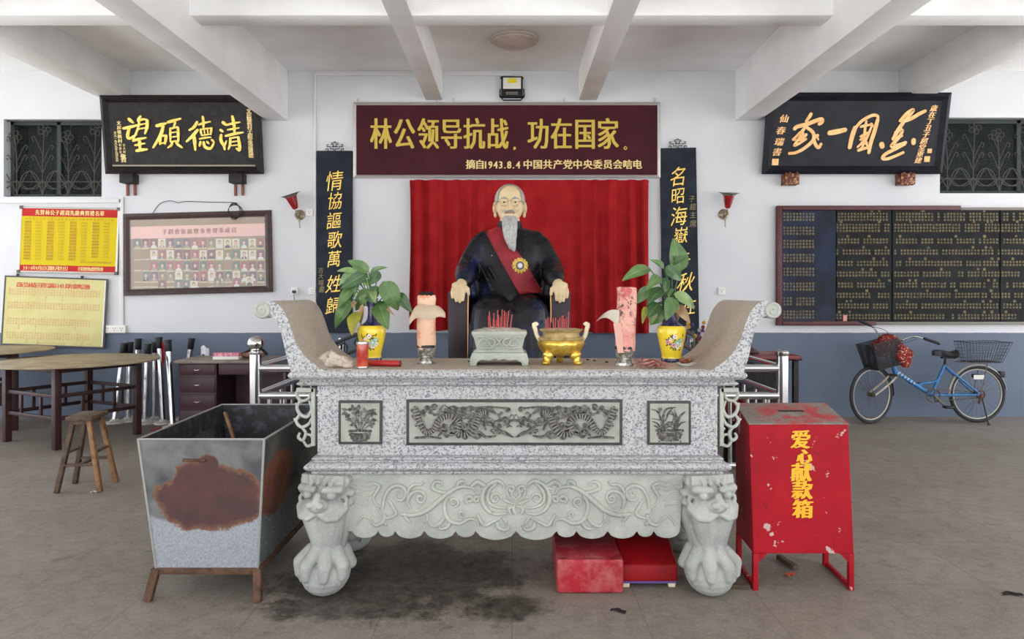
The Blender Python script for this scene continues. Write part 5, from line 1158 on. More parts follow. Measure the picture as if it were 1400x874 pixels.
# ---------------------------------------------------------------- furniture and things on the floor
# joss paper trough
def m_trough():
    t = NT('galvanised_rusty_sheet').props(.5, .25, .4); o = t.obj(); s = t.sep(o)
    galv = t.mix(t.ramp(t.noise(120, 4, o), .4, .6), lin((168, 172, 178)), lin((146, 151, 159)))
    smoke = t.mix(t.ramp(t.noise(7, 5, o), .35, .65), lin((80, 82, 84)), lin((122, 123, 122)))
    rust = t.mix(t.ramp(t.noise(9, 5, o), .35, .65), lin((96, 66, 60)), lin((80, 60, 60))); edge = lin((122, 90, 70))
    wv = t.math('MULTIPLY', t.math('SUBTRACT', t.noise(3.6, 6, o, .6), .5), .30); wv2 = t.math('MULTIPLY', t.math('SUBTRACT', t.noise(26, 4, o, .65), .5), .08)
    low = t.math('ADD', t.math('ADD', t.math('SUBTRACT', s[2], .36), t.math('MULTIPLY', t.math('MULTIPLY', s[0], s[0]), -.9)), t.math('MULTIPLY', wv, .4))
    c = t.mix(t.ramp(low, -.012, .012), galv, smoke)
    a = t.math('MULTIPLY', t.math('SUBTRACT', s[0], .015), 1 / .25); b = t.math('MULTIPLY', t.math('SUBTRACT', s[2], .50), 1 / .165)
    a2 = t.math('MULTIPLY', a, a); b2 = t.math('MULTIPLY', b, b); d = t.math('ADD', t.math('ADD', t.math('POWER', a2, 1.25), t.math('POWER', b2, 1.1)), t.math('ADD', t.math('MULTIPLY', wv, 5.5), t.math('MULTIPLY', wv2, 6)))
    e1 = t.math('MULTIPLY', t.math('SUBTRACT', s[0], .03), 1 / .05); e2 = t.math('MULTIPLY', t.math('SUBTRACT', s[2], .66), 1 / .05); dd = t.math('ADD', t.math('ADD', t.math('MULTIPLY', e1, e1), t.math('MULTIPLY', e2, e2)), t.math('ADD', t.math('MULTIPLY', wv, 4), t.math('MULTIPLY', wv2, 8)))
    h1 = t.math('MULTIPLY', t.math('ADD', s[0], .20), 1 / .09); h2 = t.math('MULTIPLY', t.math('SUBTRACT', s[2], .64), 1 / .11); d3 = t.math('SUBTRACT', 1.75, t.math('ADD', t.math('MULTIPLY', h1, h1), t.math('MULTIPLY', h2, h2)))
    d = t.math('MAXIMUM', t.math('MINIMUM', d, dd), t.math('ADD', d3, t.math('ADD', t.math('MULTIPLY', wv, 7), t.math('MULTIPLY', wv2, 14))))
    c = t.mix(t.ramp(d, 1.06, .94), c, edge); c = t.mix(t.ramp(d, .92, .72), c, rust)
    t.base(c); t.bump(t.noise(8, 4, o), .12); t.put(t.ramp(d, 1.05, .9, .42, .85), t.b.inputs['Roughness']); return t.m
def m_side():
    t = NT('smoked_rusty_side').props(.55, .2, .35); o = t.obj(); s = t.sep(o)
    wv = t.math('MULTIPLY', t.math('SUBTRACT', t.noise(5, 5, o, .65), .5), .22)
    galv = t.mix(t.ramp(t.noise(50, 3, o), .62, .7), lin((98, 104, 104)), lin((176, 180, 180))); smoke = t.mix(t.ramp(t.noise(7, 5, o), .35, .65), lin((60, 60, 58)), lin((92, 90, 84)))
    rust = t.mix(t.ramp(t.noise(6, 5, o), .35, .65), lin((130, 80, 56)), lin((92, 60, 50)))
    c = t.mix(t.ramp(t.math('ADD', s[2], wv), .40, .44), galv, smoke)
    a = t.math('MULTIPLY', t.math('ADD', s[1], .28), 1 / .26); b = t.math('MULTIPLY', t.math('SUBTRACT', s[2], .52), 1 / .16); d = t.math('ADD', t.math('ADD', t.math('MULTIPLY', a, a), t.math('MULTIPLY', b, b)), t.math('MULTIPLY', wv, 4))
    c = t.mix(t.ramp(d, 1.05, .85), c, rust); t.base(c); return t.m
SOOT = mat('sooty_sheet', (52, 52, 54), .55, .25, .4, col2=(88, 92, 98), ns=16, lo=.5, hi=.68)
TF, TS = m_trough(), m_side()
zb, zt = .15, .785; tx, ty = -1.47, 3.88
tr = thing('burning_trough', 'rusty galvanised sheet metal trough on iron legs, for burning joss paper', 'burner', (tx, ty, 0))
B0 = [(-.245, -.46), (.245, -.46), (.245, .46), (-.245, .46)]; T0 = [(-.298, -.525), (.298, -.525), (.296, .515), (-.325, .515)]
def wallp(i, j, mt, nm):
    a, b, c_, d = [Vector((*B0[i], zb)), Vector((*B0[j], zb)), Vector((*T0[j], zt)), Vector((*T0[i], zt))]; n = (b - a).cross(d - a).normalized()
    m = MB(); q = [a, b, c_, d]; th = .004; q2 = [v - n * th for v in q]
    m.mi = 0; m.add(q + q2, [(0, 1, 2, 3)]); m.mi = 1; o = 0; m.f += [(7, 6, 5, 4), (0, 4, 5, 1), (1, 5, 6, 2), (2, 6, 7, 3), (3, 7, 4, 0)]; m.m += [1] * 5
    return m.build(nm, [mt, SOOT], tr, smooth=0, recalc=True)
fr = wallp(0, 1, TF, 'front_sheet'); wallp(1, 2, TS, 'side_sheet'); wallp(2, 3, TS, 'end_sheet'); wallp(3, 0, TS, 'side_sheet')
m = MB(); m.box((0, 0, zb + .004), (.488, .918, .006)); m.build('floor_sheet', SOOT, tr, smooth=0)
m = MB(); p4 = [Vector((*q, zt)) for q in T0]
for a, b in zip(p4, p4[1:] + p4[:1]): m.tube([a, b], .0055, 6)
for i in range(4): m.tube([Vector((*B0[i], zb)), Vector((*T0[i], zt))], .006, 6)
m.build('rim_wire', mat('grey_zinc_edge', (160, 160, 156), .5, .4), tr)
m = MB()
for a, b in zip(B0, B0[1:] + B0[:1]): m.bar((a[0], a[1], zb - .012), (b[0], b[1], zb - .012), .022, .03)
m.build('base_frame', RUSTM, tr, bevel=.003)
for (x, y), ox, oy in ((B0[0], -.03, -.02), (B0[1], .01, -.03), (B0[2], .02, .02), (B0[3], -.02, .02)):
    m = MB(); m.bar((x, y, zb), (x + ox, y + oy, 0.001), .036, .036, (0, 1, 0)); m.build('leg', RUSTM, tr, bevel=.003)
m = MB(); m.bar((-.09, -.518, .685), (.02, -.518, .685), .02, .012); m.bar((-.085, -.518, .685), (-.085, -.50, .685), .02, .012, (1, 0, 0)); m.bar((.015, -.518, .685), (.015, -.50, .685), .02, .012, (1, 0, 0)); m.build('handle', RUSTM, fr, bevel=.002)
m = MB(); m.bar((.13, -.05, .2), (-.18, .2, .79), .03, .016, (1, 0, 0)); heap_ = MB(); heap_.grid(lambda u, v: Vector(((u - .5) * .44, (v - .5) * .86, .19 + .10 * math.sin(u * 3.14) * math.sin(v * 3.14) + .03 * mnoise.noise(Vector((u * 6, v * 9, 0))))), 20, 30); heap_.build('ash', mat('black_ash', (46, 44, 44), .95, spec=.1, col2=(84, 80, 78), ns=30), tr, smooth=180, recalc=False)
o = m.build('wooden_stick', STOOLW2, None, bevel=.003); o.location = (tx, ty, 0); tag(o, 'charred wooden stick leaning inside the metal trough', 'stick')

# donation box
def m_redbox(name, top=False):
    t = NT(name).props(.5, 0, .15); o = t.obj()
    c = t.mix(t.ramp(t.noise(3, 5, o), .35, .7), lin((164, 24, 36)), lin((142, 20, 31)))
    ch = t.ramp(t.noise(11, 5, o, .6), .632, .642); c = t.mix(t.math('MULTIPLY', ch, .8), c, lin((196, 176, 168)))
    ch2 = t.ramp(t.noise(15, 4, o, .6, 1), .37, .34); c = t.mix(t.math('MULTIPLY', ch2, .5), c, lin((110, 26, 34)))
    if top:
        w = t.ramp(t.noise(5, 5, o, .7), .40, .52); c = t.mix(w, lin((176, 66, 66)), t.mix(t.ramp(t.noise(50, 4, o), .4, .6), lin((140, 132, 122)), lin((124, 116, 108))))
    t.base(c); return t.m
RBX, RBT = m_redbox('chipped_red_paint'), m_redbox('worn_red_top', True)
dx, dy = 1.432, 3.69
db = thing('donation_box', 'red painted metal donation box with yellow characters and a slotted worn lid', 'donation box', (dx, dy, 0))
f0, f1, k0, k1 = -.17, -.17, .16, .17; zz0 = .183; zf, zk = .823, .872
xs = [(-.234, .265), (-.256, .237), (-.217, .276), (-.217, .272)]  # front bottom, front top, back bottom, back top
A = [Vector((xs[0][0], f0, zz0)), Vector((xs[0][1], f0, zz0)), Vector((xs[1][1], f0, zf)), Vector((xs[1][0], f0, zf))]
Bk = [Vector((xs[2][0], k0, zz0)), Vector((xs[2][1], k0, zz0)), Vector((xs[3][1], k1, zk)), Vector((xs[3][0], k1, zk))]
m = MB(); m.add(A + Bk, [(0, 1, 2, 3), (7, 6, 5, 4), (1, 5, 6, 2), (4, 0, 3, 7), (4, 5, 1, 0), (3, 2, 6, 7)]); m.build('body', RBX, db, smooth=0, bevel=.004)
n_ = (A[2] - A[3]).cross(Bk[3] - A[3]).normalized()
m = MB(); q = [A[3], A[2], Bk[2], Bk[3]]; ctr = sum(q, Vector()) / 4; q = [ctr + (v - ctr) * 1.012 for v in q]; m.loft([[v + n_ * .001 for v in q], [v + n_ * .007 for v in q]]); lid = m.build('lid', RBT, db, smooth=0, bevel=.002)
m = MB(); ce = ctr + n_ * .0075 + Vector((.02, .04, .007)); ux = Vector((1, 0, 0)); yx = n_.cross(ux).normalized(); ce = ctr + n_ * .0075 + ux * .02 + yx * .03; m.loft([[ce - ux * .067 - yx * .013 + n_ * h_, ce + ux * .067 - yx * .013 + n_ * h_, ce + ux * .067 + yx * .013 + n_ * h_, ce - ux * .067 + yx * .013 + n_ * h_] for h_ in (-.001, .0008)]); m.build('coin_slot', BLK, lid, smooth=0)
m = MB(); sD = (dy - .17) / F
for ch, px, py, w in zip('爱心献款箱', (1094, 1099.5, 1095.5, 1096.5, 1097), (601.5, 625, 646.5, 670.5, 696.5), (25, 19, 26, 26, 26)): put_glyph(m, ch, (px - CX) * sD - dx, H - (py - CY) * sD, w * sD, (25 if w > 20 else 21) * sD, n=.1735, bold=.0055, boldv=.0015, rot=-.03)
m.build('yellow_lettering', mat('yellow_paint', (232, 172, 36), .5), db, smooth=0, recalc=False)
for (x, y), lab in (((A[0].x + .012, f0 + .012), 0), ((A[1].x - .012, f0 + .012), 0), ((Bk[0].x + .012, k0 - .012), 0), ((Bk[1].x - .012, k0 - .012), 0)):
    m = MB(); m.box((x, y, zz0 / 2), (.026, .026, zz0)); m.build('leg', RBX, db, bevel=.002)
m = MB()
for x in (A[0].x + .012, A[1].x - .012): m.bar((x, f0 + .025, .013), (x + .017, k0 - .025, .013), .02, .02); 
m.build('foot_rail', RBX, db, bevel=.002)
m = MB()
for sx, x in ((1, A[0].x + .02), (-1, A[1].x - .02)): m.add([Vector((x, f0 + .002, zz0)), Vector((x + sx * .05, f0 + .002, zz0)), Vector((x, f0 + .002, zz0 - .05)), Vector((x, f0 + .008, zz0)), Vector((x + sx * .05, f0 + .008, zz0)), Vector((x, f0 + .008, zz0 - .05))], [(0, 1, 2), (5, 4, 3), (0, 3, 4, 1), (1, 4, 5, 2), (2, 5, 3, 0)])
m.build('gusset', RBX, db, smooth=0)
o = MB().box((0, 0, .012), (.03, .16, .024)).build('wood_offcut', STOOLW, bevel=.002); p = W(1076, 768, FL(772)); o.location = (p.x, FL(772), .001); o.rotation_euler = (0, 0, R(12)); tag(o, 'small wood offcut lying on the floor under the donation box', 'wood')
o = MB().box((0, 0, .010), (.12, .035, .02)).build('wood_offcut', STOOLW, bevel=.002); p = W(1008, 804, FL(804)); o.location = (p.x, FL(804), .001); o.rotation_euler = (0, 0, R(-8)); tag(o, 'small wood offcut on the floor between lion leg and donation box', 'wood')
def scrap(name, label, cat, px, py, w, h, mt, a):
    Y = FL(py); m = MB(); m.grid(lambda u, v: Vector(((u - .5) * w, (v - .5) * h + .2 * w * math.sin(u * 3), .002 + .008 * abs(math.sin(u * 5 + v * 3)))), 8, 4); f0 = list(m.f); m.add([v - Vector((0, 0, .001)) for v in m.v], [tuple(reversed(f)) for f in f0]); o = m.build(name, mt, None, smooth=180, recalc=False)
    o.location = (W(px, py, Y).x, Y, .001); o.rotation_euler = (0, 0, a); return tag(o, label, cat)
scrap('paper_scrap', 'orange paper scrap on the floor below the donation box', 'litter', 1082, 788, .06, .03, mat('orange_paper', (206, 92, 56), .7), .4)
scrap('paper_scrap', 'white paper scrap on the floor near the small stool', 'litter', 129, 674, .05, .02, WHITEP, .2)
scrap('dry_leaf', 'dark dry leaf on the floor in front of the pink kneeling stool', 'litter', 845, 838, .07, .025, CHAR, -.6)
scrap('dry_leaf', 'dark dry scrap on the open floor far from the donation box', 'litter', 1385, 815, .09, .03, CHAR, -.3)

# kneeling stools under the altar
def m_vinyl(name, a, b, dust):
    t = NT(name).props(.5, 0, .2); o = t.obj(); c = t.mix(t.ramp(t.noise(5, 5, o), .35, .65), lin(a), lin(b)); z = t.sep(o)[2]
    if dust: c = t.mix(t.math('MULTIPLY', t.ramp(t.noise(9, 5, o, .7), .42, .7), .55), c, lin((196, 126, 124)))
    t.base(c); t.bump(t.noise(7, 4, o), .35); return t.m
kn = thing('kneeling_stool', 'dusty pinkish red vinyl kneeling stool with a sunken top, under the altar', 'kneeler', (.385, 3.70, 0), (0, 0, R(0)))
def soft(u, v, hx, hy, z, dip): a, b = (u - .5) * 2, (v - .5) * 2; return Vector((a * hx, b * hy, z - dip * max(0, 1 - a * a) * max(0, 1 - b * b) + .004 * math.sin(a * 7 + b * 5)))
VR1, VR2 = m_vinyl('dusty_red_vinyl', (168, 40, 50), (146, 32, 40), True), m_vinyl('red_vinyl', (146, 16, 22), (122, 12, 18), False)
m = MB(); m.box((0, 0, .085), (.325, .44, .166)); m.build('padded_body', VR1, kn, bevel=.012, bseg=3)
m = MB(); m.grid(lambda u, v: soft(u, v, .158, .215, .171, .045), 20, 20); m.build('seat_cushion', VR1, kn, smooth=180)
kn.children[0].data.transform(Matrix.Identity(4))
kn2 = thing('kneeling_stool', 'bright red vinyl kneeling stool with a sloping front, beside the lion leg', 'kneeler', (.688, 3.74, 0))
m = MB(); m.prism([(-.20, .035), (-.19, .115), (.0, .182), (.2, .182), (.2, .035)], -.142, .142, lambda u, v, w: Vector((w, u, v))); m.build('padded_body', VR2, kn2, bevel=.012, bseg=3)
m = MB(); m.box((0, 0, .03), (.27, .38, .012)); m.build('underside', mat('violet_lining', (96, 76, 130), .8), kn2)
for sx in (-1, 1):
    for sy in (-1, 1): m = MB(); m.box((sx * .115, sy * .165, .014), (.032, .03, .028), top=(1.2, 1.2)); m.build('foot', IVORY, kn2, bevel=.003)

# round banquet tables
def round_table(name, label, c, rz, half, r, zt_):
    t = thing(name, label, 'table', (c[0], c[1], 0), (0, 0, R(rz)))
    m = MB(); m.lathe([(0, zt_ - .018), (r - .006, zt_ - .018), (r, zt_ - .014), (r, zt_ - .004), (r - .006, zt_), (0, zt_)], seg=72); m.build('tabletop', TABTOP, t)
    for sx in (-1, 1):
        for sy in (-1, 1): m = MB(); m.box((sx * half, sy * half, (zt_ - .02) / 2), (.062, .062, zt_ - .021)); m.build('leg', TABW, t, bevel=.004)
    for d in range(4):
        M_ = Matrix.Rotation(R(90 * d), 4, 'Z'); m = MB(); h = half - .03
        for z in (.50, .29): m.box((0, half, z), (2 * h, .024, .036))
        m.box((0, half, zt_ - .05), (2 * h, .022, .055))
        m.xf(M_); m.build('rail', TABW, t, bevel=.003)
        for x in (-.16, .16): m = MB(); m.box((x, half, .395), (.03, .022, .175)); m.xf(M_); m.build('spindle', TABW, t, bevel=.002)
    return t
round_table('round_table', 'dark red round banquet table with a bare plywood top, behind the small stool', (-4.46, 7.22), 63, .41, .79, .795)
round_table('round_table', 'second round banquet table, mostly beyond the edge of the picture, under the pale yellow board', (-5.75, 7.66), 40, .29, .69, .86)

# small stool
st = thing('wooden_stool', 'small worn wooden stool with splayed legs on the tiled floor', 'stool', (-3.22, 5.38, 0), (0, 0, R(6)))
m = MB(); m.box((0, 0, .545), (.185, .28, .034)); m.build('seat', STOOLW, st, bevel=.006)
m = MB(); m.box((0, 0, .512), (.13, .22, .03)); m.build('seat_batten', STOOLW, st, bevel=.003)
SLX = lambda z: .152 - .097 * z / .53
SLY = lambda z: .135 - .045 * z / .53
for sx in (-1, 1):
    for sy in (-1, 1):
        m = MB(); m.bar((sx * .152, sy * .135, 0.001), (sx * .055, sy * .09, .53), .032, .04, (0, 1, 0)); m.build('leg', STOOLW2 if sx > 0 else STOOLW, st, bevel=.004)
for z, sy in ((.20, -1), (.20, 1)): m = MB(); m.bar((-SLX(z), sy * SLY(z), z), (SLX(z), sy * SLY(z), z), .034, .018); m.build('stretcher', STOOLW, st, bevel=.003)
m = MB(); m.bar((0, -SLY(.2), .20), (0, SLY(.2), .20), .036, .018); m.build('stretcher', STOOLW, st, bevel=.003)
for sx in (-1, 1): m = MB(); m.bar((sx * SLX(.29), -SLY(.29), .29), (sx * SLX(.29), SLY(.29), .29), .03, .018); m.build('stretcher', STOOLW, st, bevel=.003)

# belt barrier posts
def barrier(i, label, bot, topp, yb, yt, base=True, belt=0):
    pb = W(bot[0], bot[1], yb); pt_ = W(topp[0], topp[1], yt); t = thing('barrier_post', label, 'barrier post', (pb.x, yb, 0))
    o = Vector((pb.x, yb, 0)); a = Vector((0, 0, .04)); b = Vector((pt_.x - pb.x, yt - yb, pt_.z)); d = (b - a).normalized()
    m = MB(); m.cyl(a, b - d * .11, .031, seg=18); m.build('pole', STEEL, t)
    rot = Vector((0, 0, 1)).rotation_difference(d).to_matrix()
    m = MB(); m.lathe([(.033, -.13), (.036, -.125), (.036, -.02), (.040, -.018), (.040, -.002), (.034, 0), (0, 0)], b, 20, rot); m.build('head', BLK, t)
    m = MB(); m.lathe([(0, 0), (.098, 0), (.1, .006), (.098, .018), (.05, .03), (.036, .05), (0, .05)], (0, 0, .001), 40); m.build('base', WHITER, t)
    if belt: m = MB(); q = b - d * .06 + Vector((.037, 0, 0)); m.grid(lambda u, v: q + Vector((.004 + .012 * math.sin(v * 5), (u - .5) * .045, -belt * v)), 2, 10); f0 = list(m.f); m.add([v + Vector((.0015, 0, 0)) for v in m.v], [tuple(reversed(f)) for f in f0]); m.build('belt', REDBELT, t, smooth=180, recalc=False)
    return t
for i, (lab, bx_, tx_, yb, yt, bl) in enumerate((
    ('leaning steel barrier post, closest to the round table', (157, 0), (169.5, 469), 8.03, 8.12, 0),
    ('steel barrier post standing just behind the leaning one by the round table', (175, 0), (178, 467.5), 8.14, 8.17, 0),
    ('steel barrier post with the topmost head by the wall, behind the others', (188, 0), (189, 463), 8.34, 8.35, 0),
    ('steel barrier post in the middle of the cluster, nearest the viewer', (198.5, 0), (202, 470), 8.0, 8.03, 0),
    ('steel barrier post behind the table edge, with a short red belt', (211.5, 0), (212, 467), 8.2, 8.21, .28),
    ('steel barrier post with a long red belt hanging from its head', (223, 0), (217, 461), 8.0, 8.04, .45),
    ('steel barrier post tilted towards the table, on the desk side of the cluster', (236, 0), (229.5, 465), 7.75, 7.86, 0),
    ('lone steel barrier post against the wall beside the desk', (250, 0), (262, 462.5), 8.27, 8.30, 0))):
    barrier(i, lab, (bx_[0], 570), tx_, yb, yt, True, bl)
scrap('red_cloth', 'red cloth scrap lying on the floor by the barrier posts', 'cloth', 224, 588, .26, .10, REDBELT, .5)

# desk with drawers
dk = thing('office_desk', 'burgundy office desk with drawers beside the barrier posts', 'desk', (-2.99, 7.85, 0))
zt_ = .755
m = MB(); m.box((0, 0, zt_ - .016), (1.22, .62, .032)); m.build('desktop', DESKT, dk, bevel=.006)
m = MB(); m.box((-.37, 0, .36), (.40, .54, .72)); m.build('pedestal', DESKW, dk, bevel=.003)
for z, h in ((.655, .12), (.495, .17), (.315, .15), (.14, .17)):
    m = MB(); m.box((-.365, -.276, z), (.37, .016, h - .01)); d_ = m.build('drawer', DESKW, dk, bevel=.003)
    m = MB(); m.tube(cr([(-.395, -.284, z), (-.39, -.302, z), (-.365, -.304, z - .004), (-.34, -.302, z), (-.335, -.284, z)], 4), .005, 6); m.build('handle', SILV, d_)
m = MB(); m.box((.16, -.25, .66), (.62, .018, .12)); m.build('drawer', DESKW, dk, bevel=.003)
m = MB(); m.box((.56, 0, .36), (.03, .54, .72)); m.build('side_panel', DESKW, dk, bevel=.003); m = MB(); m.box((.19, .25, .45), (.70, .018, .54)); m.build('modesty_panel', DESKW, dk)
def on_desk(px, Y): return Vector((W(px, 0, Y).x, Y, zt_ + .001))
p = on_desk(311, 7.7); t = thing('tissue_box', 'pink and white tissue box on the burgundy desk', 'tissue box', p, (0, 0, R(4)))
m = MB(); m.box((0, 0, .025), (.27, .13, .05)); m.build('carton', WHITEP, t, bevel=.003); m = MB(); m.box((0, 0, .052), (.272, .132, .036)); m.build('printed_top', mat('pink_print', (190, 62, 100), .5, col2=(226, 180, 190), ns=30), t, bevel=.003)
p = on_desk(345, 7.8); t = thing('packing_bundle', 'small brown paper bundle on the burgundy desk behind the tissue box', 'bundle', p)
m = MB(); m.ell((0, 0, .04), (.10, .07, .04)); m.ell((.07, .02, .05), (.07, .06, .045)); m.ell((-.06, 0, .035), (.06, .05, .035)); o = remesh(m, .008, 2).build('paper_wrap', mat('kraft_wrap', (128, 92, 74), .8, col2=(156, 120, 98), ns=20), t, smooth=180)
m = MB(); m.tube(cr([(-.11, .0, .05), (-.02, -.03, .09), (.09, 0, .10), (.16, .02, .04)], 5), .016, 8); m.build('dark_strap', BLK, t)
PLB = mat('clear_plastic_film', (214, 214, 216), .3)
o = MB().grid(lambda u, v: Vector(((u - .5) * .09, .01 * math.sin(u * 8), v * .10 + .02 * math.sin(u * 5))), 6, 6).build('plastic_bag', PLB, smooth=180); o.location = on_desk(279.5, 8.12) ; o.location.y = 8.13; tag(o, 'crumpled clear plastic film standing on the desk back edge', 'plastic bag')

# low table behind the other railing
t = thing('side_table', 'dark side table with a red top behind the steel railing', 'table', (2.50, 7.15, 0))
m = MB(); m.box((0, 0, .85), (.58, .6, .035)); m.build('tabletop', mat('red_table_top', (112, 44, 44), .45), t, bevel=.004)
m = MB(); m.box((.0, .02, .83), (.66, .5, .03)); m.build('apron_board', BLACKW, t, bevel=.004); m = MB(); m.box((0, .2, .45), (.54, .03, .74)); m.build('back_panel', BLACKW, t)
for sx in (-1, 1):
    for sy in (-1, 1): m = MB(); m.box((sx * .255, sy * .25, .41), (.05, .05, .815)); m.build('leg', BLACKW, t, bevel=.003)
t = thing('wooden_carving', 'small dark red wooden carving on the red topped side table', 'carving', (2.36, 6.98, .8685))
m = MB(); m.ell((0, 0, .03), (.05, .04, .03)); m.cap((0, 0, .04), (-.035, 0, .13), .026, .018); m.cap((.02, 0, .03), (.06, 0, .02), .03, .016); remesh(m, .006, 2).build('carved_body', mat('dark_carving', (66, 36, 40), .5), t, smooth=180)
m = MB()
for k in range(7): a = k * .9; m.cap((.0 + .05 * math.cos(a), .05 * math.sin(a), .03), (.09 * math.cos(a), .06 * math.sin(a), .22 + .03 * math.sin(k * 3)), .012, .03)
t = thing('red_flower_bunch', 'dusty red flower bunch on the floor behind the steel railing', 'flowers', (1.9, 6.05, .36)); remesh(m, .009, 1).build('blossom', mat('dusty_red_petal', (130, 34, 40), .8, col2=(90, 40, 44), ns=30), t, smooth=180)
t2 = thing('flower_pot', 'dark low pot stand holding the dusty red flower bunch', 'pot', (1.9, 6.05, 0)); m = MB(); m.lathe([(0, 0), (.11, 0), (.10, .03), (.09, .2), (.12, .34), (.13, .36), (.11, .365), (.09, .33), (0, .33)], seg=30); m.build('pot_body', BLACKW, t2)

# stainless railings
def railing(name, label, px, ball, sg):
    Y = 5.5; X0 = (px - CX) * Y / F; X1 = sg * 1.42; t = thing(name, label, 'railing', (X0, Y, 0)); L = X1 - X0
    m = MB(); zp = 1.0; m.cyl((0, 0, 0), (0, 0, zp), .045, seg=24); m.build('post', STEEL, t)
    m = MB(); m.lathe([(.07, 0), (.07, .008), (.05, .02), (.046, .03)], seg=24); m.build('post_flange', STEEL, t)
    if ball: m = MB(); m.lathe([(.045, zp - .0), (.055, zp + .01), (.04, zp + .025), (.028, zp + .035)], seg=24); m.ell((0, 0, zp + .085), .062, u=24, v=14); m.build('ball_finial', CHROME, t)
    else: m = MB(); m.lathe([(.046, zp - .012), (.05, zp - .006), (.05, zp + .02), (.035, zp + .034), (0, zp + .038)], seg=24); m.build('post_cap', STEEL, t)
    m = MB(); m.cyl((L, 0, 0), (L, 0, .93), .04, seg=20); m.build('post', STEEL, t)
    for z in (.893, .68): m = MB(); m.cyl((0, 0, z), (L, 0, z), .030, seg=18); m.build('rail', STEEL, t); m = MB(); m.cyl((0, 0, z), (0, 2.75, z), .030, seg=18); m.build('rail', STEEL, t)
    m = MB(); m.cyl((0, 0, .14), (L, 0, .14), .025, seg=14); m.build('rail', STEEL, t); m = MB(); m.cyl((0, 0, .14), (0, 2.75, .14), .025, seg=14); m.build('rail', STEEL, t)
    for k in range(1, 5): m = MB(); m.cyl((L * k / 5, 0, .14), (L * k / 5, 0, .68), .016, seg=12); m.build('baluster', STEEL, t)
    for k in range(1, 9): m = MB(); m.cyl((0, 2.75 * k / 9, .14), (0, 2.75 * k / 9, .68), .016, seg=12); m.build('baluster', STEEL, t)
    m = MB(); m.cyl((0, 2.75, 0), (0, 2.75, .95), .04, seg=20); m.build('post', STEEL, t)
railing('steel_railing', 'stainless steel railing whose corner post carries a polished ball', 349.5, True, -1)
railing('steel_railing', 'stainless steel railing whose corner post has a flat cap, behind the donation box', 1069.5, False, 1)
# sloping iron handrails beside the plinth
def handrail(label, A_, B_, mt):
    Y = 6.05; a, b = W(*A_, Y), W(*B_, Y); t = thing('iron_handrail', label, 'handrail', (a.x, Y, 0)); o = Vector((a.x, Y, 0)); a, b = a - o, b - o
    m = MB(); m.bar(a, b, .03, .05, (0, 1, 0)); m.build('top_rail', mt, t, bevel=.006)
    a2, b2 = a - Vector((0, 0, .13)), b - Vector((0, 0, .13)); m = MB(); m.bar(a2, b2, .03, .045, (0, 1, 0)); m.build('lower_rail', mt, t, bevel=.006)
    m = MB()
    for q in (.3, .75):
        c_ = a.lerp(b, q)
        for dx_, w in ((-.018, .02), (0, .022), (.018, .02)): m.tube(cr([tuple(c_ + Vector((0, 0, -.02))), tuple(c_ + Vector((dx_ * 1.6, 0, -.07))), tuple(c_ + Vector((dx_ * .4, 0, -.125)))], 4), [.005, .007, .009, .011, .012, .010, .008, .006, .004], 6, flat=.5)
    m.build('leaf_ornament', mt, t)
    for q in (a, b): m = MB(); m.box((q.x, .0, q.z / 2), (.035, .035, q.z)); m.build('post', mt, t, bevel=.004)
handrail('black sloping iron handrail with leaf ornaments behind the vase near the candle jar', (458, 469), (500, 453), BLK)
handrail('brown sloping handrail behind the vase of dried leaves', (962, 466), (925, 446), mat('brown_iron', (70, 46, 44), .5))

# ---------------------------------------------------------------- plinth, armchair and seated statue
PZ = .74
pl = thing('statue_plinth', 'plain masonry plinth under the armchair and statue behind the altar', 'plinth', (-.02, 6.45, 0))
m = MB(); m.box((0, 0, PZ / 2), (1.9, 1.75, PZ)); m.box((0, 0, PZ - .03), (1.98, 1.81, .06)); m.build('plinth_body', mat('plinth_stone', (120, 112, 104), .7), pl, bevel=.006)
PLUM = mat('dark_plum_lacquer', (46, 30, 38), .4, spec=.4, col2=(38, 26, 32), ns=10)
SX = -.013
ch = thing('statue_armchair', 'dark plum armchair with solid arms in which the statue sits', 'armchair', (SX, 6.35, PZ))
Yf = 5.93
for sg in (-1, 1):
    xo, xi = (W(612.5, 0, Yf).x, W(640, 0, Yf).x) if sg < 0 else (W(753, 0, Yf).x, W(780, 0, Yf).x)
    top = W(0, 399, Yf).z; m = MB(); m.box(((xo + xi) / 2, Yf + .36, (top + PZ) / 2), (xi - xo, .72, top - PZ)); a_ = m.build('arm', PLUM, ch, True, bevel=.012)
    m = MB(); m.tube([((xi if sg < 0 else xo) , Yf - .004, PZ + .03), ((xi if sg < 0 else xo), Yf - .004, top - .015)], .006, 6); m.build('gilt_edge', GOLD2, a_, True)
m = MB(); m.box((SX, 6.45, .955), (W(753, 0, Yf).x - W(640, 0, Yf).x - .01, .62, .43)); m.build('seat', PLUM, ch, True, bevel=.01)
m = MB(); m.box((SX, 6.84, 1.25), (.98, .12, 1.02)); m.build('backrest', PLUM, ch, True, bevel=.02)

stt = thing('seated_statue', 'painted statue of a seated elderly man, grey bearded, black robe with red sash and medal', 'statue', (SX, 6.35, PZ))
def P(px, py, Y): return W(px, py, Y)
MX = lambda px: 1394 - px           # mirror about the figure's axis (px 697)
def rope(mb, pts, rs):
    for a, b, r0, r1 in zip(pts[:-1], pts[1:], rs[:-1], rs[1:]): mb.cap(a, b, r0, r1)
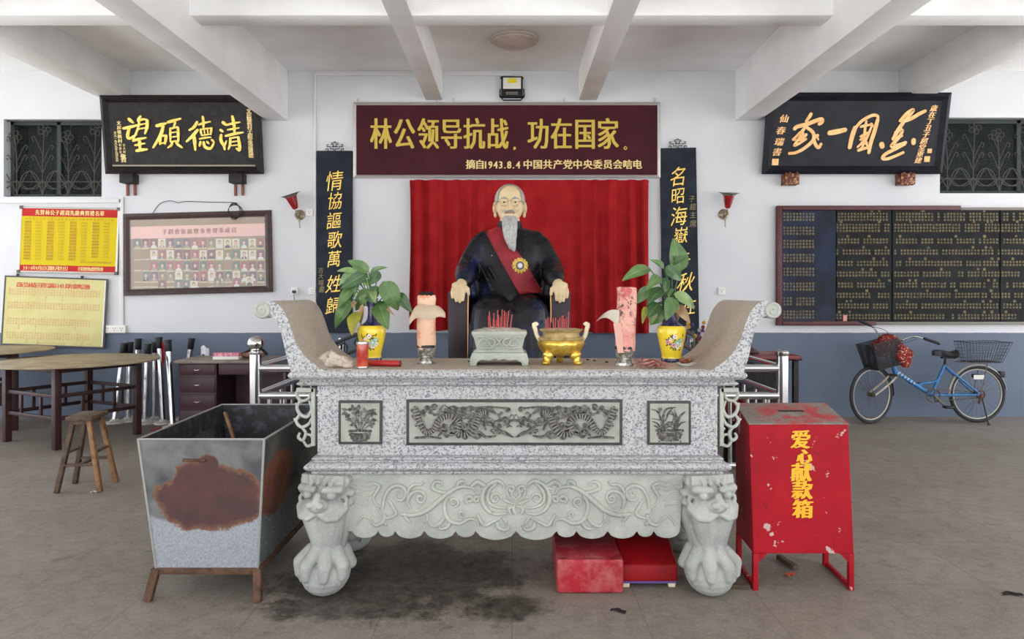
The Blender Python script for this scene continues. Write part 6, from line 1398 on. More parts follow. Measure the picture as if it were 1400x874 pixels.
# body: one skin from crown to fingertips (the robe covers all but head and hands)
hb = MB(); HY = 6.47; hc = P(697, 274.5, HY); u_ = HY / F
hb.ell(hc + Vector((0, .015, 0)), (20.0 * u_, .165, 22.3 * u_), u=28, v=18)
hb.ell(P(697, 285, HY - .025), (17.6 * u_, .125, 19.5 * u_), u=24, v=16)
hb.ell(P(697, 295, HY - .055), (13.0 * u_, .09, 11 * u_), u=20, v=12)
hb.cap(P(697, 292, HY + .02), P(697, 318, HY + .04), .088, .10)
hb.ell(P(697, 283.5, HY - .085), (13.8 * u_, .07, 9.5 * u_))
for sg in (-1, 1):
    q = lambda dx, py, Y: P(697 + sg * dx, py, Y)
    hb.ell(q(8, 284.8, HY - .115), (.038, .032, .036)); hb.cap(q(3.5, 274.5, HY - .150), q(12, 274.2, HY - .115), .014, .012)
    hb.ell(q(2.8, 287.4, HY - .160), (.016, .018, .013)); hb.ell(q(20.3, 286.5, HY + .02), (.016, .045, .068), Matrix.Rotation(R(sg * 6), 3, 'Y')); hb.ell(q(19.6, 294.5, HY + .01), (.016, .025, .024)); hb.torus(q(20.7, 285.5, HY + .01), .038, .010, (1, .25 * sg, 0), 16, 6)
hb.cap(P(697, 277.5, HY - .145), P(697, 286.2, HY - .178), .0125, .019); hb.ell(P(697, 287, HY - .178), (.019, .02, .015))
hb.ell(P(697, 293.2, HY - .135), (.042, .022, .018))
# arms and hands
def hand(sg):
    q = lambda px, py, Y: P(px if sg < 0 else MX(px), py, Y)
    hb.cap(q(655, 335, 6.5), q(638, 366, 6.45), .06, .055); hb.cap(q(638, 366, 6.45), q(633, 385, 6.03), .055, .045)
    hb.cap(q(655, 335, 6.5), P(697, 325, 6.5), .05, .08)
    hb.cap(q(632.5, 386, 6.02), q(630, 391, 5.955), .046, .05); hb.ell(q(628.5, 392, 5.955), (.070, .06, .04), Matrix.Rotation(R(-12 * sg), 3, 'Y'))
    K_ = [(619.5, 394, 5.925), (624.5, 395.5, 5.915), (629.5, 396, 5.915), (634, 395.5, 5.92)]
    M1 = [(618, 400, 5.897), (623, 402.5, 5.89), (628.2, 403, 5.89), (633.4, 402, 5.893)]
    T_ = [(618.6, 407, 5.895), (623.8, 411.8, 5.89), (628.6, 412.8, 5.89), (633, 410.5, 5.893)]
    for k in range(4): rope(hb, [q(*K_[k]), q(*M1[k]), q(*T_[k])], [.0175, .0165, .0125] if k else [.015, .014, .011])
    rope(hb, [q(634, 391, 5.95), q(639.5, 395.5, 5.925), q(640.6, 402.5, 5.905)], [.022, .018, .013])
hand(-1); hand(1)
def face(v):
    # press in the eye sockets and the line of the mouth, sharpen the temples
    for sg in (-1, 1):
        e = P(697 + sg * 7.4, 279.2, HY - .15); d = Vector(((v.x - e.x) / .030, 0, (v.z - e.z) / .018)); w = math.exp(-d.length_squared) if v.y < HY - .05 else 0; v.y += .024 * w
    e = P(697, 293.3, HY); w = math.exp(-(((v.x - e.x) / .036) ** 2 + ((v.z - e.z) / .005) ** 2)) if v.y < HY - .05 else 0; v.y += .010 * w
    return v
bd = remesh(hb, .0056, 2, .5, face); BV = BVHTree.FromPolygons(bd.v, bd.f)
body = bd.build('body', SKIN, stt, True, smooth=180, recalc=False)
# hair cap
hm = MB(); hcx = hc + Vector((0, .018, 0)); rr = (20.9 * u_, .175, 23.0 * u_)
NU, NV = 72, 44
vs = []
for j in range(NV + 1):
    for i in range(NU): th = math.pi * .70 * j / NV; ph = 2 * math.pi * i / NU; vs.append(hcx + Vector((rr[0] * math.sin(th) * math.cos(ph), rr[1] * math.sin(th) * math.sin(ph), rr[2] * math.cos(th))))
fs = []
for j in range(NV):
    for i in range(NU):
        a, b, c_, d = j * NU + i, j * NU + (i + 1) % NU, (j + 1) * NU + (i + 1) % NU, (j + 1) * NU + i; ce = (vs[a] + vs[b] + vs[c_] + vs[d]) / 4; r_ = ce - hcx
        fx = r_.x / u_; fz = -(r_.z / u_)          # px offsets from the head centre
        if r_.y < .02 and (fx / (16.2 if fz < 4 else 18.6)) ** 2 + (max(-99, (fz + 1)) / 19.5 if fz < -1 else 0) ** 2 < 1: continue
        if r_.y < .02 and fz > 6: continue
        if fz > 14: continue
        fs.append((a, b, c_, d))
hm.add(vs, fs); o = hm.build('hair', GREYH, stt, True, smooth=180, recalc=False)
# eyes, brows, lips
EYEW, IRIS = mat('eye_white_paint', (222, 214, 196), .3), mat('dark_iris_paint', (46, 38, 32), .3)
def face_y(px, py):
    p_ = P(px, py, HY); h = BV.ray_cast(Vector((p_.x, HY - .6, p_.z)), Vector((0, 1, 0))); return h[0].y if h[0] else HY - .14
for sg in (-1, 1):
    px = 697 + sg * 7.4; y0 = face_y(px, 279); e = P(px, 279, HY); e.y = y0 + .004
    m = MB(); m.ell(e, (.026, .012, .0105), u=16, v=10); eye = m.build('eye', EYEW, stt, True, smooth=180)
    m = MB(); m.ell(e + Vector((0, -.0095, .001)), (.0105, .004, .0095), u=12, v=8); m.build('iris', IRIS, eye, True, smooth=180)
    m = MB(); pts = [P(697 + sg * d, yy, HY) for d, yy in ((3.6, 275.2), (6.5, 273.8), (10, 273.6), (13, 275.2))]
    for p_ in pts: h = BV.ray_cast(Vector((p_.x, HY - .6, p_.z)), Vector((0, 1, 0))); p_.y = (h[0].y if h[0] else HY - .12) - .001
    m.tube(cr([tuple(p_) for p_ in pts], 4), [.005, .007, .009, .010, .011, .011, .010, .009, .008, .007, .006, .005, .004], 8); m.build('eyebrow', GREYH, stt, True, smooth=180)
m = MB(); pts = []
for d in (-6.5, -3, 0, 3, 6.5):
    p_ = P(697 + d, 294.0 + abs(d) * .05, HY); p_.y = face_y(697 + d, 294.2) - .0005; pts.append(tuple(p_))
m.tube(cr(pts, 3), [.003] + [.007] * 11 + [.003], 8, flat=1); m.build('lips', mat('lip_paint', (176, 124, 112), .5), stt, True, smooth=180)
m = MB()
for sg in (-1, 1):
    pts = []
    for d, yy in ((.6, 290.8), (3, 291.0), (5.5, 291.9), (7.6, 293.6)): p_ = P(697 + sg * d, yy, HY); p_.y = face_y(697 + sg * d, yy) - .003; pts.append(tuple(p_))
    m.tube(cr(pts, 4), [.007, .009, .010, .011, .011, .011, .010, .009, .008, .006, .005, .003, .002], 8)
m.build('moustache', GREYH, stt, True, smooth=180)
# beard: a tapering hanging lock of strands
BEARD = mat('grey_beard_paint', (182, 182, 178), .75, col2=(150, 150, 146), ns=24)
bm_ = MB(); rings = []
for py, cx, hwp, dep, yy in ((295, 697, 6.5, .03, -.115), (298, 697, 9.2, .045, -.12), (303, 697, 10, .055, -.14), (312, 697, 9.8, .055, -.165), (322, 697.3, 8.8, .05, -.19), (330, 698.3, 7.0, .042, -.205), (337, 700.3, 5.0, .032, -.215), (342, 702, 2.6, .02, -.22), (344.5, 702.8, .6, .006, -.22)):
    ce = P(cx, py, HY + yy * 1.0); N = 44
    rings.append([ce + Vector((hwp * u_ * math.cos(a) * (1 + .05 * math.sin(a * 9 + py * .22)), dep * math.sin(a) * (1 + .10 * math.sin(a * 13 + py * .15)), 0)) for a in [2 * math.pi * k / N for k in range(N)]])
bm_.loft(rings); beard = bm_.build('beard', BEARD, stt, True, smooth=180)
m = MB()
for k in range(26):
    f = (k / 25 - .5) * 2; pts = []
    for py, cx, hwp, dep, yy in ((299, 697, 9.0, .042, -.122), (312, 697, 9.4, .052, -.165), (322, 697.3, 8.4, .047, -.19), (331 + 3 * math.sin(k * 5.1), 698.6, 6.5, .039, -.207), (338 + 4 * math.sin(k * 3.7), 700.6, 4.4, .03, -.216)):
        wv = .5 * math.sin(py * .35 + k * 1.7); ce = P(cx + f * hwp + wv, py, HY + yy); ce.y -= dep * math.sqrt(max(0, 1 - f * f)) * 1.0; pts.append(tuple(ce))
    m.tube(cr(pts, 4), [.005 * (1 - .6 * i / 16) for i in range(17)], 5)
m.build('beard_strands', mat('pale_beard_strand', (204, 204, 202), .75, col2=(172, 172, 168), ns=40), beard, True, smooth=180)
# wire spectacles
m = MB()
for sg in (-1, 1):
    e = P(697 + sg * 7.6, 279.3, HY); e.y = HY - .178; m.torus(e, .040, .0013, (0, 1, 0), 28, 5)
    a = e + Vector((sg * .040, 0, .004)); b = P(697 + sg * 20.6, 276.5, HY + .01); m.tube([a, a + Vector((sg * .012, .03, .002)), b], .0035, 6)
m.tube(cr([tuple(P(696 - 2.2, 278.5, HY) + Vector((0, -.178, 0))), tuple(P(697, 277.6, HY) + Vector((0, -.185, 0))), tuple(P(699.2, 278.5, HY) + Vector((0, -.178, 0)))], 4), .0025, 6)
m.build('spectacles', mat('spectacle_wire', (150, 136, 106), .4, .3), stt, True)

# robe
rb = MB()
def ring(py, hwp, dep, Y, N=40, c=697): ce = P(c, py, Y); k_ = Y / F; return [ce + Vector((hwp * k_ * math.cos(a), dep * math.sin(a), 0)) for a in [2 * math.pi * i / N for i in range(N)]]
rb.loft([ring(*a) for a in ((305.5, 13.6, .095, 6.50), (311, 15, .10, 6.51), (314, 26, .12, 6.51), (319, 37, .145, 6.51), (326, 45, .165, 6.5), (336, 48, .185, 6.49), (350, 47, .205, 6.48), (368, 46.5, .225, 6.47), (388, 48, .235, 6.45), (404, 51, .25, 6.43), (416, 53, .26, 6.43))])
for sg in (-1, 1):
    q = lambda px, py, Y: P(px if sg < 0 else MX(px), py, Y)
    rb.cap(q(663, 330, 6.5), q(656, 338, 6.49), .10, .105); rb.cap(q(656, 337, 6.49), q(642, 362, 6.44), .105, .102); rb.cap(q(642, 362, 6.44), q(637, 374, 6.32), .102, .10); rb.cap(q(637, 374, 6.32), q(635.5, 381, 6.06), .10, .078); rb.cap(q(640, 376, 6.3), q(645, 402, 6.25), .06, .05)
    rb.cap(q(636.2, 379, 6.10), q(634.5, 384.5, 6.035), .077, .072)
    for a, b in (((648, 345, 6.385), (634, 367, 6.34)), ((641, 372, 6.24), (633, 381, 6.09)), ((655, 345, 6.38), (650, 372, 6.36))): rb.cap(q(*a), q(*b), .014, .012)
    rb.cap(q(678, 421, 6.40), q(668.5, 430.5, 5.93), .155, .15); rb.cap(q(668.5, 431, 5.92), q(666, 492, 5.88), .148, .155); rb.cap(q(666, 492, 5.88), q(664, 520, 5.88), .155, .165)
hx = .352; rg = []
for py, hxx, yf, yb in ((415, .22, 5.98, 6.5), (420, .30, 5.87, 6.5), (428, .34, 5.81, 6.5), (445, .352, 5.785, 6.3), (460, .353, 5.78, 6.12), (480, .355, 5.775, 6.11), (520, .365, 5.765, 6.11)):
    z = H - (py - CY) * 5.85 / F; r_ = []
    for i in range(48):
        a = 2 * math.pi * i / 48; c_, s_ = math.cos(a), math.sin(a); e = .55
        r_.append(Vector((SX - .0 + hxx * math.copysign(abs(c_) ** e, c_), (yf + yb) / 2 + (yb - yf) / 2 * math.copysign(abs(s_) ** e, s_), z)))
    rg.append(r_)
zbot = PZ + .012; rg.append([Vector((v.x, v.y, zbot)) for v in rg[-1]])
rb.loft(rg)
for px, y0, y1, r_ in ((655, 440, 520, .02), (672, 432, 520, .018), (688, 425, 520, .022), (697, 424, 520, .02), (712, 428, 520, .02), (727, 434, 520, .018), (741, 442, 520, .02)):
    rb.cap(P(px, y0, 5.795), P(px + (px - 697) * .05, y1, 5.762), r_ * .6, r_)
for a, b, r_ in (((655, 410, 6.3), (690, 412, 6.2), .014), ((740, 410, 6.3), (704, 413, 6.2), .014), ((664, 409, 6.12), (696, 417, 6.02), .012), ((731, 410, 6.1), (700, 418, 6.0), .012), ((655, 360, 6.29), (672, 395, 6.23), .014), ((742, 362, 6.29), (728, 380, 6.24), .012), ((668, 365, 6.265), (690, 398, 6.22), .012)):
    rb.cap(P(*a), P(*b), r_, r_ * .8)
ROBE = None
t = NT('black_robe_lacquer').props(.32, 0, .28); o_ = t.obj(); c_ = t.mix(t.ramp(t.noise(5, 5, o_), .35, .65), lin((19, 18, 22)), lin((29, 28, 32)))
zz = t.sep(o_); c_ = t.mix(t.math('MULTIPLY', t.ramp(t.noise(4.2, 4, o_), .56, .66), .8), c_, lin((30, 42, 78))); c_ = t.mix(t.ramp(t.noise(14, 4, o_, .6), .725, .735), c_, lin((176, 178, 186)))
t.base(c_); t.bump(t.noise(9, 5, o_), .25); t.put(t.ramp(t.noise(6, 4, o_), .4, .65, .25, .55), t.b.inputs['Roughness'])
rbm = remesh(rb, .0115, 3, .5)
zmin = PZ + .002
for v in rbm.v: v.z = max(v.z, zmin)
BR = BVHTree.FromPolygons(rbm.v, rbm.f)
rbm.build('robe', t.m, stt, True, smooth=180, recalc=False)
def on_robe(px, py, off, Y=6.4):
    """point on the front of the robe where the sight line through (px,py) meets it"""
    o = Vector((0, 0, H)); d = (W(px, py, 5) - o).normalized(); h = BR.ray_cast(o, d)
    if h[0] is None: return W(px, py, Y)
    return h[0] + h[1] * off if h[1].dot(d) < 0 else h[0] - h[1] * off
# collar
m = MB(); rings = [ring(a, b, c, d, 40) for a, b, c, d in ((303.5, 14.2, .099, 6.495), (303.2, 15.4, .108, 6.495), (308, 16.4, .113, 6.505), (314, 18.6, .12, 6.51), (314, 15, .10, 6.51))]; m.loft(rings); m.build('collar', t.m, stt, True, smooth=60)
for px, py in ((717.6, 321), (719, 333), (717, 346)):
    p_ = on_robe(px, py, .004); m = MB(); m.ell(p_, (.012, .007, .012)); m.build('button', BLK, stt, True, smooth=180)
# sash, laid on the robe
L = [(664, 316.5), (672, 332), (681, 349), (690, 366), (699, 383), (706, 395), (711.5, 404)]; Rr = [(683, 309.5), (691, 323), (702, 339), (714, 354), (725, 372), (733, 387), (740, 400)]
Lc, Rc = cr(L, 7), cr(Rr, 7); n_ = len(Lc) - 1; NU_ = 12
pts = [[on_robe(Lc[j][0] + (Rc[j][0] - Lc[j][0]) * i / NU_, Lc[j][1] + (Rc[j][1] - Lc[j][1]) * i / NU_, .010) for i in range(NU_ + 1)] for j in range(n_ + 1)]
for _ in range(3):
    cp = [[p_.copy() for p_ in r_] for r_ in pts]
    for j in range(1, n_):
        for i in range(1, NU_): pts[j][i] = cp[j][i] * .4 + (cp[j - 1][i] + cp[j + 1][i] + cp[j][i - 1] + cp[j][i + 1]) * .15
m = MB(); fr_ = [p_ for r_ in pts for p_ in r_]; bk_ = [p_ + Vector((0, .016, 0)) for p_ in fr_]; W1 = NU_ + 1; N0 = len(fr_)
fs = [(j * W1 + i, j * W1 + i + 1, (j + 1) * W1 + i + 1, (j + 1) * W1 + i) for j in range(n_) for i in range(NU_)]
m.add(fr_ + bk_, fs + [tuple(q + N0 for q in reversed(f)) for f in fs] + [(j * W1, (j + 1) * W1, (j + 1) * W1 + N0, j * W1 + N0) for j in range(n_)] + [((j + 1) * W1 + NU_, j * W1 + NU_, j * W1 + NU_ + N0, (j + 1) * W1 + NU_ + N0) for j in range(n_)] + [(n_ * W1 + i, n_ * W1 + i + 1, n_ * W1 + i + 1 + N0, n_ * W1 + i + N0) for i in range(NU_)])
sash = m.build('sash', mat('dull_red_sash', (150, 36, 46), .5, col2=(128, 28, 38), ns=7), stt, True, smooth=60)
for e_, cc in ((0, -1), (NU_, 1)):
    m = MB(); m.tube([pts[j][e_] + Vector((0, -.002, 0)) for j in range(n_ + 1)], .0045, 6); m.build('sash_edge', mat('sash_edge_red', (128, 30, 40), .5), sash, True, smooth=180)
# medal
mc = on_robe(710.5, 364, .016); rm = .070; m = MB(); rx = Matrix.Rotation(R(90), 3, 'X') @ Matrix.Identity(3)
m.lathe([(0, 0), (rm, 0), (rm * 1.0, .008), (rm * .8, .014), (rm * .55, .016), (rm * .5, .012), (0, .012)], mc, 64, rx, lambda a, z: 1 + (.06 * math.cos(14 * a)))
for k in range(14): a = k * 2 * math.pi / 14; m.cap(mc + Vector((math.cos(a) * rm * .58, -.012, math.sin(a) * rm * .58)), mc + Vector((math.cos(a) * rm * .92, -.008, math.sin(a) * rm * .92)), .005, .009, 8)
md = m.build('medal', mat('gilt_medal', (206, 172, 84), .35, .5, .5), stt, True, smooth=50)
m = MB(); m.lathe([(0, .012), (rm * .5, .0125), (rm * .48, .017), (0, .018)], mc, 40, rx); m.build('medal_ring', mat('medal_navy', (40, 48, 84), .35), md, True)
m = MB()
for k in range(12): a = k * 2 * math.pi / 12; m.cap(mc + Vector((math.cos(a) * rm * .2, -.018, math.sin(a) * rm * .2)), mc + Vector((math.cos(a) * rm * .36, -.018, math.sin(a) * rm * .36)), .005, .0025, 6)
m.ell(mc + Vector((0, -.018, 0)), (rm * .24, .006, rm * .24)); m.build('medal_centre', mat('medal_white', (222, 220, 212), .35), md, True)

# ---------------------------------------------------------------- bicycle against the wall
BYr = 8.06; sB = BYr / F
bk = thing('bicycle', 'old blue step-through bicycle with two black baskets, parked along the grey wall', 'bicycle', (W(1336, 0, BYr).x, BYr, 0), (0, 0, R(1.5)))
BLUE = mat('blue_frame_paint', (38, 104, 160), .35, spec=.5, col2=(56, 122, 174), ns=20); TYRE = mat('tyre_rubber', (52, 52, 54), .8); RIMM = mat('dull_rim_metal', (176, 172, 160), .4, .6); OLDM = mat('old_metal', (110, 104, 92), .5, .6, col2=(84, 66, 50), ns=40); CREAMB = mat('cream_fork_paint', (190, 186, 172), .4, col2=(160, 150, 132), ns=30)
lx = lambda px: (px - 1336) * sB
lz = lambda py: H - (py - CY) * sB
Rw = .325; zw = Rw + .001
def wheel(parent, c, yaw, name):
    rot = Matrix.Rotation(yaw, 3, 'Z'); ax = rot @ Vector((0, 1, 0)); c = Vector(c)
    m = MB(); m.torus(c, Rw - .021, .021, ax, 56, 10); w = m.build(name, TYRE, parent, smooth=80)
    m = MB(); m.torus(c, Rw - .044, .010, ax, 56, 8); m.build('rim', RIMM, w, smooth=80)
    m = MB(); m.cyl(c - ax * .04, c + ax * .04, .022, seg=14); m.cyl(c - ax * .055, c + ax * .055, .008, seg=8); m.build('hub', OLDM, w)
    m = MB()
    for k in range(28):
        a = k * 2 * math.pi / 28; d = rot @ Vector((math.cos(a), 0, math.sin(a))); b = a + (.5 if k % 2 else -.5); d2 = rot @ Vector((math.cos(b), 0, math.sin(b))); m.cyl(c + d2 * .02 + ax * (.03 if k % 4 < 2 else -.03), c + d * (Rw - .05), .0017, seg=4)
    m.build('spoke', OLDM, w)
    return w
rw = wheel(bk, (0, 0, zw), 0, 'rear_wheel')
fc = Vector((lx(1188), -.02, zw)); yawf = R(21)
fw = wheel(bk, fc, yawf, 'front_wheel')
def arc(c, r, a0, a1, rot=None, n=22): return [Vector(c) + ((rot or Matrix.Identity(3)) @ Vector((r * math.cos(a0 + (a1 - a0) * k / n), 0, r * math.sin(a0 + (a1 - a0) * k / n)))) for k in range(n + 1)]
def fender(c, a0, a1, rot, name, mt):
    m = MB(); P_ = arc(c, Rw + .018, a0, a1, rot); ax = (rot or Matrix.Identity(3)) @ Vector((0, 1, 0)); ce = Vector(c)
    def fn(u, v): k = min(len(P_) - 1, int(round(u * (len(P_) - 1)))); return P_[k] + ax * ((v - .5) * .05) - (P_[k] - ce).normalized() * (.018 * (2 * v - 1) ** 2)
    m.grid(fn, 22, 6); f0 = list(m.f); m.add([v - (v - ce).normalized() * .0015 for v in m.v], [tuple(reversed(f)) for f in f0]); return m.build(name, mt, bk, smooth=180, recalc=False)
fender((0, 0, zw), R(8), R(185), None, 'rear_mudguard', mat('silver_mudguard', (172, 170, 164), .35, .5))
fender(fc, R(-5), R(95), Matrix.Rotation(yawf + math.pi, 3, 'Z') if 0 else Matrix.Rotation(yawf, 3, 'Z'), 'front_mudguard', OLDM)
bb = Vector((lx(1272), 0, lz(540))); st_top = Vector((lx(1291), 0, lz(499))); st_cl = Vector((lx(1290), 0, lz(497))); head_b = Vector((lx(1222), 0, lz(507))); head_t = Vector((lx(1217), 0, lz(492)))
m = MB(); m.tube(cr([tuple(head_b + Vector((.0, 0, .0))), tuple(head_b.lerp(bb, .5) + Vector((0, 0, -.004))), tuple(bb)], 6), .024, 12); m.build('down_tube', BLUE, bk)
m = MB(); m.tube([bb, st_top], .018, 12); m.build('seat_tube', BLUE, bk)
m = MB(); m.tube(cr([tuple(head_b.lerp(bb, .62)), (lx(1262), 0, lz(524)), (lx(1272), 0, lz(523)), tuple(bb.lerp(st_top, .5))], 5), .014, 10); m.build('cross_tube', BLUE, bk)
for sy in (-1, 1):
    m = MB(); m.tube([st_top + Vector((0, sy * .02, -.02)), Vector((0, sy * .06, zw))], .011, 8); m.build('seat_stay', BLUE, bk); m = MB(); m.tube([bb + Vector((0, sy * .03, 0)), Vector((0, sy * .06, zw))], .011, 8); m.build('chain_stay', BLUE, bk)
m = MB(); m.tube([head_b + Vector((.006, 0, -.03)), head_t], .024, 12); m.build('head_tube', BLUE, bk)
m = MB()
for k, (f, w) in enumerate(((.08, .05), (.16, .04), (.25, .03), (.33, .03), (.42, .026), (.5, .026))):
    p_ = head_b.lerp(bb, f) + Vector((0, -.0248, 0)); d_ = (bb - head_b).normalized(); m.bar(p_ - Vector((w * .35, 0, .012)), p_ + Vector((w * .35, 0, .012)), .007, .002, (0, 1, 0))
m.build('white_decal', WHITEP, bk)
# fork, handlebar
fr_ = Matrix.Rotation(yawf, 3, 'Z'); crown = head_b + Vector((-.02, -.006, -.05))
for sy in (-1, 1):
    o = fr_ @ Vector((0, sy * .05, 0)); m = MB(); m.tube(cr([tuple(crown + o), tuple(crown.lerp(fc, .45) + o + fr_ @ Vector((.02, 0, 0))), tuple(fc + o)], 5), .011, 8); m.build('fork_blade', CREAMB, bk)
    m = MB(); m.tube([fc + o * 1.1, fc + o * 1.1 + fr_ @ Vector((-.12, 0, .16))], .003, 5); m.build('mudguard_stay', OLDM, bk)
m = MB(); m.bar(crown + fr_ @ Vector((0, -.06, .0)), crown + fr_ @ Vector((0, .06, 0)), .03, .03); m.build('fork_crown', OLDM, bk, bevel=.004)
stem_t = Vector((lx(1211), -.02, lz(464))); m = MB(); m.cyl(head_t, stem_t, .013, seg=12); m.build('stem', CHROME, bk)
gl, gr = Vector((lx(1194), .20, lz(443))), Vector((lx(1249), -.24, lz(463)))
m = MB(); m.tube(cr([tuple(gl), (lx(1203), .17, lz(449)), (lx(1207), .06, lz(462)), tuple(stem_t), (lx(1222), -.08, lz(466)), (lx(1234), -.17, lz(459)), tuple(gr.lerp(Vector((lx(1240), -.2, lz(459))), .5)), tuple(gr)], 5), .010, 10); m.build('handlebar', CHROME, bk)
for a, b in ((gl + Vector((-.06, .02, .03)), Vector((lx(1200), .185, lz(446)))), (gr + Vector((.10, -.04, -.035)), gr + Vector((-.03, .0, .015)))): m = MB(); m.cap(a, b, .017, .016); m.build('handlebar_grip', BLK, bk)
m = MB()
for pts in ([(1197, .15, 447), (1206, -.05, 452), (1216, -.06, 470), (1214, -.05, 490)], [(1238, -.2, 462), (1222, -.14, 468), (1212, -.08, 470), (1214, -.04, 490)]): m.tube(cr([(lx(a), y_, lz(z_)) for a, y_, z_ in pts], 5), .003, 5)
m.build('brake_cable', BLK, bk)
# saddle
def sad(u, v):
    x = u; wv = .035 + .075 * max(0, (x - .35) / .65) ** .8 if x > .35 else .035; a = (v - .5) * 2; end = math.sqrt(max(0, 1 - (abs(2 * x - 1)) ** 6)); return Vector((lx(1273) + x * (lx(1307.5) - lx(1273)), a * wv * end, lz(481) + .012 + .02 * (x > .7) * (x - .7) / .3 + .012 * math.sin(x * 6) - .05 * abs(a) ** 2.2 * end))
m = MB(); m.grid(sad, 24, 14); f0 = list(m.f); m.add([v * 1 + Vector((0, 0, -.022)) for v in m.v], [tuple(reversed(f)) for f in f0]); m.build('saddle', BLK, bk, smooth=180, recalc=False)
m = MB(); m.cyl(st_top - Vector((0, 0, .02)), Vector((lx(1292), 0, lz(488))), .014, seg=12); m.box((lx(1292), 0, lz(489)), (.09, .05, .02)); m.build('seat_post', BLK, bk)
for px in (1300, ):
    for sy in (-1, 1): m = MB(); m.torus((lx(px), sy * .045, lz(489.5)), .016, .005, (0, 0, 1), 14, 6); m.build('saddle_spring', OLDM, bk)
# rear rack and baskets
m = MB()
for sy in (-1, 1): m.tube([(lx(1310), sy * .06, lz(495)), (lx(1364), sy * .06, lz(495.5))], .006, 6); m.tube([(lx(1345), sy * .06, lz(495.5)), (0, sy * .065, zw)], .005, 6)
for px in (1312, 1325, 1338, 1351, 1363): m.tube([(lx(px), -.06, lz(495)), (lx(px), .06, lz(495))], .005, 6)
m.build('rear_rack', OLDM, bk)
MESHB = mat('black_basket_wire', (38, 38, 42), .5)
def basket(name, T, B, zt0, zb0, nx, ny, nz, mesh_=.0022):
    """open wire basket, T/B = plan rectangles (x0,x1,y0,y1) at the rim and base"""
    o_ = thing  # noqa
    m = MB(); lv = lambda t_: tuple(b + (a - b) * t_ for a, b in zip(T, B)); zz_ = lambda t_: zb0 + (zt0 - zb0) * t_
    for k in range(nz + 1):
        x0, x1, y0, y1 = lv(k / nz); z = zz_(k / nz); r = .006 if k == nz else mesh_ * (1.6 if k == 0 else 1); m.tube([(x0, y0, z), (x1, y0, z), (x1, y1, z), (x0, y1, z)], r, 6, True)
    for k in range(nx + 1):
        f = k / nx; a, b = lv(1), lv(0)
        for e in (2, 3): m.tube([(b[0] + (b[1] - b[0]) * f, b[e], zb0), (a[0] + (a[1] - a[0]) * f, a[e], zt0)], mesh_, 5)
        m.tube([(b[0] + (b[1] - b[0]) * f, b[2], zb0), (b[0] + (b[1] - b[0]) * f, b[3], zb0)], mesh_, 5)
    for k in range(1, ny):
        f = k / ny; a, b = lv(1), lv(0)
        for e in (0, 1): m.tube([(b[e], b[2] + (b[3] - b[2]) * f, zb0), (a[e], a[2] + (a[3] - a[2]) * f, zt0)], mesh_, 5)
        m.tube([(b[0], b[2] + (b[3] - b[2]) * f, zb0), (b[1], b[2] + (b[3] - b[2]) * f, zb0)], mesh_, 5)
    return m
basket('r', (lx(1314), lx(1372), -.15, .13), (lx(1319), lx(1361), -.12, .10), lz(467.5), lz(495) + .008, 13, 7, 6).build('rear_basket', MESHB, bk)
m = basket('f', (-.165, .165, -.14, .14), (-.14, .14, -.11, .11), .29, 0, 24, 18, 16, .0032)
m.box((0, 0, .004), (.22, .17, .006)); M_ = Matrix.Translation((lx(1201.5), -.04, lz(501))) @ Matrix.Rotation(R(-12), 4, 'Y') @ Matrix.Rotation(yawf * .55, 4, 'Z'); m.xf(M_); m.build('front_basket', MESHB, bk)
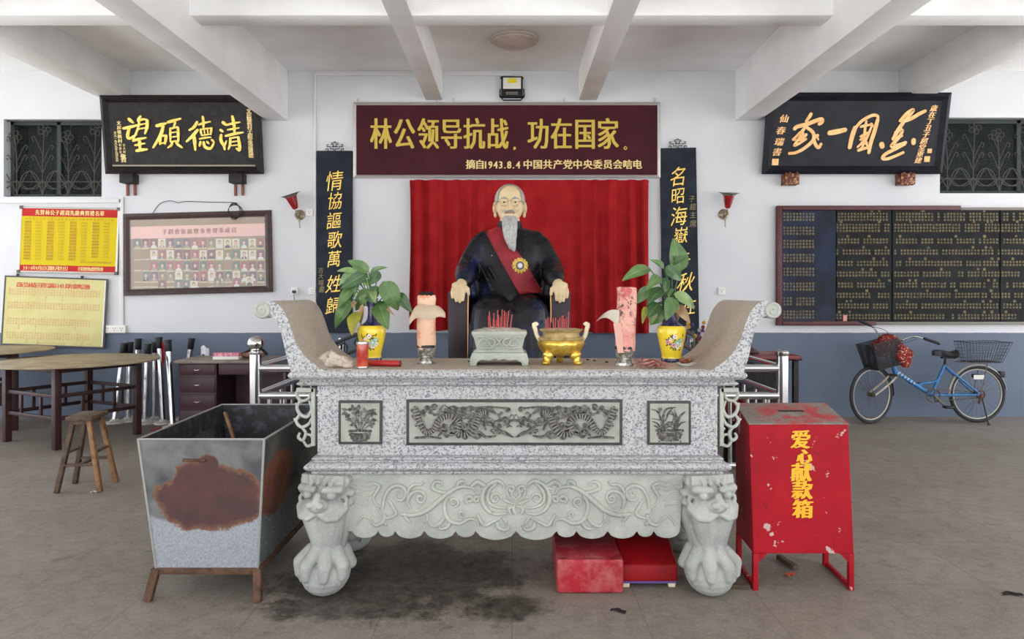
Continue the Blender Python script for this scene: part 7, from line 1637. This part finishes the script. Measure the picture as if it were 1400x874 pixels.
# chain guard, crank, pedals, kickstand, lamp, reflector
m = MB(); m.torus(bb + Vector((0, -.045, 0)), .075, .008, (0, 1, 0), 30, 6); 
for k in range(5): a = k * 1.2566; m.bar(bb + Vector((0, -.045, 0)), bb + Vector((.075 * math.cos(a), -.045, .075 * math.sin(a))), .012, .005)
m.build('chainring', OLDM, bk)
m = MB(); m.tube([bb + Vector((0, -.045, .072)), Vector((0, -.045, zw + .03))], .005, 5); m.tube([bb + Vector((0, -.045, -.072)), Vector((0, -.045, zw - .03))], .005, 5); m.build('chain', OLDM, bk)
for sg in (-1, 1):
    e = bb + Vector((sg * .12, -sg * .07, -sg * .12)); m = MB(); m.bar(bb + Vector((0, -sg * .06, 0)), e, .022, .014, (0, 1, 0)); c_ = m.build('crank', OLDM, bk, bevel=.003); m = MB(); m.box(e + Vector((0, -sg * .05, 0)), (.09, .075, .025)); m.build('pedal', BLK, c_, bevel=.005)
m = MB(); m.tube([(0, -.07, zw), (.02, -.16, .004)], .008, 8); m.cyl((.02, -.16, .001), (.02, -.16, .02), .014, seg=10); m.build('kickstand', BLK, bk)
m = MB(); m.box((lx(1335), -.0, lz(514)) , (.09, .05, .04)); m.build('rear_lock', BLK, bk, bevel=.006); m = MB(); m.box((lx(1336), -.028, lz(515.5)), (.12, .006, .05)); m.build('reflector_plate', WHITEP, bk, bevel=.002)
m = MB(); m.box((lx(1369.5), 0, lz(512)), (.06, .05, .07)); m.build('tail_lamp', BLK, bk, bevel=.006)
m = MB(); m.torus((0, -.06, zw), .045, .008, (0, 1, 0), 24, 6); m.cap((0, -.07, zw), (-.03, -.07, zw - .09), .016, .012); m.build('gear_mech', mat('rusted_mech', (92, 58, 40), .8), bk)
# patterned red cloth hanging out of the front basket
t = NT('red_patterned_cloth').props(.85, 0, .2); c_ = t.mix(t.ramp(t.noise(45, 2, t.obj()), .58, .62), lin((132, 44, 36)), lin((220, 190, 160))); t.base(t.mix(t.ramp(t.noise(8, 3, t.obj()), .4, .6), c_, lin((96, 34, 32))))
m = MB(); m.ell((lx(1211), -.02, lz(468)), (.13, .10, .10)); m.ell((lx(1200), 0, lz(476)), (.10, .09, .09)); m.ell((lx(1222), -.10, lz(480)), (.085, .07, .11)); m.ell((lx(1228), -.13, lz(490)), (.06, .05, .10)); m.ell((lx(1232), -.12, lz(483)), (.05, .05, .05))
def crump(v): n = mnoise.noise(v * 14) * .018 + mnoise.noise(v * 34) * .008; return v + Vector((n, n * .6, n * .8))
q = remesh(m, .010, 2, .5, crump); o = q.build('cloth_bundle', t.m, None, smooth=180); o.matrix_basis = bk.matrix_basis.copy(); tag(o, 'crumpled red patterned cloth stuffed into the front bicycle basket', 'cloth')
